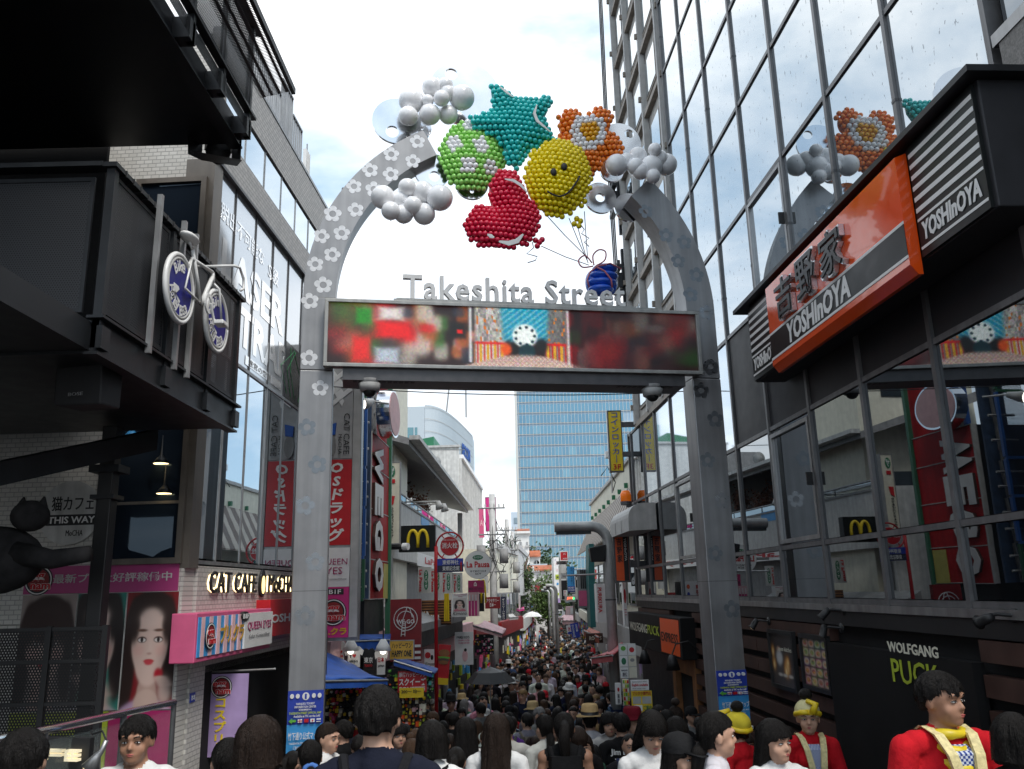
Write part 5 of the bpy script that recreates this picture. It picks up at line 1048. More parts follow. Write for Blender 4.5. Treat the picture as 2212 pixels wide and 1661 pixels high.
p = at(*cL(580, 210), 13.9); t = thing('floodlight', 'lit white floodlight on a pole end in front of the mesh tower', 'lamp', loc=p); MB().tube([(-.06, -.1, -.03), (0, 0, 0), (.1, .12, .06)], [.115, .09, .05], 14).build('lamp_head', 'white', t, True); MB().tube([(-.062, -.104, -.031), (-.066, -.11, -.033)], .1, 14).build('bulb', 'glow_w', t); MB().tube([(.1, .12, .06), (.3, .5, .1)], .02, 6).build('arm', 'white', t)
# red letter wall
rw_ = thing('red_wall', 'dark red shop facade panels with white framing left of the street', 'building', WF)
zA = WF.un(cL(600, 395))[1]; zB_ = WF.un(cL(600, 1655))[1]; sN = WF.un(cL(745, 900))[0]
zz = [zB_, WF.un(cL(650, 1365))[1], WF.un(cL(650, 1000))[1], WF.un(cL(650, 690))[1], zA]
for k in range(4): box('panel', rw_, 'wego_red', .02, sN, 0, .08, zz[k]+.008, zz[k+1]-.008)
for k in range(5): box('trim', rw_, 'white_dirty', .0, sN+.02, -.01, .02, zz[k]-.008, zz[k]+.008)
box('edge_trim', rw_, 'white_dirty', -.01, .02, -.012, .1, zz[0], zz[4]); box('body', rw_, 'dark_metal', .03, sN+.1, .09, 3, zB_-1.6, zA); box('upper_panel', rw_, 'wego_red', 1.0, sN+.3, .1, .2, zA, zA+1.5)
for x in (.25, .6, .9): box('upper_post', rw_, 'frame_blue' if x < .4 else 'grey', x, x+.07, .1, .2, zA, zA+2.6)
for k in range(7): box('ladder_rung', rw_, 'grey', .6, .95, .12, .16, zA+.2+k*.32, zA+.25+k*.32)
mat('yellow_panel', (.55, .50, .12), .5, var=.1); mat('frame_green2', (.04, .16, .09), .5, var=.1)
box('yellow_panel', rw_, 'yellow_panel', sN-.45, sN-.02, -.012, 0, WF.un(cL(700, 1650))[1], WF.un(cL(700, 1390))[1]); box('green_post', rw_, 'frame_green2', sN+.03, sN+.12, -.05, .05, zB_-1, zA+1.5)
for ch, y0, y1 in (('W', 485, 790), ('E', 780, 1050), ('G', 1050, 1310), ('O', 1335, 1615)):
    a = WF.un(cL(664, y0+12), -.1); b_ = WF.un(cL(722, y0+12), -.1); z0 = WF.un(cL(664, y1-18), -.1)[1]
    tl = thing('wall_letter', 'big white letter %s standing off the dark red wall' % ch, 'lettering', WF, 'letters on the red wall')
    if True:    # turned on their side as on the wall
        text(tl, ch, a[0], b_[0], z0, a[1], 'white', y=-.06, th=.010, bold=.05, rot=1, name='letter_face'); text(tl, ch, a[0], b_[0], z0, a[1], 'slat_brown', y=-.0, th=.058, bold=.045, rot=1, name='letter_body')  # letter sides brown: their dark reddish reflection is put into the colour
    else:
        text(tl, ch, a[0]-.1, b_[0]+.1, z0, a[1], 'white', y=-.30, th=.02, bold=.05, name='letter_face'); text(tl, ch, a[0]-.1, b_[0]+.1, z0, a[1], 'silver', y=-.0, th=.295, bold=.045, name='letter_body')
p = WF.un(cL(735, 290), -.2); t = thing('round_sign', 'round red sign with steel rim above the red letter wall', 'sign', WF); MB().disc(p[0], p[1], .62, -.35, -.1, 36, rz=.46).build('rim', 'steel_mirror', t); MB().disc(p[0], p[1], .57, -.36, -.35, 36, rz=.42).build('face', 'pink_lt', t)
# pale tall building behind
FY = front(19.5); b = boxpx(FY, cL(680, -300), cL(766, 420)); t = thing('pale_tower_block', 'pale yellow building rising behind the red letter wall', 'building', FY); box('wall', t, 'cream', -6, b[1], .5, 3, 0, b[3]); box('parapet', t, 'grey_l', -6, b[1]+.05, .45, 3.05, b[3], b[3]+.2)
for k in range(3): pane(t, -5.5, -3.6, b[3]-1.6-k*3, b[3]-.5-k*3, 'glass_cafe', .48)
# signs facing up the street
S('pasta_sign', 'cream vertical restaurant sign with green circle and black kana', 'sign', 18.6, cL, (742, 648), (824, 1240), 'cream', [('O', .12, .04, .62, .18, 'green'), ('ザ', .2, .06, .55, .16, 'white'), ('R', .2, .21, .62, .26, 'red'), ('P', 0, 0, 0, 0, 'red', {'pts': [(.15, .42), (.62, .42), (.5, .52), (.15, .55)]}), ('ゆであげパスタ&ピザ', .25, .56, .55, .93, 'black', {'v': True, 'b': .02})], .12, .02, 'grey')
t = S('burger_sign', 'black projecting sign with golden double arch', 'sign', 19.4, cL, (826, 1117), (1088, 1298), 'sign_black', [], .2, .01, 'black')
w = .0
bb = boxpx(front(19.4), cL(826, 1117), cL(1088, 1298)); W_ = (bb[1]-bb[0]); H_ = bb[3]-bb[2]
def arches(par, cx, z0, w_, h_, y, ma, r=.045):
    for sg in (-1, 1):
        P = []
        for i in range(15):
            q = i/14; ang = pi*q; x = cx+sg*w_*.25+cos(pi-ang)*w_*.25*(1+.15*sin(ang*0)); zz_ = z0+h_*sin(ang)**.62 if 0 < i < 14 else z0
            if (sg < 0 and i > 7) or (sg > 0 and i < 7): zz_ = z0+max(0, (zz_-z0))
            P.append((x, y, zz_))
        MB().tube(P, r, 8).build('golden_arch', ma, par, True)
arches(t, .02, H_*.14, W_*.56, H_*.68, -.02, 'yellow', .036)
box('arm', t, 'black', -W_/2-.3, -W_/2, .05, .15, H_*.35, H_*.6)
p = at(*cL(820, 1268), 18.9); t = thing('spot_lamp', 'small black and white projecting spotlight beside the burger sign', 'lamp', loc=p); MB().tube([(-.25, 0, 0), (.1, 0, .0)], .06, 8).build('body', 'black', t); MB().tube([(.1, 0, 0), (.22, -.05, 0)], .08, 10).build('lamp_head', 'white', t)
# fire hydrant sign
FH = front(16.5); c = FH.un(cL(1197, 1262)); r_o = FH.un(cL(1297, 1262))[0]-c[0]; r_i = FH.un(cL(1268, 1262))[0]-c[0]; px_ = FH.un(cL(1095, 1262))[0]
t = thing('hydrant_sign', 'red fire hydrant sign in a ring on a red pole', 'sign', Frame(px_, 16.5, 0, zg(16.5))); z_ = c[1]-zg(16.5); cx = c[0]-px_
MB().tube([(cx+r_o*cos(q*2*pi/36), 0, z_+r_o*sin(q*2*pi/36)) for q in range(37)], .018, 6).build('ring', 'red', t, True); MB().disc(cx, z_, r_i, -.02, .02, 36).build('disc', 'white', t); MB().disc(cx, z_, r_i*.95, -.024, -.02, 36).build('disc_face', 'red', t); text(t, '消火栓', cx-r_i*.82, cx+r_i*.82, z_-r_i*.25, z_+r_i*.35, 'white', y=-.026, bold=.02); text(t, 'FIRE HYDRANT', cx-r_i*.65, cx+r_i*.65, z_+r_i*.55, z_+r_i*.68, 'white', y=-.026)
MB().tube([(cx-r_o, 0, z_), (cx-r_o-.005, 0, z_-.4), (cx-r_o-.0, 0, 0)], .035, 10).build('pole', 'red', t, True)
for q in (.9, 2.2, 4.1, 5.3): MB().tube([(cx+r_i*cos(q), 0, z_+r_i*sin(q)), (cx+r_o*cos(q), 0, z_+r_o*sin(q))], .012, 5).build('stay', 'red', t)
bl = boxpx(FH, cL(1106, 1357), cL(1298, 1452)); B_ = (bl[0]-px_, bl[1]-px_, bl[2]-zg(16.5), bl[3]-zg(16.5)); box('plate', t, 'blue', B_[0], B_[1], -.02, .0, B_[2], B_[3]); items(t, B_, [('R', .01, .5, .99, .98, 'navy'), ('東郷神社', .2, .1, .82, .45, 'white', {'b': .01}), ('東郷記念館', .2, .55, .85, .9, 'white', {'b': .01}), ('P', 0, 0, 0, 0, 'red', {'pts': [(.92, .2), (.97, .45), (.94, .45), (.94, .9), (.90, .9), (.90, .45), (.87, .45)], 'name': 'arrow'})], -.02)
# round pasta sign
FR_ = front(24); c = FR_.un(cL(1405, 1400)); R_ = FR_.un(cL(1506, 1400))[0]-c[0]
t = thing('round_pasta_sign', 'round white restaurant sign with red lettering and green oval', 'sign', Frame(c[0], 24, 0, c[1]-R_)); MB().disc(0, R_, R_, 0, .12, 40).build('rim', 'grey_l', t); MB().disc(0, R_, R_*.97, -.005, 0, 40).build('face', 'white', t)
MB().disc(0, R_*1.52, R_*.38, -.012, -.005, 24, rz=R_*.17).build('green_oval', 'green', t); text(t, 'ラパウザ', -R_*.3, R_*.3, R_*1.44, R_*1.6, 'white', y=-.013, bold=.02); text(t, 'La Pausa', -R_*.82, R_*.85, R_*.80, R_*1.24, 'red', y=-.007, bold=.03); text(t, 'ゆであげパスタ\n&ピザ', -R_*.55, R_*.6, R_*.28, R_*.62, 'black', y=-.007, bold=.02); box('bracket', t, 'grey', -R_-.4, -R_*.9, .04, .1, R_*.9, R_*1.1)
# long roofed building with balcony
BF = Frame(-2.78, 19.2, atan2(1, .02)); zsl = BF.un(cL(1000, 690))[1]
def bz(x, y): return BF.un(cL(x, y))
print('SLAB', bz(765, 540), bz(1275, 1000), bz(880, 900), bz(1250, 1165), bz(840, 1300), bz(1260, 1330))
bd = thing('balcony_building', 'grey building with a deep sloping roof slab and planted balcony over the burger shop', 'building', BF)
sE = bz(1275, 1000)[0]; zs_ = (bz(765, 540)[1]+bz(1275, 1000)[1])/2; zr_ = (bz(880, 900)[1]+bz(1250, 1165)[1])/2; zw = bz(840, 1300)[1]
MB().hull8([(0, -.35, zs_), (sE, -.35, zs_), (sE, 3, zs_+1.0), (0, 3, zs_+1.0)], [(0, -.35, zs_+.16), (sE, -.35, zs_+.16), (sE, 3, zs_+1.25), (0, 3, zs_+1.25)]).build('roof_slab', 'grey', bd); box('roof_edge', bd, 'white_dirty', 0, sE, -.6, -.36, zs_+.12, zs_+.22)
box('parapet_wall', bd, 'white_dirty', 0, sE, 0, .15, zw-.2, zr_-.25); box('parapet_cap', bd, 'grey', 0, sE, -.03, .18, zr_-.25, zr_-.2); box('recess_back', bd, 'dark_metal', 0, sE, 2.2, 2.4, zw, zs_+.9); box('floor', bd, 'grey', 0, sE, .15, 2.2, zr_-1.0, zr_-.9)
MB().tube([(0, .05, zr_), (sE, .05, zr_)], .03, 8).build('handrail', 'alu', bd)
for k in range(9): box('rail_post', bd, 'alu_dark', k*sE/8-.02, k*sE/8+.02, .03, .07, zr_-.2, zr_); 
for k in range(8): pane(bd, k*sE/8+.03, (k+1)*sE/8-.03, zr_-.18, zr_-.03, 'glass_cafe', .04)
box('column', bd, 'grey_l', sE-.25, sE-.05, -.1, .1, zw, zs_); box('end_wall', bd, 'white_dirty', -.12, 0, 0, 2.4, -.5, zr_-.2); box('lower_wall', bd, 'grey', 0, sE, .3, .5, -.6, zw-.21)
zl = [bz(1000, 1430), bz(1000, 1610)]
# green wall sign and blue wall patch on the balcony front
box('blue_patch', bd, 'blue_sky', bz(985, 1060)[0], bz(1045, 1060)[0], -.01, 0, bz(1000, 1110)[1], bz(1000, 1030)[1])
text(bd, 'LaPausa ラパウザ', bz(1010, 1340)[0], bz(1260, 1340)[0], zw-.18, zw+.05, 'red', y=-.02, bold=.02); box('fascia', bd, 'white', bz(955, 1340)[0], sE, -.015, .0, zw-.26, zw+.1)
for k in range(4):
    xa = 965+k*92-k*k*2; ww = 95-k*9
    S('banner_panel', ['white roof sign panel with red and green pasta lettering, first from the red wall', 'white roof sign panel with red and green pasta lettering, second from the red wall', 'white roof sign panel with red and green pasta lettering, third from the red wall', 'white roof sign panel with red and green pasta lettering, beside the pink sign'][k], 'sign', 20.5+k*1.0, cL, (xa, 1418+k*14), (xa+ww, 1608), 'white_dirty', [('La Pausa', .08, .1, .32, .95, 'red', {'rot': 1, 'b': .03}), ('O', .45, .12, .78, .55, 'green'), ('O', .45, .45, .78, .88, 'green'), ('ラパウザ', .53, .18, .7, .82, 'white', {'v': True, 'b': .02})], .05, group='pasta sign panels')
S('dance_sign', 'crimson sign with white house mark and kana below the round pasta sign', 'sign', 25, cL, (1332, 1517), (1453, 1608), 'pink_dk', [('P', 0, 0, 0, 0, 'white', {'pts': [(.36, .25), (.45, .1), (.54, .25), (.54, .45), (.36, .45)]}), ('6F', .39, .22, .51, .4, 'pink_dk'), ('東京ダンスアカデミー', .05, .55, .95, .75, 'navy', {'b': .01})], .08)
# plants on the balcony
mat('leaf_a', (.05, .09, .025), .6, var=.3, vs=3); mat('leaf_b', (.09, .15, .035), .6, var=.3, vs=3); mat('leaf_c', (.032, .065, .022), .6, var=.3, vs=3); mat('leaf_red', (.20, .07, .035), .6, var=.3, vs=3); mat('bark', (.10, .07, .05), .85, var=.25, bump=.5)
def leaves(name, par, c, R3, n, size, ma, seed=1, clump=9):
    r = np.random.default_rng(seed); cl = r.normal(size=(clump*3, 3)); cl /= np.linalg.norm(cl, axis=1)[:, None]; cl *= (r.random((clump*3, 1))**.5)*.85
    k = r.integers(0, len(cl), n); P = cl[k]+r.normal(size=(n, 3))*.20; P = P*np.array(R3)+np.array(c)
    a = r.normal(size=(n, 3)); a /= np.linalg.norm(a, axis=1)[:, None]; b = np.cross(a, r.normal(size=(n, 3))); b /= np.linalg.norm(b, axis=1)[:, None]
    s_ = size*(.6+.8*r.random((n, 1))); v = np.stack([P-a*s_, P+b*s_*.45, P+a*s_, P-b*s_*.45], 1).reshape(-1, 3); f = np.arange(4*n).reshape(-1, 4)
    me = bpy.data.meshes.new(name); me.from_pydata(v.tolist(), [], f.tolist()); me.materials.append(MATS[ma]); me.update(); o = link(name, me, par); o['kind'] = 'stuff'; return o
def tree(label, loc, h, R3, n, size, ma, seed, trunk=.12, group=None, name='street_tree'):
    t = thing(name, label, 'tree', loc=loc, group=group); r = random.Random(seed); mb = MB(); mb.tube([(0, 0, -.2), (.05, 0, h*.35), (-.03, .03, h*.7)], [trunk, trunk*.75, trunk*.4], 8)
    for k in range(7):
        a = r.random()*6.28; mb.tube([(0, 0, h*(.35+.05*k)), (R3[0]*.4*cos(a), R3[1]*.4*sin(a), h*(.5+.05*k)), (R3[0]*.75*cos(a), R3[1]*.75*sin(a), h*(.62+.05*k))], [trunk*.4, trunk*.25, trunk*.08], 5)
    mb.build('trunk', 'bark', t, True); leaves('crown', t, (0, 0, h*.72), R3, n, size, ma, seed, 14); return t
for k, (x, y, w_, ma, lb) in enumerate(((850, 860, .6, 'leaf_c', 'dark green shrub on the balcony behind the pasta sign'), (1000, 880, .8, 'leaf_red', 'reddish maple shrub on the balcony'), (1060, 930, .5, 'leaf_red', 'small reddish shrub at the far end of the balcony'))):
    s_, _ = BF.un(cL(x, y), .3); t = thing('balcony_shrub', lb, 'plant', Frame(*BF.w(s_, 0, .6).xy, BF.ang, zr_-.9)); MB().tube([(0, 0, 0), (.03, 0, .8)], .02, 6).build('stem', 'bark', t); leaves('foliage', t, (0, 0, 1.0+.1*k), (w_, .4, .75), 900, .05, ma, 20+k)
for k, x in enumerate((1110, 1150)):
    p = at(*cL(x, 960+18*k), 22+1.2*k); t = thing('arm_spotlight', ['white arm spotlight reaching out from the balcony, nearer the maple shrub', 'white arm spotlight reaching out from the balcony, nearer the louvre building'][k], 'lamp', loc=p); MB().tube([(-1.0, .2, .12), (0, 0, .1)], .02, 6).build('arm', 'white', t); MB().tube([(0, 0, .1), (.05, -.02, -.1)], [.06, .11], 12).build('lamp_head', 'white_dirty', t, True)
t = thing('satellite_dish', 'grey satellite dish and aerial on the roof slab', 'antenna', loc=at(*cF(665, 1010), 25)); MB().tube([(0, 0, 0), (-.05, 0, .25)], .02, 6).build('mast', 'grey', t); MB().tube([(0, -.05, .45), (0, .05, .47)], [.22, .12], 20).build('dish', 'grey_l', t, True).rotation_euler = (0, 0, 1.0); MB().tube([(-.4, 0, .2), (-.4, 0, .95)], .014, 5).build('aerial_mast', 'grey', t); MB().tube([(-.8, 0, .9), (.9, 0, .85)], .012, 5).build('aerial', 'grey', t)
# white louvre building
NF = Frame(-2.6, 39.5, atan2(1, .033)); nz = NF.un(cF(905, 745))[1]; nE = NF.un(cF(1165, 1160))[0]
nb = thing('louvre_building', 'white building with vertical louvre fins along the street', 'building', NF); G0 = front(39.4); gb0 = boxpx(G0, cF(412, 672), cF(858, 1380))
box('body', nb, 'grey', 0, nE, .25, 6, -.5, nz+.2); 
for k in range(34):
    s_ = k*nE/33; MB().box(s_-.05, s_+.05, -.12, .24, 0, nz).build('fin', 'white_dirty', nb)
box('head_beam', nb, 'white', -.05, nE, -.2, .24, nz, nz+.18); box('gable_wall', nb, 'white_dirty', -.12, -.02, -.0, 4.2, -.5, gb0[3]); box('gable_cap', nb, 'grey_l', -.2, .0, -.05, 4.25, gb0[3], gb0[3]+.1); box('gable_pipe', nb, 'grey_l', -.2, -.12, 1.35, 1.5, 1, gb0[3]-.3)
MB().hull8([(-.1, 1.2, gb0[3]+.1), (-.1, 3.4, gb0[3]+.1), (4, 3.4, gb0[3]+.1), (4, 1.2, gb0[3]+.1)], [(-.1, 1.2, gb0[3]+.55), (-.1, 3.4, gb0[3]+.15), (4, 3.4, gb0[3]+.15), (4, 1.2, gb0[3]+.55)]).build('ridge', 'green', nb)
# curved office tower far behind
FS = front(230); sx0 = FS.un(cF(180, 500))[0]-25; sx1 = FS.un(cF(548, 300))[0]; sz1 = FS.un(cF(548, 208))[1]
mat('tower_panel', (.46, .52, .56), .35, var=.06); mat('tower_glass', (.13, .27, .31), .25, var=.1, vs=.2); mat('tower_glass_b', (.23, .30, .345), .3, var=.08, vs=.2)
ot = thing('curved_office_tower', 'distant pale office tower with curved facade and blue rooftop lettering', 'building', FS)
box('flat_wing', ot, 'tower_panel', sx0, sx1, 0, 30, 0, sz1)
for k in range(9):
    z1 = sz1-6-k*5.2; box('ribbon_window', ot, 'tower_glass', sx1-24, sx1-2, -.3, 0, z1-4.2, z1); box('ribbon_window', ot, 'tower_glass', sx0, sx1-30, -.3, 0, z1-4.2, z1)
    for q in range(6): box('window_bar', ot, 'tower_panel', sx1-24+q*4.2, sx1-23.7+q*4.2, -.5, -.3, z1-4.2, z1)
cur = []
for i in range(15):
    q = i/14; u = cF(552+q*525, 300)[0]; Yc = 230+46*q**2.2+4*q; p = at(u, 900, Yc); cur.append((p.x, p.y-230))
ztc = [FS.un(cF(555, 210))[1]]*15
v = []; n = 15
for x, y in cur: v += [(x, y, 0), (x, y, sz1+.5)]
f = [(2*i, 2*i+2, 2*i+3, 2*i+1) for i in range(14)]; L_ = len(v); v += [(cur[0][0], 60, 0), (cur[0][0], 60, sz1), (cur[-1][0], 61, 0), (cur[-1][0], 61, sz1)]; f += [(28, L_+2, L_+3, 29)]
MB().add(v, f).build('curved_wing', 'tower_panel', ot)
for k in range(7):
    z1 = sz1-14-k*7
    for i in range(5, 13):
        (xa, ya), (xb, yb) = cur[i], cur[i+1]; MB().add([(xa, ya-.3, z1-5.6), (xb, yb-.3, z1-5.6), (xb, yb-.3, z1), (xa, ya-.3, z1)], [(0, 1, 2, 3)]).build('curved_window', 'tower_glass_b', ot)
for k in range(14):
    z1 = sz1-3.5*k; 
    for i in range(14):
        (xa, ya), (xb, yb) = cur[i], cur[i+1]; MB().add([(xa, ya-.4, z1-.14), (xb, yb-.4, z1-.14), (xb, yb-.4, z1), (xa, ya-.4, z1)], [(0, 1, 2, 3)]).build('floor_line', 'grey_l', ot) if i < 5 or k < 4 else None
(xa, ya), (xb, yb) = cur[11], cur[14]; tt = text(ot, 'SECOM', xa, xb-.5, sz1-9.8, sz1-5.5, 'text_blue', y=0, bold=.04, th=.6); me = tt.data
for q in me.vertices: q.co.y += np.interp(q.co.x, [c_[0] for c_ in cur], [c_[1] for c_ in cur])-1.2
for q in (5, 11): MB().tube([(sx1+q, 12, sz1-1), (sx1+q+(1 if q < 10 else 0), 12, sz1+8)], .25, 6).build('mast', 'grey', ot)
# blue glass tower
TB = front(300); b = boxpx(TB, cR(122, 100), cR(1200, 1400)); ZTOP = 98; nfl = 24
glz = [glassmat('sky_glass_%d' % i, c, .26, .03, (.70, .90, 1)) for i, c in enumerate(((.02, .085, .15), (.05, .16, .23), (.035, .12, .185), (.09, .22, .28)))]
mat('tower_spandrel', (.30, .43, .55), .35, var=.04); mat('tower_mullion', (.55, .55, .52), .5, var=0)
bt_ = thing('blue_glass_tower', 'tall blue glass office tower closing the view down the street', 'building', TB); box('body', bt_, 'tower_spandrel', b[0], b[1], .3, 40, -2, ZTOP); pw = 2.55; ncol = int((b[1]-b[0])/pw); cnt = 0
rr = random.Random(5)
for k in range(nfl):
    z0 = 2+k*4.0; rowc = rr.choice([0, 1, 2, 2, 1])
    for i in range(ncol):
        xa = b[0]+.6+i*pw
        if cnt < 300 and z0 < 86: box('pane', bt_, glz[rowc if rr.random() < .72 else rr.randrange(4)], xa, xa+pw-.12, 0, .25, z0, z0+2.9); cnt += 1
        elif i == 0: box('window_row', bt_, glz[1], xa, b[1], .02, .25, z0, z0+2.9)
    box('floor_band', bt_, 'tower_mullion', b[0], b[1], -.12, .02, z0-.25, z0-.1)
for i in range(2*ncol): box('mullion', bt_, 'tower_mullion', b[0]+.5+i*pw/2, b[0]+.62+i*pw/2, -.10, .0, -2, ZTOP)
box('edge_fin', bt_, 'tower_mullion', b[0]-.9, b[0], -.2, 8, -2, ZTOP)
print('TOWERPANES', cnt, ncol)
t = thing('distant_block', 'faint pale blue office block far beside the blue tower', 'building', front(600)); b = boxpx(front(600), cF(1505, 1380), cF(1610, 1500)); box('wall', t, mat('far_blue', (.50, .58, .66), .6, var=.03), b[0], b[1]+20, 0, 30, 0, b[3]); 
for k in range(3): box('window_row', t, 'tower_glass_b', b[0]+2, b[1]+18, -.4, 0, b[3]-8-k*9, b[3]-4-k*9)
# pink banners on the louvre building
S('pink_banner', 'tall magenta shop banner hanging beside the utility pole', 'banner', 37, cF, (1222, 1218), (1340, 1588), 'magenta', [('V', .2, .35, .55, .6, 'pink_lt'), ('A', .4, .6, .8, .85, 'pink_lt')], .1, .02, 'grey')
S('rose_banner', 'faded rose banner on the far end of the louvre building', 'banner', 38.5, cF, (1150, 1335), (1208, 1661), 'pink', [('A', .2, .4, .8, .6, 'pink_lt')], .1)
# utility poles
def pole(label, u, Y, vt, r=.16, tr=True, seed=0):
    p = at(u, vt, Y); z0 = zg(Y); t = thing('utility_pole', label, 'pole', loc=(p.x, Y, z0), group='utility poles'); h = p.z-z0; rr = random.Random(seed)
    MB().tube([(0, 0, 0), (0, 0, h)], [r, r*.72], 10).build('shaft', 'grey_l', t, True)
    for q in (.93, .80, .62): MB().tube([(-.55, -.1, h*q), (.5, -.1, h*q)], .035, 6).build('crossarm', 'grey', t)
    for q in range(6): MB().tube([(-.45+q*.18, -.1, h*.93), (-.45+q*.18, -.1, h*.93+.16)], .035, 6).build('insulator', 'white_dirty', t)
    if tr:
        for sx_, zq in ((-.45, .72), (.42, .70), (.4, .58)): MB().tube([(sx_, -.15, h*zq-.32), (sx_, -.15, h*zq+.22)], .17, 12).build('transformer', 'grey', t, True)
        box('junction_box', t, 'grey_l', -.55, -.2, -.35, -.1, h*.52, h*.60)
    for k in range(12):
        a = Vector((rr.uniform(-.5, .5), -.1, h*rr.uniform(.6, .95))); b_ = Vector((rr.uniform(-.5, .5), -.1, h*rr.uniform(.5, .9))); m_ = (a+b_)/2+Vector((rr.uniform(-.5, .5), -.1, rr.uniform(-.4, .3))); MB().tube([a, a.lerp(m_, .6), m_, b_.lerp(m_, .5), b_], .011, 5).build('cable', 'black', t, True)
    return p
tops = [pole('concrete utility pole with grey transformers beside the round pasta sign', cL(1512, 0)[0]-1, 33, cL(0, 880)[1], .17, True, 1), pole('concrete utility pole with cable tangle before the turquoise sign', cL(1618, 0)[0], 42, cL(0, 1065)[1], .15, True, 2), pole('slim concrete utility pole behind the turquoise sign', cS(590, 0)[0]+2, 50, cS(0, 90)[1], .15, True, 3), pole('slim white pole in front of the tiled white building', cS(897, 0)[0], 68, cS(0, 590)[1], .13, False, 4)]
for k in range(6):
    a = tops[k % 3]-Vector((0, 0, .5+.3*k)); b_ = tops[(k % 3)+1]-Vector((0, 0, .4+.2*k)); tag(MB().tube([a.lerp(b_, i/8)-Vector((0, 0, .5*(1-(i/4-1)**2))) for i in range(9)], .016, 4).build('overhead_cable', 'black'), 'black cable sagging between the utility poles', 'cable', 'cables between the poles')
# white tiled-roof building
mat('roof_tile', (.40, .12, .055), .7, var=.25, vs=2); mat('stucco', (.70, .70, .68), .75, var=.06, bump=.15)
SP = front(75); sp = thing('tiled_roof_building', 'white stucco building with terracotta roofs and arched windows', 'building', SP)
def sb(p, q): return boxpx(SP, cS(*p), cS(*q))
def roofstrip(b, d0, out=.35, n=18):
    for k in range(n): MB().hull8([(b[0]+(b[1]-b[0])*k/n, d0-out, b[2]), (b[0]+(b[1]-b[0])*(k+.86)/n, d0-out, b[2]), (b[0]+(b[1]-b[0])*(k+.86)/n, d0+.5, b[3]), (b[0]+(b[1]-b[0])*k/n, d0+.5, b[3])], [(b[0]+(b[1]-b[0])*k/n, d0-out, b[2]+.12), (b[0]+(b[1]-b[0])*(k+.86)/n, d0-out, b[2]+.12), (b[0]+(b[1]-b[0])*(k+.86)/n, d0+.5, b[3]+.12), (b[0]+(b[1]-b[0])*k/n, d0+.5, b[3]+.12)]).build('roof_tile', 'roof_tile', sp)
b = sb((655, 105), (848, 382)); box('bell_tower', sp, 'stucco', b[0], b[1], 1, 5, b[2]-3, b[3]); b2 = sb((632, 58), (862, 100)); box('tower_eave', sp, 'stucco', b2[0], b2[1], .7, 5.3, b2[2]-.05, b2[2]+.15); roofstrip((b2[0]+.05, b2[1]-.05, b2[2]+.15, b2[3]), 1, .3, 12)
b = sb((680, 430), (1010, 620)); box('upper_block', sp, 'stucco', b[0], b[1], 1.5, 8, b[2]-2, b[3]); rb = sb((680, 375), (1015, 445)); roofstrip((rb[0], rb[1], rb[2], rb[3]), 1.5, .3, 24)
b = sb((765, 640), (1170, 900)); box('lower_block', sp, 'stucco', b[0], b[1]+.4, 0, 8, -1.5, b[3]); rb = sb((765, 595), (1170, 650)); roofstrip((rb[0], rb[1], rb[2], rb[3]), 0, .3, 28); box('left_block', sp, 'stucco', b[0]-4, b[0], .4, 8, -1.5, b[3]+1.5)
def archwin(p, q, d):
    b = sb(p, q); n = 10; w_ = (b[1]-b[0])/2; cx = (b[0]+b[1])/2; z1 = b[3]-w_*.8; o = MB().prism([(b[0], b[2]), (b[1], b[2]), (b[1], z1)]+[(cx+w_*cos(pi*i/n), z1+w_*.8*sin(pi*i/n)) for i in range(1, n)]+[(b[0], z1)], d-.06, d).build('window', 'glass_low', sp); box('window_bar', o, 'grey', cx-.05, cx+.05, d-.1, d-.06, b[2], b[3]); box('sill', o, 'grey_l', b[0]-.1, b[1]+.1, d-.2, d, b[2]-.15, b[2])
for p, q, d in (((720, 480), (755, 545), 1.5), ((778, 482), (820, 545), 1.5), ((915, 495), (995, 560), 1.5), ((855, 705), (885, 812), 0), ((953, 708), (983, 812), 0), ((1012, 730), (1032, 812), 0), ((1080, 705), (1160, 780), 0), ((780, 705), (802, 810), 0), ((710, 228), (740, 285), 1), ((805, 232), (828, 280), 1)): archwin(p, q, d)
b = sb((820, 880), (1030, 950)); MB().hull8([(b[0], -1.5, b[2]), (b[1], -1.5, b[2]), (b[1], 0, b[3]), (b[0], 0, b[3])], [(b[0], -1.5, b[2]+.1), (b[1], -1.5, b[2]+.1), (b[1], 0, b[3]+.1), (b[0], 0, b[3]+.1)]).build('entrance_roof', 'red_dk', sp); box('balcony_rail', sp, 'tower_panel', sb((760, 555), (1110, 600))[0], sb((760, 555), (1110, 600))[1], .9, 1.0, sb((760, 555), (1110, 600))[2], sb((760, 555), (1110, 600))[3])
# trees
def T(label, u, Y, zc, R3, n, size, ma, seed, group=None):
    p = at(u, 1200, Y); h = zc/.72; return tree(label, (p.x, Y, zg(Y)), h, R3, n, size, ma, seed, .05*h**.8, group)
T('big dark green tree rising behind the tiled-roof building', cS(600, 0)[0], 105, 7.0, (6.5, 5, 4.2), 9000, .30, 'leaf_c', 1, 'tall trees behind'); T('dark green tree between the bell tower and the blue tower', cS(930, 0)[0], 112, 5.5, (4.2, 4, 3.8), 7000, .30, 'leaf_c', 2, 'tall trees behind'); T('green tree standing left of the bell tower behind the poles', cS(480, 0)[0], 98, 6.0, (4.2, 4, 3.6), 6000, .28, 'leaf_a', 3, 'tall trees behind')
T('light green street tree beside the pipe lamps', cS(1090, 0)[0], 58, 3.9, (1.5, 1.2, 1.6), 3500, .11, 'leaf_b', 4); T('green street tree beside the turquoise sign', cS(665, 0)[0], 52, 5.2, (1.1, 1, 1.25), 2600, .11, 'leaf_a', 5)
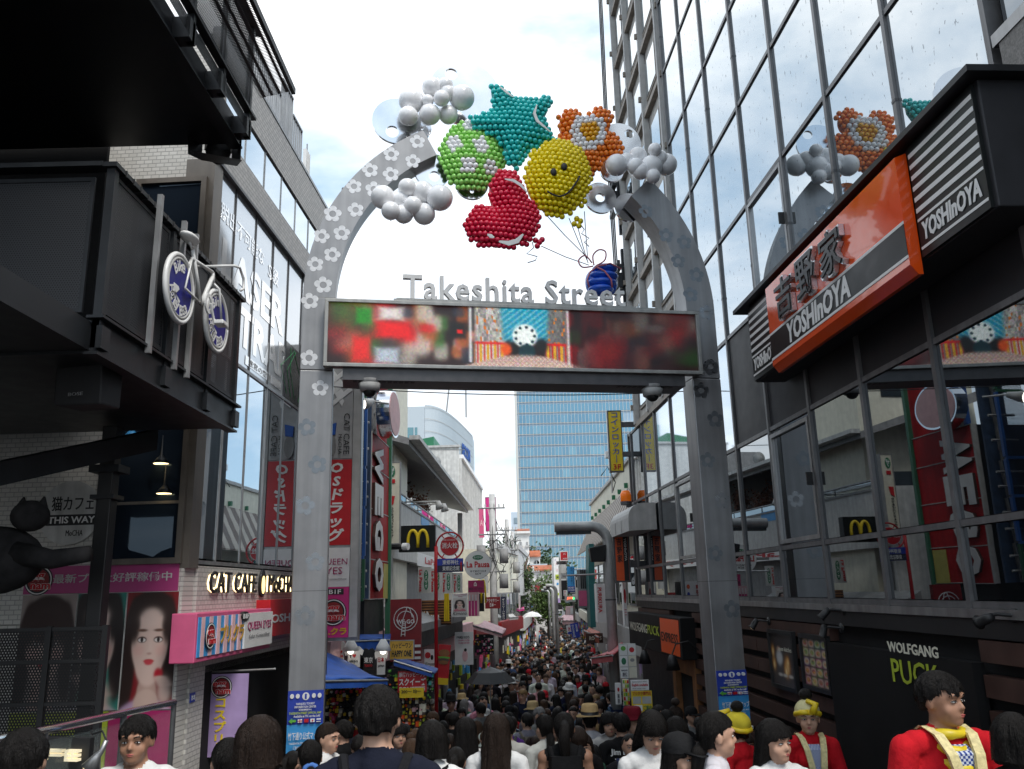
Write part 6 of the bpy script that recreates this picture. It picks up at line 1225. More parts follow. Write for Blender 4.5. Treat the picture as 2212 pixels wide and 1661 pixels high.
# pipe street lamps
def pipelamp(label, u, Y, vtop, ulen, r, box_=False):
    p = at(u, vtop, Y); t = thing('pipe_lamp', label, 'lamp', loc=(p.x, Y, zg(Y)), group='bent pipe street lamps'); h = p.z-zg(Y); L_ = ulen/FPX*Y; R_ = r*3.2
    P = [(0, 0, 0), (0, 0, h-R_)]+[(-R_*(1-cos(q*pi/12)), 0, h-R_+R_*sin(q*pi/12)) for q in range(1, 7)]+[(-L_, 0, h)]
    MB().tube(P, r, 16).build('pipe', mat('pipe_paint', (.50, .51, .50), .4, .25, var=.12, streak=.25), t, True); box('light_panel', t, 'dark_metal', -L_+.03, -R_, -.5*r, .5*r, h-r-.05, h-r+.02)
    for q in (.35, .7): MB().tube([(0, 0, h*q), (0, 0, h*q+.03)], r*1.04, 16).build('joint', 'alu_dark', t)
    if box_:
        MB().hull8([(-.36, -.15, h-.72), (-.08, -.15, h-.72), (-.08, .15, h-.72), (-.36, .15, h-.72)], [(-.40, -.2, h-.44), (-.06, -.2, h-.38), (-.06, .2, h-.38), (-.40, .2, h-.44)]).build('speaker_box', 'black', t, bevel=.02); MB().tube([(-.95, -.1, h-.98), (0, 0, h-.96)], .02, 6).build('banner_arm', 'alu', t)
    return t
pipelamp('large bent steel pipe lamp with black box beside the orange vertical sign', 1311, 17.5, 1136, 112, .105, True)
pipelamp('bent pipe lamp in the middle distance, first of three in a row', cS(1222, 0)[0], 40, cS(0, 862)[1], 21, .085); pipelamp('bent pipe lamp in the middle distance, second of three in a row', cS(1175, 0)[0], 48, cS(0, 893)[1], 19, .085); pipelamp('bent pipe lamp in the middle distance, third of three in a row', cS(1125, 0)[0], 57, cS(0, 928)[1], 16, .085)
# ------------------------------------------------------------------ left shops at street level
def awning(label, p4, ma, valance=.12, group=None, stripes=0, name='awning', drop=0):
    """p4: wall-left, wall-right, edge-right, edge-left world points"""
    a, b_, c, d = [Vector(q) for q in p4]; o_ = Vector((a.x, a.y, 0)); t = thing(name, label, 'awning', loc=o_, group=group); n = 8; v = []; f = []
    for j in range(5):
        for i in range(n+1):
            L_ = a.lerp(d, j/4); R_ = b_.lerp(c, j/4); q = L_.lerp(R_, i/n)-o_; q.z -= .05*sin(pi*j/4)+.015*sin(i*2.1+j)*(j/4); v.append(tuple(q))
    for j in range(4):
        for i in range(n): f.append((j*(n+1)+i, j*(n+1)+i+1, (j+1)*(n+1)+i+1, (j+1)*(n+1)+i))
    me = MB().add(v, f).build('canopy', ma, t, True); so_ = me.modifiers.new('s', 'SOLIDIFY'); so_.thickness = .02
    e0, e1 = d-o_, c-o_; dn = Vector((0, 0, -valance)); MB().add([e0, e1, e1+dn, e0+dn], [(0, 1, 2, 3)]).build('valance', ma, t)
    MB().tube([e0+Vector((0, 0, -.01)), e1+Vector((0, 0, -.01))], .018, 6).build('front_bar', 'alu', t); return t
awning('blue tarpaulin awning over the souvenir stall beside the left pillar', (at(*cM(120, 590), 12.6), at(*cM(430, 728), 13.6), at(*cM(705, 838), 12.2), at(*cM(80, 850), 10.9)), 'blue_tarp', .1)
awning('small blue awning over the hanging T-shirts', (at(*cM(400, 488), 15.3), at(*cM(730, 482), 16), at(*cM(722, 518), 15), at(*cM(372, 530), 14.4)), 'blue_tarp', .18)
awning('blue stall canopy above the red squeeze sign', (at(*cM(800, 672), 15.2), at(*cM(1110, 760), 15.6), at(*cM(1062, 780), 13.8), at(*cM(755, 685), 13.8)), 'blue_tarp', .08)
awning('dusty pink awning beyond the kimono poster', (at(*cM(1480, 368), 25.5), at(*cM(1655, 435), 27), at(*cM(1625, 475), 25), at(*cM(1392, 405), 23.6)), 'pink_lt', .1)
awning('crimson awning in the far left shop row', (at(*cS(600, 1180), 46), at(*cS(770, 1170), 48), at(*cS(775, 1190), 45), at(*cS(604, 1215), 44)), 'magenta', .1)
awning('orange awning in the far left shop row', (at(*cS(640, 1110), 54), at(*cS(760, 1120), 56), at(*cS(775, 1140), 53), at(*cS(660, 1135), 52)), 'pink_lt', .15)
awning('blue awning at the far end of the street', (at(*cS(840, 1105), 70), at(*cS(905, 1100), 70), at(*cS(890, 1150), 66), at(*cS(835, 1150), 66)), 'blue_sky', .1)
awning('grey awning in the left shop row below the dark vertical banner', (at(*cS(545, 1280), 36), at(*cS(610, 1270), 38), at(*cS(690, 1310), 36), at(*cS(560, 1320), 34)), 'grey_l', .1)
S('ladder_logo_sign', 'dark red shop sign with white ladder drawing and ring', 'sign', 16.2, cM, (727, 197), (974, 690), 'red_dk', [('L', 0, 0, 0, 0, 'white', {'pts': [(.5+.38*cos(q*.35), .32+.19*sin(q*.35)) for q in range(19)], 'r': .008}), ('L', 0, 0, 0, 0, 'white', {'pts': [(.5+.27*cos(q*.35), .33+.135*sin(q*.35)) for q in range(19)], 'r': .008}), ('L', 0, 0, 0, 0, 'white', {'pts': [(.36, .60), (.40, .35), (.55, .13), (.64, .16), (.72, .30)], 'r': .008}), ('L', 0, 0, 0, 0, 'white', {'pts': [(.48, .60), (.50, .36)], 'r': .008})]+[('L', 0, 0, 0, 0, 'white', {'pts': [(.37+.01*k, .57-.05*k), (.49, .57-.05*k)], 'r': .007}) for k in range(4)]+[('WE GO', .2, .33, .8, .40, 'white', {'b': .03}), ('R', .80, .74, .99, .78, 'white'), ('R', .80, .84, .99, .88, 'white'), ('R', .80, .93, .99, .97, 'white')], .1)
S('happy_sign', 'orange stall sign reading Happy One', 'sign', 14.6, cM, (725, 532), (912, 672), 'gold', [('ハッピーワン', .08, .1, .92, .42, 'black', {'b': .02}), ('HAPPY ONE', .08, .52, .92, .88, 'black', {'b': .03})], .04, .012, 'alu')
S('squeeze_sign', 'red stall sign with white katakana over the toy stall', 'sign', 13.9, cM, (787, 775), (1018, 940), 'red', [('原宿ハッピーワン', .04, .05, .98, .28, 'white', {'b': .02}), ('スクイーズ', .04, .32, .98, .68, 'white', {'b': .03}), ('SQUEEZE', .05, .74, .95, .95, 'white', {'b': .03})], .03)
S('price_sign', 'yellow price board under the red stall sign', 'sign', 13.85, cM, (800, 910), (995, 985), 'yellow', [('200〜 均一', .08, .15, .9, .55, 'black', {'b': .02})], .02)
S('burger_fascia', 'wooden slat burger shop fascia with white letters', 'sign', 20.6, cM, (978, 205), (1215, 400), 'slat_brown', [('R', 0, k*.11, 1, k*.11+.05, 'wood_lit', {'name': 'slat'}) for k in range(9)]+[('McDonald\'s', .02, .42, .6, .92, 'white', {'b': .03})], .1)
t = thing('golden_letter', 'yellow vertical letter sign standing off the wooden slat fascia', 'sign', loc=at(*cM(1180, 370), 20.2)); 
for q in (-.045, 0, .045): MB().tube([(q, 0, 0), (q*.8, 0, .62)], .02, 8).build('stroke', 'yellow', t)
a, b_ = at(*cM(985, 455), 18.2), at(*cM(1335, 380), 25)
t = thing('metal_canopy', 'grey metal canopy roof over the burger shop entrance', 'canopy', loc=(a.x, a.y, 0)); d = b_-a; MB().hull8([(0, 0, a.z), (d.x, d.y, a.z), (d.x-.9, d.y+.3, a.z+.1), (-.9, .2, a.z+.1)], [(0, 0, a.z+.16), (d.x, d.y, a.z+.16), (d.x-.9, d.y+.3, a.z+.55), (-.9, .2, a.z+.55)]).build('roof', 'grey', t); MB().hull8([(-.1, .05, a.z-.35), (d.x-.1, d.y+.05, a.z-.35), (d.x-.9, d.y+.3, a.z-.35), (-.9, .2, a.z-.35)], [(-.1, .05, a.z-.004), (d.x-.1, d.y+.05, a.z-.004), (d.x-.9, d.y+.3, a.z-.004), (-.9, .2, a.z-.004)]).build('soffit', 'dark_metal', t)
def kimono(U, V):
    img = face(U, V, .5, .42, .55, (.62, .58, .56), (.03, .02, .02), (.55, .2, .25)); return img
b = S('kimono_poster', 'kimono rental poster with portrait over the pink awning', 'poster', 22.5, cM, (1222, 150), (1348, 335), 'white', [('Kimono Rental\nShop', .15, .03, .95, .16, 'pink_dk', {'b': .01}), ('Kimono', .05, .78, .95, .92, 'black', {'b': .0, 's': .3})], .2)
bq = boxpx(front(22.5), cM(1222, 150), cM(1348, 335)); picture(b, -(bq[1]-bq[0])*.42, (bq[1]-bq[0])*.42, (bq[3]-bq[2])*.24, (bq[3]-bq[2])*.80, 40, 40, kimono, 'print', -.012)
S('pink_bottle_sign', 'pink and white showcase beside the kimono poster', 'sign', 24.5, cM, (1352, 140), (1438, 330), 'pink_lt', [('R', .05+.3*k, .35, .25+.3*k, .98, 'magenta', {'name': 'bottle'}) for k in range(3)]+[('R', .1+.3*k, .1, .2+.3*k, .35, 'white', {'name': 'neck'}) for k in range(3)], .4)
t = S('small_burger_sign', 'small black sign with golden arch beyond the showcase', 'sign', 27, cM, (1438, 148), (1482, 292), 'sign_black', [], .1); arches(t, .0, .25, .26, .7, -.03, 'yellow', .028)
S('accessory_sign', 'dark red accessory shop sign with white kana', 'sign', 30, cM, (1488, 178), (1612, 268), 'red_dk', [('アクセサリー\n日本一', .1, .15, .9, .85, 'white', {'b': .02})], .1)
S('dark_vertical_banner', 'dark navy vertical banner with white calligraphy on the pole', 'banner', 31.5, cM, (1615, 175), (1658, 360), 'navy', [('ギャラリーハセガワ', .25, .08, .75, .98, 'white', {'v': True, 'b': .02})], .03)
S('turquoise_sign', 'turquoise vertical sign behind the utility poles', 'sign', 47, cS, (440, 555), (585, 865), 'turq', [('O', .4, .7, .95, .95, 'navy'), ('O', .5, .76, .85, .9, 'turq'), ('ナ', .5, .05, .9, .2, 'navy', {'b': .03}), ('ク', .5, .25, .9, .42, 'navy', {'b': .03})], .2)
S('mustard_banner', 'mustard vertical banner with dark characters in the far left shop row', 'banner', 44, cS, (560, 960), (656, 1170), 'gold', [('館っ子', .45, .1, .8, .7, 'navy', {'v': True, 'b': .02})], .03)
S('red_far_sign', 'red sign with white border in the far left shop row', 'sign', 58, cS, (778, 1068), (832, 1140), 'red', [], .1, .08, 'white')
S('red_pillar_sign', 'tall thin red vertical sign before the tiled-roof building', 'sign', 64, cS, (755, 660), (786, 1060), 'red', [], .2)
# shop blocks carrying the signs (left row)
def shopblock(label, Y0, Y1, xa0, xa1, h, ma, seed, side, ztop=None):
    """a shop building along the street; xa = x of the street face at both ends"""
    r = random.Random(seed); ang = atan2(Y1-Y0, xa1-xa0) if side < 0 else atan2(Y0-Y1, xa0-xa1); L_ = math.hypot(Y1-Y0, xa1-xa0); fr = Frame(xa0, Y0, ang) if side < 0 else Frame(xa1, Y1, ang); fr.o.z = zg((Y0+Y1)/2); fr.M = Matrix.Translation(fr.o) @ Matrix.Rotation(ang, 4, 'Z')
    t = thing('shop_building', label, 'building', fr, None); box('body', t, ma, 0, L_-.03, .2, 6, -.5, h); box('parapet', t, 'grey_l', -.02, L_-.01, .12, .35, h, h+.25); box('shop_front', t, 'dark_metal', .15, L_-.2, .12, .2, 0, 2.3)
    n = max(2, int(L_/1.4)); z = 3.0
    while z < h-1.2:
        for i in range(n):
            x = .3+i*(L_-.5)/n; w_ = (L_-.5)/n*.72; o = box('window', t, 'grey', x-.05, x+w_+.05, .14, .2, z-.05, z+1.15); pane(t, x, x+w_, z, z+1.1, 'glass_low', .12)
        z += 2.6
    box('fascia', t, r.choice(['white_dirty', 'red_dk', 'cream', 'grey_l', 'pink_lt']), .1, L_-.15, -.05, .2, 2.35, 2.95)
    for k in range(int(L_*5)):
        x = r.uniform(.2, L_-.4); z_ = r.uniform(.7, 2.0); s_ = r.uniform(.1, .3); box('merchandise', t, r.choice(['white', 'pink', 'yellow', 'red', 'black', 'blue_sky', 'lime', 'purple_lt', 'cream', 'grey']), x, x+s_, .02+r.uniform(0, .08), .115, z_, z_+s_*1.3)
    return t
shopblock('cream shop building between the balcony building and the utility poles', 36.5, 45, -.75, .25, 6.0, 'cream', 1, -1); shopblock('pale shop building behind the turquoise sign', 45.2, 57, .3, .9, 6.5, 'white_dirty', 2, -1); shopblock('beige shop building at the far end of the left row', 57.2, 73, .95, 1.4, 5.0, 'clad', 3, -1)
shopblock('low shop under the louvre building with coloured wares', 29.9, 36.4, -1.5, -.85, 2.4, 'grey', 4, -1); shopblock('burger shop front below the balcony', 19.3, 29.7, -2.3, -1.55, 2.6, 'grey', 5, -1); shopblock('souvenir shop front below the red letter wall', 13.6, 19.1, -3.0, -2.6, 2.3, 'grey', 6, -1)
# ------------------------------------------------------------------ right side beyond the glass building
mat('brown_board', (.11, .075, .06), .6, var=.2, vs=3); mat('beige_board', (.42, .37, .31), .6, var=.12, vs=3)
AW = Frame(3.25, 21.0, atan2(-1, 0)); 
sb_ = thing('striped_canopy_building', 'beige shop building with a long brown striped sloping canopy', 'building', AW)
def az(p, dep=0): return AW.un(cR(*p), dep)
zc1 = az((965, 830))[1]; zc0 = AW.un(cR(960, 1060), -.65)[1]; zc2 = AW.un(cR(530, 1385), -.65); print('CANOPY', zc1, zc0, zc2, az((950, 740)))
L_ = 15.5; zc0 = (zc0+zc2[1])/2
N = 44
for k in range(N):
    xa = -L_*k/N; xb = -L_*(k+1)/N+.012; MB().hull8([(xa, -.65, zc0), (xb, -.65, zc0), (xb, 0, zc1), (xa, 0, zc1)], [(xa, -.65, zc0+.05), (xb, -.65, zc0+.05), (xb, 0, zc1+.05), (xa, 0, zc1+.05)]).build('canopy_board', 'brown_board' if k % 2 == 0 else 'beige_board', sb_)
MB().add([(.02, -.63, zc0), (.02, 0, zc1), (.02, 0, zc0)], [(0, 1, 2)]).build('canopy_end', 'brown_board', sb_)
box('body', sb_, 'cream', -L_, 0, .02, 6, 0, zc1+.75); box('roof_edge', sb_, 'grey_l', -L_, .05, -.06, .1, zc1+.75, zc1+.85)
for k in range(10): box('green_bracket', sb_, 'green', -k*1.6-.1, -k*1.6, -.08, .02, zc1+.08, zc1+.22)
for k in range(7): o = box('window', sb_, 'grey', -k*2.1-1.9, -k*2.1-.3, -.02, .02, 2.5, 3.9); pane(sb_, -k*2.1-1.82, -k*2.1-.38, 2.56, 3.84, 'glass_low', -.04)
box('ground_floor', sb_, 'grey', -L_, 0, -.05, .02, -.6, 2.3)
t = thing('roof_camera_mast', 'white camera and cables on the striped canopy building roof', 'camera', loc=at(*cR(830, 870), 24)); MB().tube([(0, 0, 0), (0, 0, 1.0)], .025, 6).build('mast', 'grey_l', t); box('camera', t, 'white', -.15, .12, -.1, .1, 1.0, 1.2, .02); MB().tube([(-.3, 0, .5), (-.1, 0, .75), (.1, 0, .3), (0, 0, 0)], .015, 5).build('cable', 'black', t, True)
# purikura sign, teal column etc
S('photo_booth_sign', 'white vertical photo sticker sign with red lettering and coloured icons', 'sign', 19.2, cN, (772, 70), (948, 378), 'white', [('PURIKURA', .06, .1, .26, .75, 'red', {'rot': 1, 'b': .02}), ('O', .58, .08, .74, .2, 'orange'), ('O', .60, .28, .74, .42, 'blue'), ('O', .60, .5, .76, .62, 'green_l'), ('O', .62, .74, .74, .84, 'orange'), ('B1', .74, .86, .92, .94, 'black', {'b': .02})], .5)
S('white_wall_strip', 'tall white sign strip with red ovals beside the photo sticker sign', 'sign', 20.6, cN, (985, 60), (1030, 410), 'white', [('O', .15, .15, .85, .48, 'red'), ('R', .15, .62, .85, .63, 'red'), ('R', .15, .68, .85, .69, 'red'), ('R', .15, .74, .85, .75, 'red')], .3)
FT = front(26); b = boxpx(FT, cS(1690, 700), cS(1800, 1460)); t = thing('teal_column', 'dark teal slanting column under the striped canopy', 'column', FT); MB().prism([(b[0], b[2]), (b[1], b[2]), (b[1]+.05, b[3]+.9), (b[1]-.1, b[3]+.9), (b[0], b[3]-.2)], 0, 1.2).build('shaft', 'teal', t); 
S('shop_window_block', 'grey shop front with dark panes and a white mouse face poster', 'building front', 27, cS, (1530, 640), (1690, 1180), 'grey', [('R', .3, .0, .45, .5, 'black', {'name': 'window'}), ('R', .5, 0, .65, .5, 'black', {'name': 'window'}), ('R', .7, 0, .85, .5, 'black', {'name': 'window'}), ('R', .05, .55, .95, .95, 'pink', {'name': 'shop_window'})], .3)
S('bear_poster', 'white toy face sign beside the coin locker banner', 'sign', 31, cS, (1505, 700), (1580, 890), 'dark_metal', [('O', .25, .35, .95, .9, 'white'), ('O', .1, .2, .5, .45, 'white'), ('O', .55, .55, .72, .64, 'black')], .1)
S('locker_banner', 'blue vertical rental locker banner with money exchange field', 'banner', 30, cS, (1382, 592), (1503, 982), 'blue_sky', [('コインロッカー', .45, .04, .68, .66, 'navy', {'v': True, 'b': .02}), ('Rental Coin Locker', .78, .06, .92, .68, 'navy', {'rot': 1, 'b': .0}), ('R', 0, .72, 1, 1, 'blue'), ('MONEY', .1, .74, .92, .81, 'white', {'b': .03}), ('EXCHANGE', .1, .83, .92, .89, 'white', {'b': .03}), ('R', 0, .91, 1, 1, 'navy'), ('外貨両替', .3, .93, .95, .98, 'white')], .06)
S('agatha_sign', 'small red shop sign with white kana above the locker banner', 'sign', 34, cS, (1290, 385), (1392, 500), 'red', [('アガサ', .3, .72, .95, .95, 'white', {'b': .02}), ('(•)', .4, .15, .7, .4, 'white')], .06, .03, 'white')
S('christie_sign', 'grey strip sign with kana below the small red sign', 'sign', 34.2, cS, (1232, 518), (1392, 560), 'grey', [('クリスティー', .35, .15, .98, .85, 'black', {'b': .02})], .06)
S('neon_sign', 'white sign with glowing red and green letters below the locker banner', 'sign', 29, cS, (1352, 1012), (1508, 1095), 'white_dirty', [('JUPS', .2, .2, .75, .65, mat('neon_red', (1, .15, .05), emit=1.2, var=0), {'b': .03}), ('O', .72, .2, .92, .65, mat('neon_green', (.1, .9, .3), emit=.8, var=0))], .08)
S('crepe_sign', 'white sign with red kana above the neon sign', 'sign', 32, cS, (1335, 930), (1390, 1010), 'white', [('クレ', .1, .1, .6, .95, 'red', {'v': True, 'b': .02})], .1)
S('logo_building', 'tall white building front covered with small pastel logos', 'building front', 52, cS, (1190, 462), (1292, 1110), 'white', [('A', .2, .03, .45, .08, 'purple_lt'), ('m', .4, .12, .7, .17, 'pink_lt'), ('D', .5, .26, .8, .31, 'pink_lt'), ('R', .25, .38, .9, .49, 'lime'), ('3M', .35, .41, .8, .47, 'black'), ('O', .4, .56, .8, .61, 'blue_sky'), ('O', .5, .78, .8, .84, 'lime'), ('R', .4, .9, .95, 1, 'purple_lt')], 3)
S('black_white_front', 'white and black shop front under the small red sign', 'building front', 38, cS, (1292, 560), (1390, 1070), 'white_dirty', [('R', 0, .25, 1, .4, 'grey'), ('R', 0, .46, 1, .98, 'black'), ('R', 0, .41, .9, .45, 'white')], 2)
S('dark_menu_board', 'black board standing beside the far pipe lamps', 'sign', 42, cS, (1240, 1135), (1320, 1225), 'black', [('R', 0, .8, 1, .95, 'white')], .1)
S('pink_check_front', 'pink checked crepe stall front', 'stall', 31, cS, (1368, 1165), (1478, 1285), 'pink_lt', [('R', .1+.2*k, 0, .16+.2*k, 1, 'white', {'name': 'check'}) for k in range(3)]+[('R', .6, .1, .95, .9, 'white')], .3)
S('exchange_banner', 'blue leaning currency exchange banner', 'banner', 27.5, cS, (1455, 1400), (1575, 1605), 'blue', [('EXCHANGE', .15, .1, .4, .95, 'white', {'rot': 1, 'b': .02}), ('外貨両替', .6, .1, .85, .6, 'white', {'v': True})], .02).rotation_euler = (0, radians(-8), 0)
S('ice_flag', 'white shaved ice flag with red character', 'banner', 28, cS, (1385, 1430), (1462, 1560), 'white', [('氷', .2, .15, .85, .65, 'red', {'b': .04}), ('O', .1, .7, .95, .98, 'blue')], .02).rotation_euler = (0, radians(-6), 0)
S('pillar_post', 'brown post carrying the neon sign', 'post', 29.2, cS, (1470, 1095), (1505, 1360), 'clad_beam', [], .2)
awning('pale pink awning of the crepe stall, upper tier', (at(*cS(1340, 1285), 35), at(*cS(1480, 1290), 33), at(*cS(1330, 1325), 33), at(*cS(1260, 1330), 35)), 'pink_lt', .08)
awning('pale pink awning of the crepe stall, lower tier', (at(*cS(1340, 1310), 31), at(*cS(1485, 1300), 30), at(*cS(1480, 1365), 29), at(*cS(1315, 1365), 30)), 'pink_lt', .12)
awning('rust coloured awning beside the large pipe lamp', (at(*cS(1700, 1470), 24), at(*cS(1860, 1530), 22), at(*cS(1840, 1600), 21), at(*cS(1620, 1500), 23)), mat('rust', (.36, .09, .05), .6, var=.15), .15)
awning('red tarpaulin awning over the sticker shop wares', (at(*cN(955, 560), 18.5), at(*cN(990, 545), 16.2), at(*cN(905, 640), 15.8), at(*cN(735, 665), 18.0)), mat('tarp_red', (.50, .10, .11), .6, var=.15), .12)
# sticker shop wares right under the express sign
S('poster_rack', 'tall rack of printed shirts and posters at the sticker shop', 'stand', 15.6, cN, (955, 555), (1105, 830), 'white_dirty', [('R', .02, .02, .47, .32, 'white', {'name': 'shirt'}), ('O', .1, .06, .4, .2, 'green_l'), ('R', .53, .02, .98, .32, 'white', {'name': 'shirt'}), ('O', .6, .1, .9, .25, 'red'), ('R', .02, .35, .47, .65, 'white', {'name': 'shirt'}), ('O', .1, .4, .38, .6, 'green'), ('R', .53, .35, .98, .65, 'cream', {'name': 'shirt'}), ('O', .62, .42, .88, .52, 'grey'), ('R', .02, .68, .47, .98, 'white', {'name': 'shirt'}), ('HARAJUKU', .06, .74, .44, .80, 'navy', {'b': .03}), ('原宿', .12, .82, .40, .94, 'navy', {'b': .03}), ('R', .53, .68, .98, .98, 'cream', {'name': 'shirt'})], .08)
S('english_sign', 'white sign reading English available in red', 'sign', 13.6, cN, (1050, 845), (1200, 925), 'white', [('Japanese photo sticker', .08, .1, .9, .25, 'grey'), ('English available', .06, .34, .94, .66, 'red', {'b': .02}), ('photo sticker shop', .08, .74, .8, .9, 'grey')], .02)
S('yellow_photo_poster', 'yellow photo sticker poster with pictures', 'poster', 13.7, cN, (1055, 935), (1230, 1100), 'yellow', [('プリクラ専門店', .05, .03, .95, .2, 'red', {'b': .03}), ('R', .06, .26, .45, .6, 'grey_l'), ('R', .52, .26, .95, .6, 'grey_l'), ('R', .1, .66, .5, .95, 'white'), ('ご案内', .55, .68, .95, .9, 'green', {'b': .03})], .03)
S('yellow_price_poster', 'yellow and green price poster below the photo sticker poster', 'poster', 13.6, cN, (1090, 1105), (1215, 1210), 'yellow', [('¥400', .1, .1, .9, .5, 'green', {'b': .04}), ('ソ', .3, .55, .7, .95, 'green', {'b': .04})], .03)
S('tokyo_shirt_rack', 'white and red souvenir shirts hanging by the dark pipe', 'stand', 15, cN, (925, 870), (980, 1040), 'white', [('東京', .3, .5, .7, .95, 'black', {'v': True, 'b': .02}), ('O', .35, .2, .7, .4, 'red')], .05)
S('green_card_rack', 'rack of small green and yellow cards', 'stand', 14.6, cN, (985, 840), (1045, 1050), 'cream', [('R', .05+.33*(k % 3), .03+.16*(k//3), .3+.33*(k % 3), .15+.16*(k//3), ['green_l', 'yellow', 'red', 'white', 'lime'][k % 5], {'name': 'card'}) for k in range(18)], .06)
for k, (x, y) in enumerate(((1165, 690), (1390, 740))):
    s_, z_ = RF.un(cN(x, y), -.5); t = thing('gooseneck_lamp', ['black gooseneck lamp left of the entrance door', 'black gooseneck lamp over the entrance door'][k], 'lamp', Frame(*RF.w(s_, 0, 0).xy, RF.ang, z_)); MB().tube([(.0, 0, .25), (0, -.2, .42), (0, -.42, .38), (0, -.5, .2)], .014, 6).build('arm', 'black', t); MB().tube([(0, -.5, .2), (0, -.5, .12), (0, -.5, -.05)], [.05, .08, .13], 14).build('shade', 'black', t, True)
S('brown_shop_awning_sign', 'dark wooden shop sign under the rust awning', 'sign', 21.5, cN, (690, 470), (830, 545), 'slat_brown', [('ROCKS', .2, .3, .9, .7, 'cream')], .1)
t = shopblock('low shop with coloured wares right of the street, under the striped canopy', 20.9, 36, 3.1, 3.15, 2.3, 'grey', 11, 1); shopblock('pink shop building at the far right of the street', 36.2, 50, 3.6, 4.3, 4.6, 'pink_lt', 12, 1); shopblock('white shop building closing the right row', 50.2, 72, 4.4, 5.1, 5.5, 'white_dirty', 13, 1); shopblock('grey shop building at the end of the right row', 72.5, 110, 5.1, 5.9, 6, 'clad', 14, 1)
shopblock('brown shop building at the end of the left row', 74, 108, 1.35, 1.6, 4.2, 'clad_beam', 15, -1)
# hanging T-shirts of the souvenir stall
def tshirt(label, p, q, Y, ma, its):
    fr = front(Y); b = boxpx(fr, cM(*p), cM(*q)); w_ = (b[1]-b[0])/2; h_ = b[3]-b[2]; t = thing('hanging_shirt', label, 'shirt', Frame((b[0]+b[1])/2, Y, 0, b[2]), 'souvenir shirts'); MB().prism([(-w_*.62, 0), (w_*.62, 0), (w_*.62, h_*.62), (w_*.85, h_*.55), (w_, h_*.78), (w_*.5, h_), (w_*.22, h_*.98), (0, h_*.92), (-w_*.22, h_*.98), (-w_*.5, h_), (-w_, h_*.78), (-w_*.85, h_*.55), (-w_*.62, h_*.62)], 0, .03).build('cloth', ma, t); items(t, (-w_*.6, w_*.6, 0, h_*.9), its); return t
tshirt('white souvenir shirt with red rays', (245, 535), (375, 720), 14.3, 'white', [('P', 0, 0, 0, 0, 'red', {'pts': [(.5, .55), (.5+.45*cos(k*.7), .55+.4*sin(k*.7)), (.5+.45*cos(k*.7+.3), .55+.4*sin(k*.7+.3))], 'name': 'ray'}) for k in range(9)]); tshirt('white souvenir shirt reading I love Japan', (355, 575), (510, 740), 14.2, 'white', [('I', .2, .3, .28, .5, 'black'), ('♥', .4, .3, .7, .5, 'red'), ('JAPAN', .15, .6, .85, .78, 'black', {'b': .01})]); tshirt('black souvenir shirt with Tokyo characters', (488, 590), (615, 760), 14.3, 'black', [('東京', .05, .35, .95, .65, 'white', {'b': .03}), ('TOKYO', .1, .72, .9, .85, 'red', {'b': .03})]); tshirt('white souvenir shirt with red Japan characters', (600, 580), (705, 800), 14.2, 'white', [('日本', .1, .3, .9, .5, 'red', {'b': .03}), ('JAPAN', .1, .6, .9, .72, 'black', {'b': .03})])
for k, (x, y) in enumerate(((408, 610), (668, 610))):
    t = thing('stall_lamp', ['white stall lamp above the Japan shirt', 'white stall lamp beside the red character shirt'][k], 'lamp', loc=at(*cM(x, y), 14.0)); MB().tube([(0, 0, 0), (0, 0, .08), (0, 0, .18)], [.13, .1, .04], 14).build('shade', 'white', t, True); MB().tube([(0, 0, .18), (0, 0, .5)], .01, 5).build('cord', 'black', t); MB().ball((0, 0, .0), .05, 8, 6).build('bulb', 'glow_w', t)
# toy stall below the squeeze sign: racks of small goods
def rack(label, Y, p, q, seed, cols, nx=9, nz=9):
    fr = front(Y); b = boxpx(fr, cM(*p), cM(*q)); r = random.Random(seed); t = thing('goods_rack', label, 'stand', Frame((b[0]+b[1])/2, Y, 0, b[2])); w_ = (b[1]-b[0])/2; h_ = b[3]-b[2]; box('back_board', t, 'dark_metal', -w_, w_, .08, .12, 0, h_)
    for j in range(nz):
        for i in range(nx):
            x = -w_+(i+r.uniform(.25, .75))*2*w_/nx; z = (j+r.uniform(.3, .7))*h_/nz; s_ = min(2*w_/nx, h_/nz)*.46*r.uniform(.5, 1.25); k = r.random()
            if r.random() < .12: continue
            if k < .5: MB().box(x-s_*r.uniform(.6, 1.2), x+s_, -.03+r.uniform(-.04, .04), .07, z-s_*r.uniform(.8, 1.6), z+s_).build('packet', r.choice(cols), t)
            else: MB().ball((x, .0, z), (s_, s_, s_*r.uniform(.7, 1.1)), 8, 6).build('toy', r.choice(cols), t, True)
    return t
rack('rack of soft squeeze toys under the red stall sign', 14.1, (790, 985), (1010, 1290), 1, ['yellow', 'orange', 'cream', 'pink_lt', 'gold', 'brown_board', 'lime'], 8, 11); rack('crowded souvenir rack deep in the blue tarpaulin stall', 13.4, (215, 840), (520, 1250), 2, ['white', 'red', 'yellow', 'black', 'pink', 'gold', 'cream', 'dark_metal', 'dark_metal'], 12, 14); rack('hanging toys left of the red stall sign', 14.0, (690, 760), (790, 960), 3, ['orange', 'yellow', 'green_l', 'brown_board', 'dark_metal'], 4, 6); rack('hanging charms right of the red stall sign', 14.0, (1020, 800), (1075, 1000), 4, ['black', 'grey', 'green_l', 'turq', 'dark_metal'], 3, 8)
rack('cosmetics rack inside the shop behind the purple banner', 11.4, (0, 450), (195, 900), 5, ['lime', 'white', 'purple_lt', 'yellow', 'dark_metal', 'green'], 6, 9)
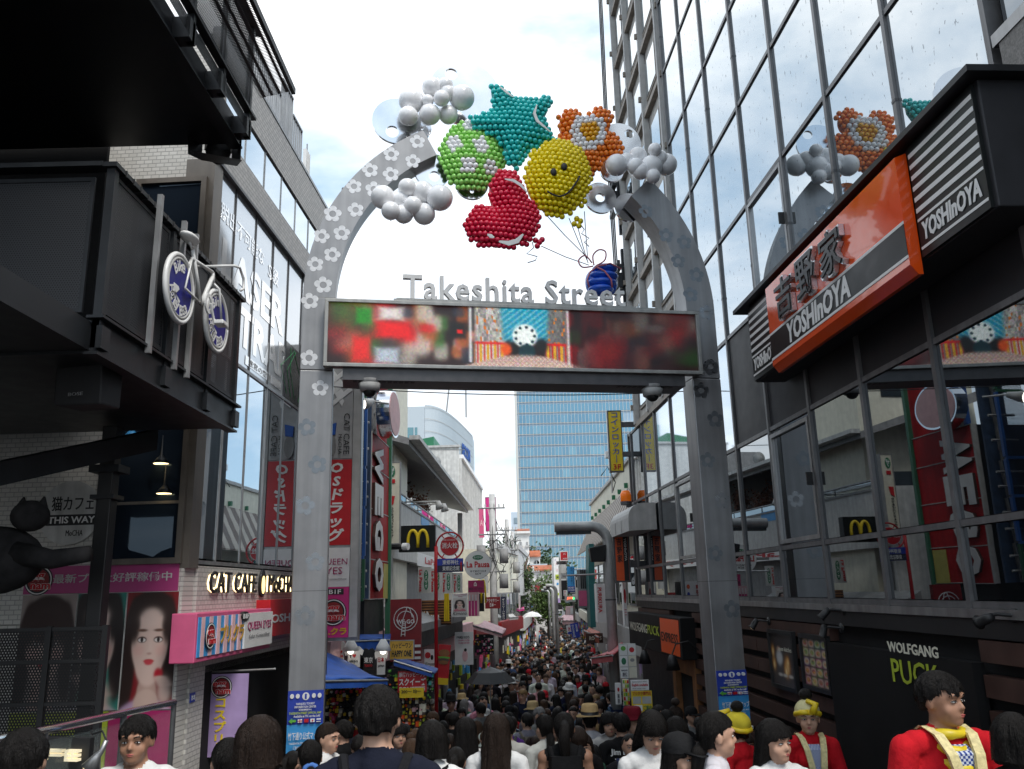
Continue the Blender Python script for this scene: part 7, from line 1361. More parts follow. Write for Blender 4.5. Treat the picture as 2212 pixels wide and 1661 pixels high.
S('burger_flag', 'red flag with a burger picture beside the red pole', 'banner', 17.2, cM, (1090, 560), (1190, 880), 'red', [('O', .05, .12, .95, .30, 'wood_lit'), ('R', .02, .30, .98, .35, 'green_l'), ('O', .05, .34, .95, .44, 'brown_board'), ('O', .1, .40, .9, .50, 'wood_lit'), ('R', 0, .84, 1, 1, 'yellow')], .02).rotation_euler = (0, radians(5), 0)
S('kimono_board', 'white kimono shop board with red fan and dark figure', 'sign', 17.4, cM, (1000, 600), (1085, 740), 'white', [('O', .05, .15, .6, .5, 'red'), ('O', .6, .3, .85, .6, 'black'), ('Kimono', .1, .7, .95, .9, 'black', {'s': .3, 'b': 0})], .04)
S('price_notice', 'tall white notice board with opening hours under the pink awning', 'sign', 23, cM, (1245, 460), (1395, 720), 'white', [("PARIS KID'S", .1, .12, .8, .2, 'black'), ('10:00-19:30', .2, .23, .8, .28, 'pink'), ('10:00-20:00', .2, .31, .8, .36, 'pink'), ('O', .4, .55, .7, .9, 'pink_lt'), ('O', .5, .5, .65, .6, 'black')], .05)
rack('bright accessory display under the pink awning', 24.5, (1405, 480), (1560, 640), 7, ['pink', 'white', 'pink_lt', 'magenta', 'gold', 'black'], 9, 7)
# ------------------------------------------------------------------ people
objcolmat('cloth', .9, .7, 13, var=.16, spec=.15); objcolmat('hair', .5, .6, 34, wave=(9, 9, .6), spec=.22, var=.45)
objcolmat('trousers', .85, .3, 20, rand=[(.015, .018, .03), (.012, .012, .013), (.05, .07, .13), (.20, .17, .12), (.03, .04, .08), (.10, .10, .10), (.35, .34, .32), (.02, .02, .02)])
objcolmat('shoe', .6, .1, 20, rand=[(.02, .02, .02), (.5, .5, .48), (.12, .06, .03), (.03, .03, .04)])
mat('skin', (.50, .295, .205), .5, var=.08, vs=18, spec=.4); mat('skin_tan', (.36, .19, .12), .5, var=.1, vs=18, spec=.4); mat('lip', (.42, .10, .09), .4, var=.05); mat('eye_white', (.72, .70, .68), .25, var=0); mat('iris', (.012, .008, .006), .15, var=0); mat('brow', (.02, .014, .012), .7, var=0); mat('hair_dark', (.012, .010, .009), .4, var=.3)
_tmp = bpy.data.scenes.new('tmp')
def ell_sd(P, c, r): r = np.array(r); return (np.linalg.norm((P-np.array(c))/r, axis=1)-1)*r.min()
def cap_sd(P, a, b, ra, rb):
    a, b = np.array(a), np.array(b); d = b-a; t = np.clip(((P-a)@d)/(d@d+1e-9), 0, 1); return np.linalg.norm(P-(a+t[:, None]*d), axis=1)-(ra+(rb-ra)*t)
def remesh(prims, vox, smooth_it=2):
    mb = MB()
    for p in prims:
        if p[0] == 'E': mb.ball(p[2], p[3], 16, 12)
        else:
            _, tg, a, b, ra, rb = p; mb.tube([a, b], [ra, rb], 12); mb.ball(a, ra, 12, 8); mb.ball(b, rb, 12, 8)
    me = bpy.data.meshes.new('b'); me.from_pydata(mb.v, [], mb.f); ob = bpy.data.objects.new('b', me); _tmp.collection.objects.link(ob)
    m1 = ob.modifiers.new('r', 'REMESH'); m1.mode = 'VOXEL'; m1.voxel_size = vox; m2 = ob.modifiers.new('s', 'SMOOTH'); m2.factor = .5; m2.iterations = smooth_it
    _tmp.view_layers[0].update(); dg = _tmp.view_layers[0].depsgraph; out = bpy.data.meshes.new_from_object(ob.evaluated_get(dg)); v = np.empty(len(out.vertices)*3, np.float32); out.vertices.foreach_get('co', v); v = v.reshape(-1, 3).astype(float)
    f = [tuple(p.vertices) for p in out.polygons]; bpy.data.objects.remove(ob); bpy.data.meshes.remove(me); bpy.data.meshes.remove(out)
    fc = np.array([v[list(q)].mean(0) for q in f]); best = np.full(len(f), 9.); tg = np.zeros(len(f), int)
    for p in prims:
        s_ = ell_sd(fc, p[2], p[3]) if p[0] == 'E' else cap_sd(fc, *p[2:]); mk = s_ < best; best[mk] = s_[mk]; tg[mk] = p[1]
    return v, f, tg
SK, TOP, BOT, SHO = 0, 1, 2, 3
def person_mesh(name, vox=.02, male=False, pose='walk', skirt=False, sleeves=.5, face=0, arms=None, skin='skin', look=0., robe=False, turnhead=0., nod=0.):
    """one continuous body, standing 1.66 m, facing -Y"""
    P = []; C = lambda tg, a, b, ra, rb: P.append(('C', tg, a, b, ra, rb)); E = lambda tg, c, r: P.append(('E', tg, c, r))
    sw = .195 if male else .165; hd = (0, 0, 1.545)
    cn, sn = cos(turnhead), sin(turnhead); cd, sd_ = cos(nod), -sin(nod)
    def H(x, y, z):     # head space -> body space (turn about the neck)
        z = 1.47+(z-1.47)*.92
        y, z = y*cd+(z-1.47)*sd_, 1.47+(z-1.47)*cd-y*sd_   # nod
        return (x*cn-y*sn, x*sn+y*cn, z)
    # head with jaw, cheeks, nose, ears
    for c, r in (((0, .012, 1.565), (.079, .094, .091)), ((0, -.02, 1.50), (.062, .066, .075)), ((0, -.05, 1.455), (.036, .032, .028)), ((.035, -.045, 1.505), (.03, .03, .035)), ((-.035, -.045, 1.505), (.03, .03, .035))): E(SK, H(*c), r)
    C(SK, H(0, -.078, 1.55), H(0, -.094, 1.517), .008, .0125); C(SK, H(.011, -.086, 1.513), H(-.011, -.086, 1.513), .008, .008)
    for s_ in (-1, 1): E(SK, H(s_*.078, .012, 1.535), (.012, .02, .032)); C(SK, H(s_*.045, -.072, 1.575), H(s_*.012, -.082, 1.572), .012, .012)
    C(SK, H(.016, -.078, 1.480), H(-.016, -.078, 1.480), .009, .009)
    C(SK, (0, .018, 1.47), (0, .025, 1.34), .047 if not male else .055, .055 if not male else .064)
    # torso
    cw = .145 if not male else .165
    E(TOP, (0, .012, 1.22), (cw, .105, .17)); C(TOP, (-sw+.05, .02, 1.352), (sw-.05, .02, 1.352), .062, .062); C(TOP, (-.06, .025, 1.385), (.06, .025, 1.385), .050, .050); C(TOP, (0, .025, 1.37), (0, .028, 1.408), .078, .062)
    E(TOP, (0, .012, 1.08), (.128 if not male else .15, .10, .17)); 
    if not male: E(TOP, (.06, -.06, 1.24), (.062, .058, .062)); E(TOP, (-.06, -.06, 1.24), (.062, .058, .062))
    E(BOT if not robe else TOP, (0, .02, .90), (.158, .112, .13))
    # legs
    st = .16 if pose == 'walk' else .02
    for s_ in (-1, 1):
        fw = st*s_; hip = (s_*.085, .01, .88); kn = (s_*.09, -fw*.8-.01, .48); an = (s_*.085, -fw*.9+.03+max(0, -fw)*.0, .085); lt = SK if skirt else BOT
        C(BOT, hip, tuple(np.array(hip)*.5+np.array(kn)*.5), .088, .072); C(lt, tuple(np.array(hip)*.45+np.array(kn)*.55), kn, .070, .055); C(lt, kn, an, .054, .038); C(SHO, (an[0], an[1]+.01, .045), (an[0], an[1]-.15, .035), .042, .036)
    if skirt: C(BOT, (0, .01, .92), (0, .0, .58), .13, .20)
    if robe: C(TOP, (0, .01, 1.0), (0, .0, .50), .15, .20)
    # arms: arms = [(elbow, wrist)...] offsets for left/right
    arms = arms or [((-sw-.05, .03, 1.08), (-sw-.06, -.06 if pose == 'walk' else .0, .84)), ((sw+.05, .03, 1.08), (sw+.06, .08 if pose == 'walk' else -.02, .84))]
    for s_, (el, wr) in zip((-1, 1), arms):
        sh = np.array((s_*sw, .02, 1.335)); el = np.array(el); wr = np.array(wr); mid = sh+(el-sh)*min(1, sleeves*1.0)
        C(TOP if sleeves > 0 else SK, tuple(sh), tuple(mid), .056 if not robe else .064, .050 if not robe else .070)
        if sleeves < 1: C(SK, tuple(mid), tuple(el), .042, .038)
        if sleeves > 1: C(TOP, tuple(el), tuple(el+(wr-el)*.85), .045 if not robe else .075, .04 if not robe else .095); C(SK, tuple(el+(wr-el)*.85), tuple(wr), .03, .026)
        else: C(SK, tuple(el), tuple(wr), .038, .027)
        d = (wr-el)/np.linalg.norm(wr-el); side = np.cross(d, (0, 1, 0)); side = side/(np.linalg.norm(side)+1e-6); nn = np.cross(d, side)
        C(SK, tuple(wr), tuple(wr+d*.06), .028, .030)
        for k in range(4): b0 = wr+d*.075+nn*(k-1.5)*.019; ln = (.055, .066, .062, .048)[k]; C(SK, tuple(b0), tuple(b0+d*ln*.6), .0095, .009); C(SK, tuple(b0+d*ln*.6), tuple(b0+d*ln+side*.02), .009, .008)
        C(SK, tuple(wr+d*.03-nn*.03), tuple(wr+d*.075-nn*.05), .011, .009)
    v, f, tg = remesh(P, vox)
    me = bpy.data.meshes.new(name)
    ex = MB()                       # eyes, brows, lips
    if face:
        for s_ in (-1, 1):
            ex.ball(H(s_*.032, -.0745, 1.545), (.0135, .0085, .0055), 10, 6, 4); ex.ball(H(s_*.032+look, -.0800, 1.5452), (.0060, .0035, .0054), 8, 6, 5)
            ex.tube([H(s_*.016, -.0810, 1.547), H(s_*.032, -.0840, 1.5515), H(s_*.047, -.0745, 1.547)], .0022, 5, 5); ex.tube([H(s_*.014, -.0885, 1.570), H(s_*.034, -.0865, 1.576), H(s_*.053, -.070, 1.570)], .0036, 5, 5)
        ex.ball(H(0, -.0830, 1.4835), (.020, .006, .0042), 10, 6, 6); ex.ball(H(0, -.0805, 1.4755), (.017, .0065, .0048), 10, 6, 6)
    o = len(v); V = v.tolist()+[tuple(q) for q in ex.v]; F_ = list(f)+[tuple(i+o for i in q) for q in ex.f]; me.from_pydata(V, [], F_)
    for k in (skin, 'cloth', 'trousers', 'shoe', 'eye_white', 'iris', 'lip'): me.materials.append(MATS[k])
    me.polygons.foreach_set('material_index', tg.tolist()+ex.mi); me.polygons.foreach_set('use_smooth', [True]*len(me.polygons)); me.update()
    me['turn'] = turnhead; me['nod'] = nod
    return me
def hair_mesh(style, hi=False, seed=0):
    n = 64 if hi else 32; r = np.random.default_rng(seed); mb = MB()
    z_end = {'short': 1.505, 'bob': 1.462, 'long': 1.16, 'mid': 1.34, 'tied': 1.485, 'crop': 1.49}[style]; top = 1.684 if style != 'crop' else 1.670; m_ = 34 if hi else 20; fat = {'short': 1.13, 'bob': 1.17, 'long': 1.14, 'mid': 1.15, 'tied': 1.06, 'crop': 1.035}[style]
    brow = {'short': 1.588, 'bob': 1.572, 'long': 1.590, 'mid': 1.578, 'tied': 1.612, 'crop': 1.62}[style]
    v = []; ph = r.random(6)*6
    for j in range(m_):
        t = j/(m_-1); z = top-(top-z_end)*t**1.15 if style not in ('long', 'mid') else top-(top-z_end)*t**1.3
        if z > 1.565: q = sqrt(max(0, 1-((z-1.565)/(top-1.565))**2)); rx, ry, cy = .079*fat*q, .097*fat*q, .012
        else:
            k = min(1, (1.565-z)/.13)
            if style in ('short', 'crop', 'tied'): rx, ry, cy = .079*fat*(1-.38*k), .097*fat*(1-.36*k), .012+.016*k
            elif style == 'bob': rx, ry, cy = .079*fat*(1+.12*k), .097*fat*(1-.02*k), .012+.006*k
            else: kk = min(1, (1.565-z)/.35); rx, ry, cy = .079*fat*(1+.38*kk), .097*fat*(1-.40*kk), .012+.085*kk
        al0 = min(1, max(0, (brow-z)/.03))*(1.08 if style in ('bob', 'mid', 'long') else 1.25)
        if z < 1.44 and style in ('long', 'mid'): al0 = 1.08+min(1, (1.44-z)/.08)*.75
        if style in ('short', 'crop', 'tied') and z < 1.55: al0 = 1.25+min(1, (1.55-z)/.03)*(.75 if style != 'tied' else .5)
        for i in range(n):
            a = 2*pi*i/n; fa = abs(((a+pi) % (2*pi))-pi)      # 0 = front (-Y)
            al = al0
            if style in ('short', 'crop') and z > 1.55: al = min(1, max(0, (brow+.016*sin(a*6+ph[0])+.010*sin(a*15+ph[1])-z)/.02))*1.25
            w_ = 1/(1+math.exp(-(fa-al)/.05)) if al > 0 else 1
            st = 1+(.035*sin(a*9+ph[0]+z*9)+.022*sin(a*21+ph[1]-z*14)+.012*sin(a*37+ph[2]))*min(1, max(0, (top-z)/.05))
            if style == 'short': st += .03*sin(a*13+z*60+ph[3])*min(1, max(0, (top-z)/.03))
            g = (.62+.38*w_)*(st if w_ > .5 else 1)
            if z < 1.44 and style in ('long', 'mid'): g = (.25+.75*w_)*st
            dz = (.012*sin(a*7+ph[4]) if j == m_-1 else 0)+(-.05*abs(sin(a*5+ph[5])) if (j == m_-1 and style in ('long', 'mid')) else 0)
            v.append((rx*g*sin(a), cy-ry*g*cos(a), z+dz))
    f = [(j*n+i, j*n+(i+1) % n, (j+1)*n+(i+1) % n, (j+1)*n+i) for j in range(m_-1) for i in range(n)]; f += [tuple(range(n-1, -1, -1)), tuple((m_-1)*n+i for i in range(n))]
    v = [(x, y, 1.47+(z-1.47)*(.92 if z > 1.47 else 1)) for x, y, z in v]
    mb.add(v, [q[::-1] for q in f])
    if hi:            # loose strands lying on the surface
        vv = np.array(v).reshape(m_, n, 3)
        for k in range(1100):
            j = int(r.integers(1, m_-6)); i = int(r.integers(0, n)); L_ = int(r.integers(4, 10)) if style != 'short' else int(r.integers(3, 6)); o_ = 1.008+.03*r.random()**2; dr = r.normal()*.45; a_ = []; cen = np.array((0, .015, 0))
            for q in range(L_):
                jj = min(m_-1, j+q); p = vv[jj, int(round(i+dr*q)) % n]; ax = np.array((0, .015+.08*min(1, max(0, (1.565-p[2])/.35))*(style in ('long', 'mid')), p[2])); a_.append(ax+(p-ax)*(o_+.004*q*r.random())+np.array((0, 0, -.012*(q == L_-1))))
            if np.linalg.norm(np.diff(np.array(a_), axis=0), axis=1).max() > .09: continue
            for q in range(len(a_)-1):
                t_ = a_[q+1]-a_[q]; nn = a_[q]-cen; nn[2] = 0; s_ = np.cross(t_, nn); s_ = s_/(np.linalg.norm(s_)+1e-9)*.0016*(1-q/len(a_)); mb.add([a_[q]-s_, a_[q]+s_, a_[q+1]+s_*.8, a_[q+1]-s_*.8], [(0, 1, 2, 3)])
    return mb
HM = {}
def hair_obj(style, hi, extra=None, seed=0):
    k = (style, hi, extra, seed)
    if k in HM: return HM[k]
    mb = hair_mesh(style, hi, seed)
    if extra == 'tail': mb.tube([(0, .10, 1.60), (0, .145, 1.58), (.01, .155, 1.48), (0, .14, 1.36), (.0, .13, 1.26)], [.025, .038, .045, .036, .008], 10)
    if extra == 'tail_low': mb.tube([(0, .08, 1.50), (0, .11, 1.46), (.01, .12, 1.36), (0, .12, 1.24)], [.03, .04, .038, .010], 10)
    if extra == 'bun': mb.ball((0, .03, 1.71), (.05, .05, .045), 12, 8)
    if extra == 'bun_low': mb.ball((0, .115, 1.60), (.045, .045, .045), 12, 8)
    me = bpy.data.meshes.new('hair'); me.from_pydata(mb.v, [], mb.f); me.materials.append(MATS['hair']); me.polygons.foreach_set('use_smooth', [True]*len(me.polygons)); me.update(); HM[k] = me; return me
def acc_mesh(kind):
    if kind in HM: return HM[kind]
    mb = MB(); ms = ['cloth']
    if kind == 'cap':
        for j in range(7): pass
        n = 24; v = []
        for j in range(7):
            z = 1.585+.125*j/6; q = sqrt(max(.0, 1-(j/6)**2.4)); v += [(.095*q*sin(2*pi*i/n), .012-.115*q*cos(2*pi*i/n), z) for i in range(n)]
        mb.add(v, [(j*n+i, j*n+(i+1) % n, (j+1)*n+(i+1) % n, (j+1)*n+i) for j in range(6) for i in range(n)]+[tuple(6*n+i for i in range(n))]); mb.hull8([(-.075, -.08, 1.588), (.075, -.08, 1.588), (.055, -.19, 1.575), (-.055, -.19, 1.575)], [(-.075, -.08, 1.600), (.075, -.08, 1.600), (.055, -.19, 1.582), (-.055, -.19, 1.582)])
    elif kind in ('hat', 'hat_band'):
        n = 28; prof = [(.165, 1.605), (.172, 1.612), (.112, 1.622), (.108, 1.66), (.100, 1.72), (.085, 1.742), (.05, 1.735), (.004, 1.73)]; v = []
        for q, z in prof: v += [(q*.92*sin(2*pi*i/n), .012-q*1.08*cos(2*pi*i/n), z+(.012*cos(4*pi*i/n) if q > .15 else 0)) for i in range(n)]
        mb.add(v, [(j*n+i, j*n+(i+1) % n, (j+1)*n+(i+1) % n, (j+1)*n+i) for j in range(len(prof)-1) for i in range(n)]); mb.mi = [1 if kind == 'hat_band' and n*2 <= k < n*3 else 0 for k in range(len(mb.f))]; ms = ['cloth', 'black']
    elif kind == 'backpack':
        mb.hull8([(-.14, .125, .95), (.14, .125, .95), (.13, .27, .96), (-.13, .27, .96)], [(-.13, .10, 1.36), (.13, .10, 1.36), (.11, .19, 1.37), (-.11, .19, 1.37)])
        mb.hull8([(-.11, .268, .98), (.11, .268, .98), (.10, .305, .99), (-.10, .305, .99)], [(-.10, .24, 1.14), (.10, .24, 1.14), (.09, .27, 1.14), (-.09, .27, 1.14)])
        for s_ in (-1, 1): mb.tube([(s_*.10, .11, 1.35), (s_*.12, .06, 1.412), (s_*.125, -.04, 1.39), (s_*.13, -.105, 1.28), (s_*.14, -.07, 1.10), (s_*.13, .10, 1.0)], .019, 6)
    elif kind == 'shoulder_bag':
        mb.hull8([(.20, -.06, .82), (.28, -.06, .82), (.28, .16, .82), (.20, .16, .82)], [(.20, -.06, 1.0), (.27, -.06, 1.0), (.27, .16, 1.0), (.20, .16, 1.0)]); mb.tube([(.23, .05, 1.0), (.12, .13, 1.22), (-.08, .10, 1.40), (-.11, .0, 1.41), (-.04, -.13, 1.28), (.15, -.13, 1.08), (.23, .0, 1.0)], .012, 5)
    elif kind == 'turban':
        mb.ball((0, .02, 1.60), (.095, .115, .095), 18, 12); mb.tube([(.09*sin(a/10*6.28), .015-.11*cos(a/10*6.28), 1.575+.03*cos(a/10*6.28)) for a in range(11)], .022, 8, 1); mb.tube([(.03, -.1, 1.60), (.06, -.1, 1.67), (.0, -.06, 1.69)], [.03, .028, .02], 8, 1); ms = ['cloth', 'yellow']
    if kind in ('cap', 'hat', 'hat_band', 'turban'): mb.v = [(x, y, 1.47+(z-1.47)*.92) for x, y, z in mb.v]
    me = bpy.data.meshes.new(kind); me.from_pydata(mb.v, [], mb.f)
    for q in ms: me.materials.append(MATS[q])
    if len(ms) > 1: me.polygons.foreach_set('material_index', mb.mi)
    me.polygons.foreach_set('use_smooth', [kind != 'backpack']*len(me.polygons)); me.update(); HM[kind] = me; return me
def add_person(me, loc, rz, s_, top, label, group=None, hair=None, hcol=(.012, .010, .009), accs=()):
    o = bpy.data.objects.new('person', me); COL.objects.link(o); o.location = loc; o.rotation_euler = (0, 0, rz); o.scale = (s_, s_, s_); o.color = tuple(top)+(1,); tag(o, label, 'person', group)
    tn, nod = me.get('turn', 0.), me.get('nod', 0.)
    hM = Matrix.Rotation(tn, 4, 'Z') @ Matrix.Translation((0, 0, 1.47)) @ Matrix.Rotation(nod, 4, 'X') @ Matrix.Translation((0, 0, -1.47))
    if hair is not None:
        h = bpy.data.objects.new('hair', hair); COL.objects.link(h); h.parent = o; h.color = tuple(hcol)+(1,); h.matrix_local = hM
    for k, c in accs:
        a = bpy.data.objects.new({'hat_band': 'hat'}.get(k, k), acc_mesh(k)); COL.objects.link(a); a.parent = o; a.color = tuple(c)+(1,)
        if k in ('cap', 'hat', 'hat_band', 'turban'): a.matrix_local = hM
    return o
def backprint(o, body, x0, x1, z0, z1, ma, bold=.02, d=.125, front_=False):
    t = text(o, body, x0, x1, z0, z1, ma, y=0, th=.002, bold=bold)
    for q in t.data.vertices:
        bulge = sqrt(max(0, 1-(q.co.x/.19)**2)); y = -(.128*bulge-.005)+q.co.y*.5
        q.co.y = y
        if not front_: q.co.x *= -1; q.co.y = -y+.014
    if not front_: t.data.flip_normals()
    return t
HAIRC = {'black': (.011, .009, .008), 'dark brown': (.028, .017, .012), 'brown': (.065, .034, .018), 'grey': (.25, .24, .23), 'blond': (.30, .19, .08)}
# -- figures seen close
def place(u, v, Y, H=None, dx=0):
    p = at(u, v, Y); return p
PEOPLE_XY = []
def near(mesh, uv, Y, rz, top, label, hair, hcol='black', accs=(), htop=1.69):
    htop -= .018
    p = at(*uv, Y); s_ = (p.z-zg(Y))/htop; s2 = max(.86, min(1.12, s_)); o = add_person(mesh, (p.x, Y, p.z-htop*s2), rz, s2, top, label, None, hair, HAIRC.get(hcol, hcol), accs); PEOPLE_XY.append((p.x, Y, .40 if Y < 6 else .34))
    if abs(s_-s2) > .02: o.location.z = zg(Y) if s_ < .86 else zg(Y)+(s_-1.12)*htop*.0
    if s_ > 1.12 or s_ < .86: print('SCALE', label, round(s_, 2))
    return o
B_m = person_mesh('person_back_man', .014, True, 'stand', sleeves=.62); B_f = person_mesh('person_back_woman', .014, False, 'stand', skirt=True, sleeves=.5); B_t = person_mesh('person_tank', .014, False, 'stand', sleeves=0., skin='skin_tan')
hS, hB, hL, hM_, hT, hC = [hair_obj(k, True, e, 3) for k, e in (('short', None), ('bob', None), ('long', None), ('mid', None), ('tied', 'tail'), ('crop', None))]; hTl = hair_obj('tied', True, 'tail_low', 4); hBun = hair_obj('tied', True, 'bun', 5)
WHT = (.72, .72, .71); NVY = (.012, .014, .026); BLK = (.012, .012, .013); RED = (.55, .012, .02)
near(B_m, (818, 1473), 3.7, pi, NVY, 'man with short black hair in a navy tee carrying a black backpack, seen from behind', hS, 'black', [('backpack', (.014, .014, .016))])
near(B_f, cM(1062, 1150), 5.6, pi, WHT, 'person with black bob hair in a white tee with a black strap, seen from behind', hB, 'black', [('shoulder_bag', BLK)])
near(B_f, cM(1580, 1092), 6.8, pi-.1, WHT, 'woman with very long brown hair over a white blouse, seen from behind', hL, 'dark brown')
o = near(B_t, cM(2115, 1005), 7.9, pi, BLK, 'woman with ponytail in a black tank top carrying a black backpack', hT, 'black', [('backpack', BLK)])
o = near(B_m, cN(715, 965), 11.2, pi, (.55, .56, .60), 'man in a straw hat and pale grey printed tee, seen from behind', hC, 'black', [('hat_band', (.55, .38, .18))], 1.75); backprint(o, 'MILODON', -.12, .12, 1.25, 1.30, 'black'); backprint(o, 'ENGINEERING', -.12, .12, 1.19, 1.225, 'black'); backprint(o, 'VAN NUYS', -.10, .10, 1.13, 1.165, 'black')
o = near(B_m, cN(968, 1032), 10.2, pi+.05, BLK, 'man in a black tee with white racing print of two eyes, seen from behind', hS, 'black'); backprint(o, 'Jim Dunn', -.14, .14, 1.27, 1.34, 'white', .03); backprint(o, 'racing', -.10, .10, 1.235, 1.258, 'white', 0); backprint(o, 'OO', -.135, .135, 1.02, 1.21, 'white', .03); backprint(o, 'MOON Equipped', -.13, .13, 1.10, 1.13, 'white', .02)
FV = .0085
fa = person_mesh('person_face_down', FV, False, 'stand', face=1, nod=.45, skirt=True); near(fa, cN(1210, 1105), 5.9, .1, WHT, 'girl with black fringe in a white tee looking down', hM_, 'black', [], 1.66)
fb = person_mesh('person_cap', FV, False, 'stand', face=1, turnhead=.5, sleeves=.6); near(fb, cN(1445, 1258), 5.1, .25, BLK, 'girl in a black cap glancing sideways', hM_, 'black', [('cap', (.015, .015, .016))], 1.705)
fcm = person_mesh('person_profile', FV, False, 'stand', face=1, turnhead=.35); near(fcm, cN(1735, 1082), 5.0, 1.25, (.6, .58, .62), 'girl with low ponytail seen in profile beside the right pillar', hTl, 'black')
fd = person_mesh('person_look_right', FV, False, 'stand', face=1, turnhead=.35, look=.002); near(fd, cW(620, 1218), 5.2, .15, WHT, 'girl with long black hair and fringe looking across the street', hM_, 'black')
fe = person_mesh('person_robe_woman', FV, False, 'stand', face=1, robe=True, sleeves=1.5, turnhead=-.2); 
def robe(o, scarf=True, check=True):
    # striped collar bands and the front between them
    for s_ in (-1, 1):
        mb = MB(); P = [(s_*.075, .09, 1.405), (s_*.085, .03, 1.43), (s_*.078, -.06, 1.405), (s_*.062, -.122, 1.33), (s_*.045, -.148, 1.22), (s_*.04, -.140, 1.08), (s_*.04, -.15, .9)]
        for k in range(len(P)-1):
            a, b_ = P[k], P[k+1]; mb.hull8([(a[0]-.022, a[1]-.012, a[2]), (a[0]+.022, a[1]-.012, a[2]), (a[0]+.022, a[1]+.008, a[2]), (a[0]-.022, a[1]+.008, a[2])], [(b_[0]-.022, b_[1]-.012, b_[2]), (b_[0]+.022, b_[1]-.012, b_[2]), (b_[0]+.022, b_[1]+.008, b_[2]), (b_[0]-.022, b_[1]+.008, b_[2])])
        mb.build('collar_band', mat('collar', (.70, .60, .30), .7, var=.2, vs=60), o)
    mb = MB(); mb.hull8([(-.045, -.125, .9), (.045, -.125, .9), (.045, -.10, .9), (-.045, -.10, .9)], [(-.05, -.118, 1.33), (.05, -.118, 1.33), (.05, -.06, 1.36), (-.05, -.06, 1.36)]); mb.build('checked_shirt', MATS.get('gingham') or gingham(), o)
    if scarf:
        mb = MB()
        for k in range(4): mb.tube([(.075*cos(a), .02-.075*sin(a)*(1+.35*k*(sin(a) > 0)), 1.40-.035*k-.055*k*max(0, sin(a))*.6) for a in [i*2*pi/14 for i in range(15)]], [.022+.004*sin(i*1.7+k) for i in range(15)], 8)
        mb.build('scarf', mat('scarf', (.72, .55, .02), .45, var=.15, vs=12), o, True)
def gingham():
    M = bpy.data.materials.new('gingham'); M.use_nodes = True; t = M.node_tree; b = t.nodes['Principled BSDF']; MATS['gingham'] = M
    tcn = nd(t, 'ShaderNodeTexCoord'); ck = nd(t, 'ShaderNodeTexChecker'); ck.inputs['Scale'].default_value = 90; ck.inputs[1].default_value = (.6, .65, .75, 1); ck.inputs[2].default_value = (.02, .05, .25, 1); t.links.new(tcn.outputs['Object'], ck.inputs[0]); t.links.new(ck.outputs[0], b.inputs['Base Color']); b.inputs['Roughness'].default_value = .8; return M
o = near(fe, cW(830, 1100), 7.8, -.05, RED, 'woman in a red festival coat and yellow turban beside the slat wall', hair_obj('crop', True, 'bun', 6), 'black', [('turban', (.70, .64, .35))], 1.70); robe(o, False)
ff = person_mesh('person_robe_man', FV, True, 'stand', face=1, robe=True, sleeves=1.5, turnhead=.45, skin='skin_tan'); o = near(ff, cW(1665, 912), 4.5, .1, RED, 'young man in a red festival coat with yellow scarf before the black wall panel', hS, 'black'); robe(o, True)
near(B_f, cW(2125, 1172), 4.0, pi-.6, BLK, 'person with black bob hair at the outer end of the black wall panel', hB, 'black')
fg = person_mesh('person_left_man', FV, True, 'stand', face=1, skin='skin_tan', sleeves=.7); near(fg, cP(1050, 1235), 4.9, .1, WHT, 'man with swept black hair and white collar walking towards the gate entrance', hS, 'black')
near(B_m, cP(200, 1325), 3.5, pi+.3, BLK, 'person with black hair in front of the steel handrail, seen from behind', hS, 'black'); near(B_m, c3(1262, 1388), 3.9, pi-.15, (.03, .03, .035), 'person with brownish bob hair beside the left pillar, seen from behind', hB, 'dark brown'); near(B_f, c3(1105, 1500), 4.7, pi+.4, BLK, 'person with black ponytail under the purple banner', hTl, 'black')
o = near(B_f, cM(85, 1312), 6.3, pi+.3, (.35, .45, .65), 'girl with black ponytail and blue scrunchie at the left pillar', hTl, 'black'); MB().tube([(.045*cos(a*.6), .10, 1.47+.045*sin(a*.6)) for a in range(12)], .018, 8).build('scrunchie', mat('scrunchie', (.06, .16, .45), .8, var=.2), o, True)
near(fe, cN(1885, 1040), 7.6, pi+.6, RED, 'person in a red festival coat with yellow headscarf behind the profile girl', hair_obj('crop', True, 'bun', 7), 'black', [('turban', (.75, .6, .05))], 1.74)
near(person_mesh('person_side_phone', .012, False, 'stand', face=1, arms=[((-.20, -.10, 1.12), (-.10, -.34, 1.20)), ((.20, -.10, 1.12), (.08, -.34, 1.18))]), cM(232, 1178), 8.2, 1.2, WHT, 'girl in a white tee holding a phone under the blue tarpaulin', hTl, 'dark brown')
near(fd, cM(790, 1172), 9.6, .1, (.22, .22, .24), 'girl in a grey top with short hair facing out beside the toy stall', hB, 'black'); near(B_f, cM(1330, 1130), 8.4, pi+.1, WHT, 'woman with long black hair in a white tee beside the toy stall', hL, 'black')
near(B_m, cM(350, 925), 10.2, pi+1.1, BLK, 'man in a black tee browsing the souvenir stall', hS, 'black'); near(B_f, cN(1410, 1125), 7.6, pi, BLK, 'person with round black bob hair behind the looking down girl', hB, 'black'); near(B_m, cN(1330, 1022), 11, pi, (.6, .58, .5), 'man with cropped hair in a cream shirt near the entrance', hC, 'black'); near(B_f, cN(1400, 1010), 11.4, pi+.3, BLK, 'woman with a top bun in black near the entrance', hBun, 'dark brown')
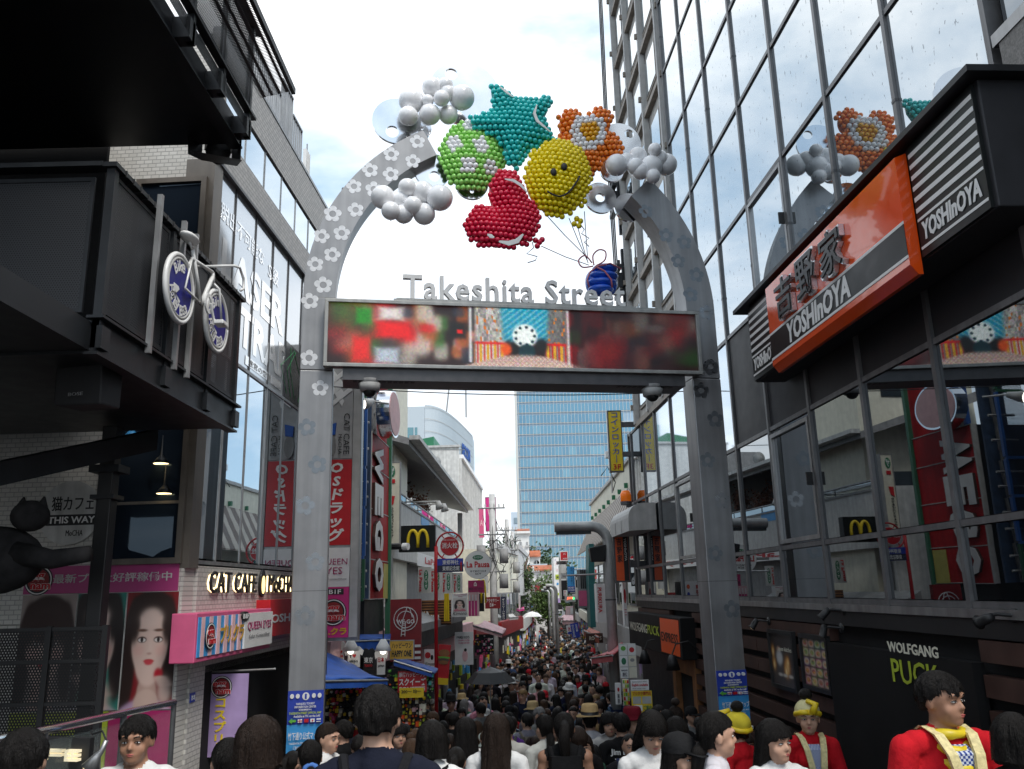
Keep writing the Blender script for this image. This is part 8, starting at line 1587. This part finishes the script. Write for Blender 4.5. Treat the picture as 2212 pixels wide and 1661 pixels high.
near(B_m, cM(1660, 1040), 9.8, pi, (.68, .66, .60), 'man in a white festival robe with headband, seen from behind', hS, 'black'); near(B_f, cM(1960, 1045), 9.4, pi+.5, (.66, .66, .60), 'woman in a white festival robe with red print turning aside', hTl, 'black'); near(B_m, cN(1065, 1050), 10.8, .4, (.05, .02, .06), 'man in a dark red hat among the crowd by the entrance', hC, 'black', [('hat', (.16, .01, .02))], 1.75); near(fd, cN(870, 1055), 10.6, -.2, (.45, .44, .42), 'girl with bob hair looking down beside the straw hat man', hB, 'black')
near(fd, cM(1640, 1000), 11, pi, (.09, .03, .20), 'person in a purple top with a grey backpack, seen from behind', hC, 'dark brown', [('backpack', (.08, .08, .09))])
# -- the crowd along the street: shared bodies and hair, every person an object
V = .021
CB = [('a shirt', person_mesh('crowd_man_walk', V, True, 'walk', sleeves=.55, face=1)), ('a shirt', person_mesh('crowd_man_stand', V, True, 'stand', sleeves=.55, face=1, turnhead=.25)), ('a blouse', person_mesh('crowd_woman_walk', V, False, 'walk', skirt=True, sleeves=.5, face=1)), ('a top', person_mesh('crowd_woman_stand', V, False, 'stand', sleeves=.5, face=1, turnhead=-.25)), ('a long top', person_mesh('crowd_woman_phone', V, False, 'stand', sleeves=1.5, face=1, arms=[((-.20, -.08, 1.10), (-.06, -.28, 1.20)), ((.20, .03, 1.08), (.22, 0, .84))], nod=.2))]
TOPS = [('white', (.70, .70, .69), 6), ('black', (.013, .013, .014), 6), ('navy', (.014, .018, .04), 3), ('grey', (.22, .22, .23), 3), ('red', (.48, .02, .03), 1.0), ('pale blue', (.35, .45, .60), 1.6), ('pink', (.62, .30, .34), 1.0), ('beige', (.48, .40, .30), 1.5), ('yellow', (.65, .50, .08), .5), ('green', (.05, .14, .08), .6), ('striped blue', (.10, .16, .32), .8), ('denim blue', (.06, .10, .20), 1)]
HS = [('short %s hair', 'short', None, 4, 'm'), ('%s bob hair', 'bob', None, 3, 'f'), ('long %s hair', 'long', None, 4, 'f'), ('shoulder-length %s hair', 'mid', None, 3, 'f'), ('%s ponytail', 'tied', 'tail', 2, 'f'), ('cropped %s hair', 'crop', None, 1.5, 'm'), ('%s hair in a bun', 'tied', 'bun_low', 1, 'f')]
HCL = [('black', 7), ('dark brown', 4), ('brown', 1.6), ('grey', .35), ('blond', .35)]
rp_ = random.Random(11)
def pick(lst, wi): return rp_.choices(lst, [q[wi] for q in lst])[0]
def crowd_person(x, Y, facing=None):
    away = facing if facing is not None else (rp_.random() < (.62 if x < street(Y)[0]+.2 else .38)); rz = (pi if away else 0)+rp_.gauss(0, .28)
    h = pick(HS, 3); hc = pick(HCL, 1); tp = pick(TOPS, 2); fem = h[4] == 'f'; bd = rp_.choice(CB[2:] if fem else CB[:2]); s_ = rp_.gauss(.955 if fem else 1.03, .03)
    accs = []; al = ''; q = rp_.random()
    if q < .16: accs.append(('backpack', rp_.choice([(.012, .012, .013), (.02, .03, .08), (.25, .05, .04), (.20, .18, .15)]))); al = ' with a backpack'
    elif q < .26: accs.append(('shoulder_bag', rp_.choice([(.012, .012, .013), (.2, .1, .05)]))); al = ' with a shoulder bag'
    elif q < .31: accs.append(('hat', rp_.choice([(.5, .36, .18), (.02, .02, .02), (.6, .6, .58)]))); al = ' wearing a hat'
    elif q < .34: accs.append(('cap', rp_.choice([(.45, .02, .03), (.012, .012, .013), (.6, .6, .58)]))); al = ' wearing a cap'
    lb = 'person, %s, %s, %s%s' % (h[0] % hc[0], bd[0].replace('a ', '%s ' % tp[0], 1), 'from behind' if away else 'facing the gate', al)
    col = tuple(max(.008, c*rp_.uniform(.8, 1.1)) for c in tp[1]); return add_person(bd[1], (x, Y, zg(Y)), rz, s_, col, lb, 'people in the street crowd', hair_obj(h[1], False, h[2], rp_.randrange(2)), HAIRC[hc[0]], accs)
cnt = 0; Y = 8.8
def free(x, Y, d=0):
    return all((x-a)**2+((Y-b_)*.8)**2 > r*r for a, b_, r in PEOPLE_XY)
while Y < 46 and cnt < 292:
    c, hw = street(Y); w_ = hw-.55 if Y > 12.5 else hw-.75; gap = .50 if Y < 20 else .55; x = c-w_+rp_.uniform(0, .3)
    while x < c+w_ and cnt < 292:
        yy = Y+rp_.uniform(-.25, .25)
        if rp_.random() < .90 and free(x, yy): crowd_person(x, yy); PEOPLE_XY.append((x, yy, .36)); cnt += 1
        x += gap*rp_.uniform(.85, 1.3)
    Y += .66 if Y < 16 else .82 if Y < 26 else 1.1
for (u, v, Y) in ((740, 1560, 6.6), (640, 1580, 6.0), (985, 1560, 7.4), (1150, 1560, 7.9), (890, 1545, 8.1), (1500, 1560, 7.8), (700, 1545, 9.4), (760, 1530, 9.0), (1120, 1575, 6.9), (1490, 1575, 6.2)):
    p = at(u, v, Y)
    if free(p.x, Y): crowd_person(p.x, Y, True); PEOPLE_XY.append((p.x, Y, .36)); cnt += 1
print('CROWD', cnt, Y)
# -- farther on the crowd is one mass of heads and shoulders
def lowp():
    mb = MB(); mb.ball((0, 0, 1.56), (.085, .10, .12), 7, 5, 0); mb.ball((0, .012, 1.60), (.092, .108, .10), 7, 5, 1); mb.tube([(0, 0, .8), (0, 0, 1.15), (0, 0, 1.34), (0, 0, 1.42)], [.16, .17, .17, .06], 8, 2); mb.tube([(.08, 0, .0), (.08, 0, .85)], .08, 5, 3); mb.tube([(-.08, .1, 0), (-.08, 0, .85)], .08, 5, 3); return mb
L0_ = lowp(); lv_ = np.array(L0_.v); big = MB(); cl_ = ['skin', 'hair_dark', None, 'navy']; mats_ = ['skin', 'hair_dark', 'white', 'black', 'grey', 'navy', 'red', 'blue_sky', 'pink_lt', 'cream']; Yf = max(30, Y+.8); rr = random.Random(3)
while Yf < 125:
    c, hw = street(Yf); x = c-hw+.4
    while x < c+hw-.3:
        a = rr.choice((0, pi))+rr.gauss(0, .3); s_ = rr.gauss(1, .04); ca, sa = cos(a)*s_, sin(a)*s_; P = np.stack([lv_[:, 0]*ca-lv_[:, 1]*sa+x, lv_[:, 0]*sa+lv_[:, 1]*ca+Yf+rr.uniform(-.3, .3), lv_[:, 2]*s_+zg(Yf)], 1); tc_ = rr.choice([2, 2, 2, 3, 3, 3, 4, 5, 5, 6, 7, 8, 9]); o = len(big.v); big.v += [tuple(q) for q in P]; big.f += [tuple(i+o for i in q) for q in L0_.f]; big.mi += [{0: 0, 1: 1, 2: tc_, 3: 3}[q] for q in L0_.mi]; x += rr.uniform(.5, .8)
    Yf += rr.uniform(.8, 1.1)
o = big.build('far_crowd', mats_, None, True); tag(o, 'dense far crowd of people filling the end of the street', 'crowd', kind='stuff')
# umbrella in the distance, black umbrella near the middle
for lb, uv, Y, ma, R_ in (('white parasol carried above the far crowd', cS(888, 1300), 41.5, 'white', .48), ('black umbrella carried in the middle of the crowd', cM(1530, 850), 14.5, 'black', .42)):
    p = at(*uv, Y); t = thing('umbrella', lb, 'umbrella', loc=p-Vector((0, 0, .9))); n = 8; v = [(0, 0, 1.12)]+[(R_*cos(2*pi*i/n), R_*sin(2*pi*i/n), .88) for i in range(n)]+[(R_*.6*cos(2*pi*i/n), R_*.6*sin(2*pi*i/n), 1.04) for i in range(n)]; f = [(0, 1+n+i, 1+n+(i+1) % n) for i in range(n)]+[(1+n+i, 1+i, 1+(i+1) % n, 1+n+(i+1) % n) for i in range(n)]; MB().add(v, f).build('canopy', ma, t); MB().tube([(0, 0, .3), (0, 0, 1.15)], .01, 5).build('shaft', 'grey', t)
bpy.data.scenes.remove(_tmp)
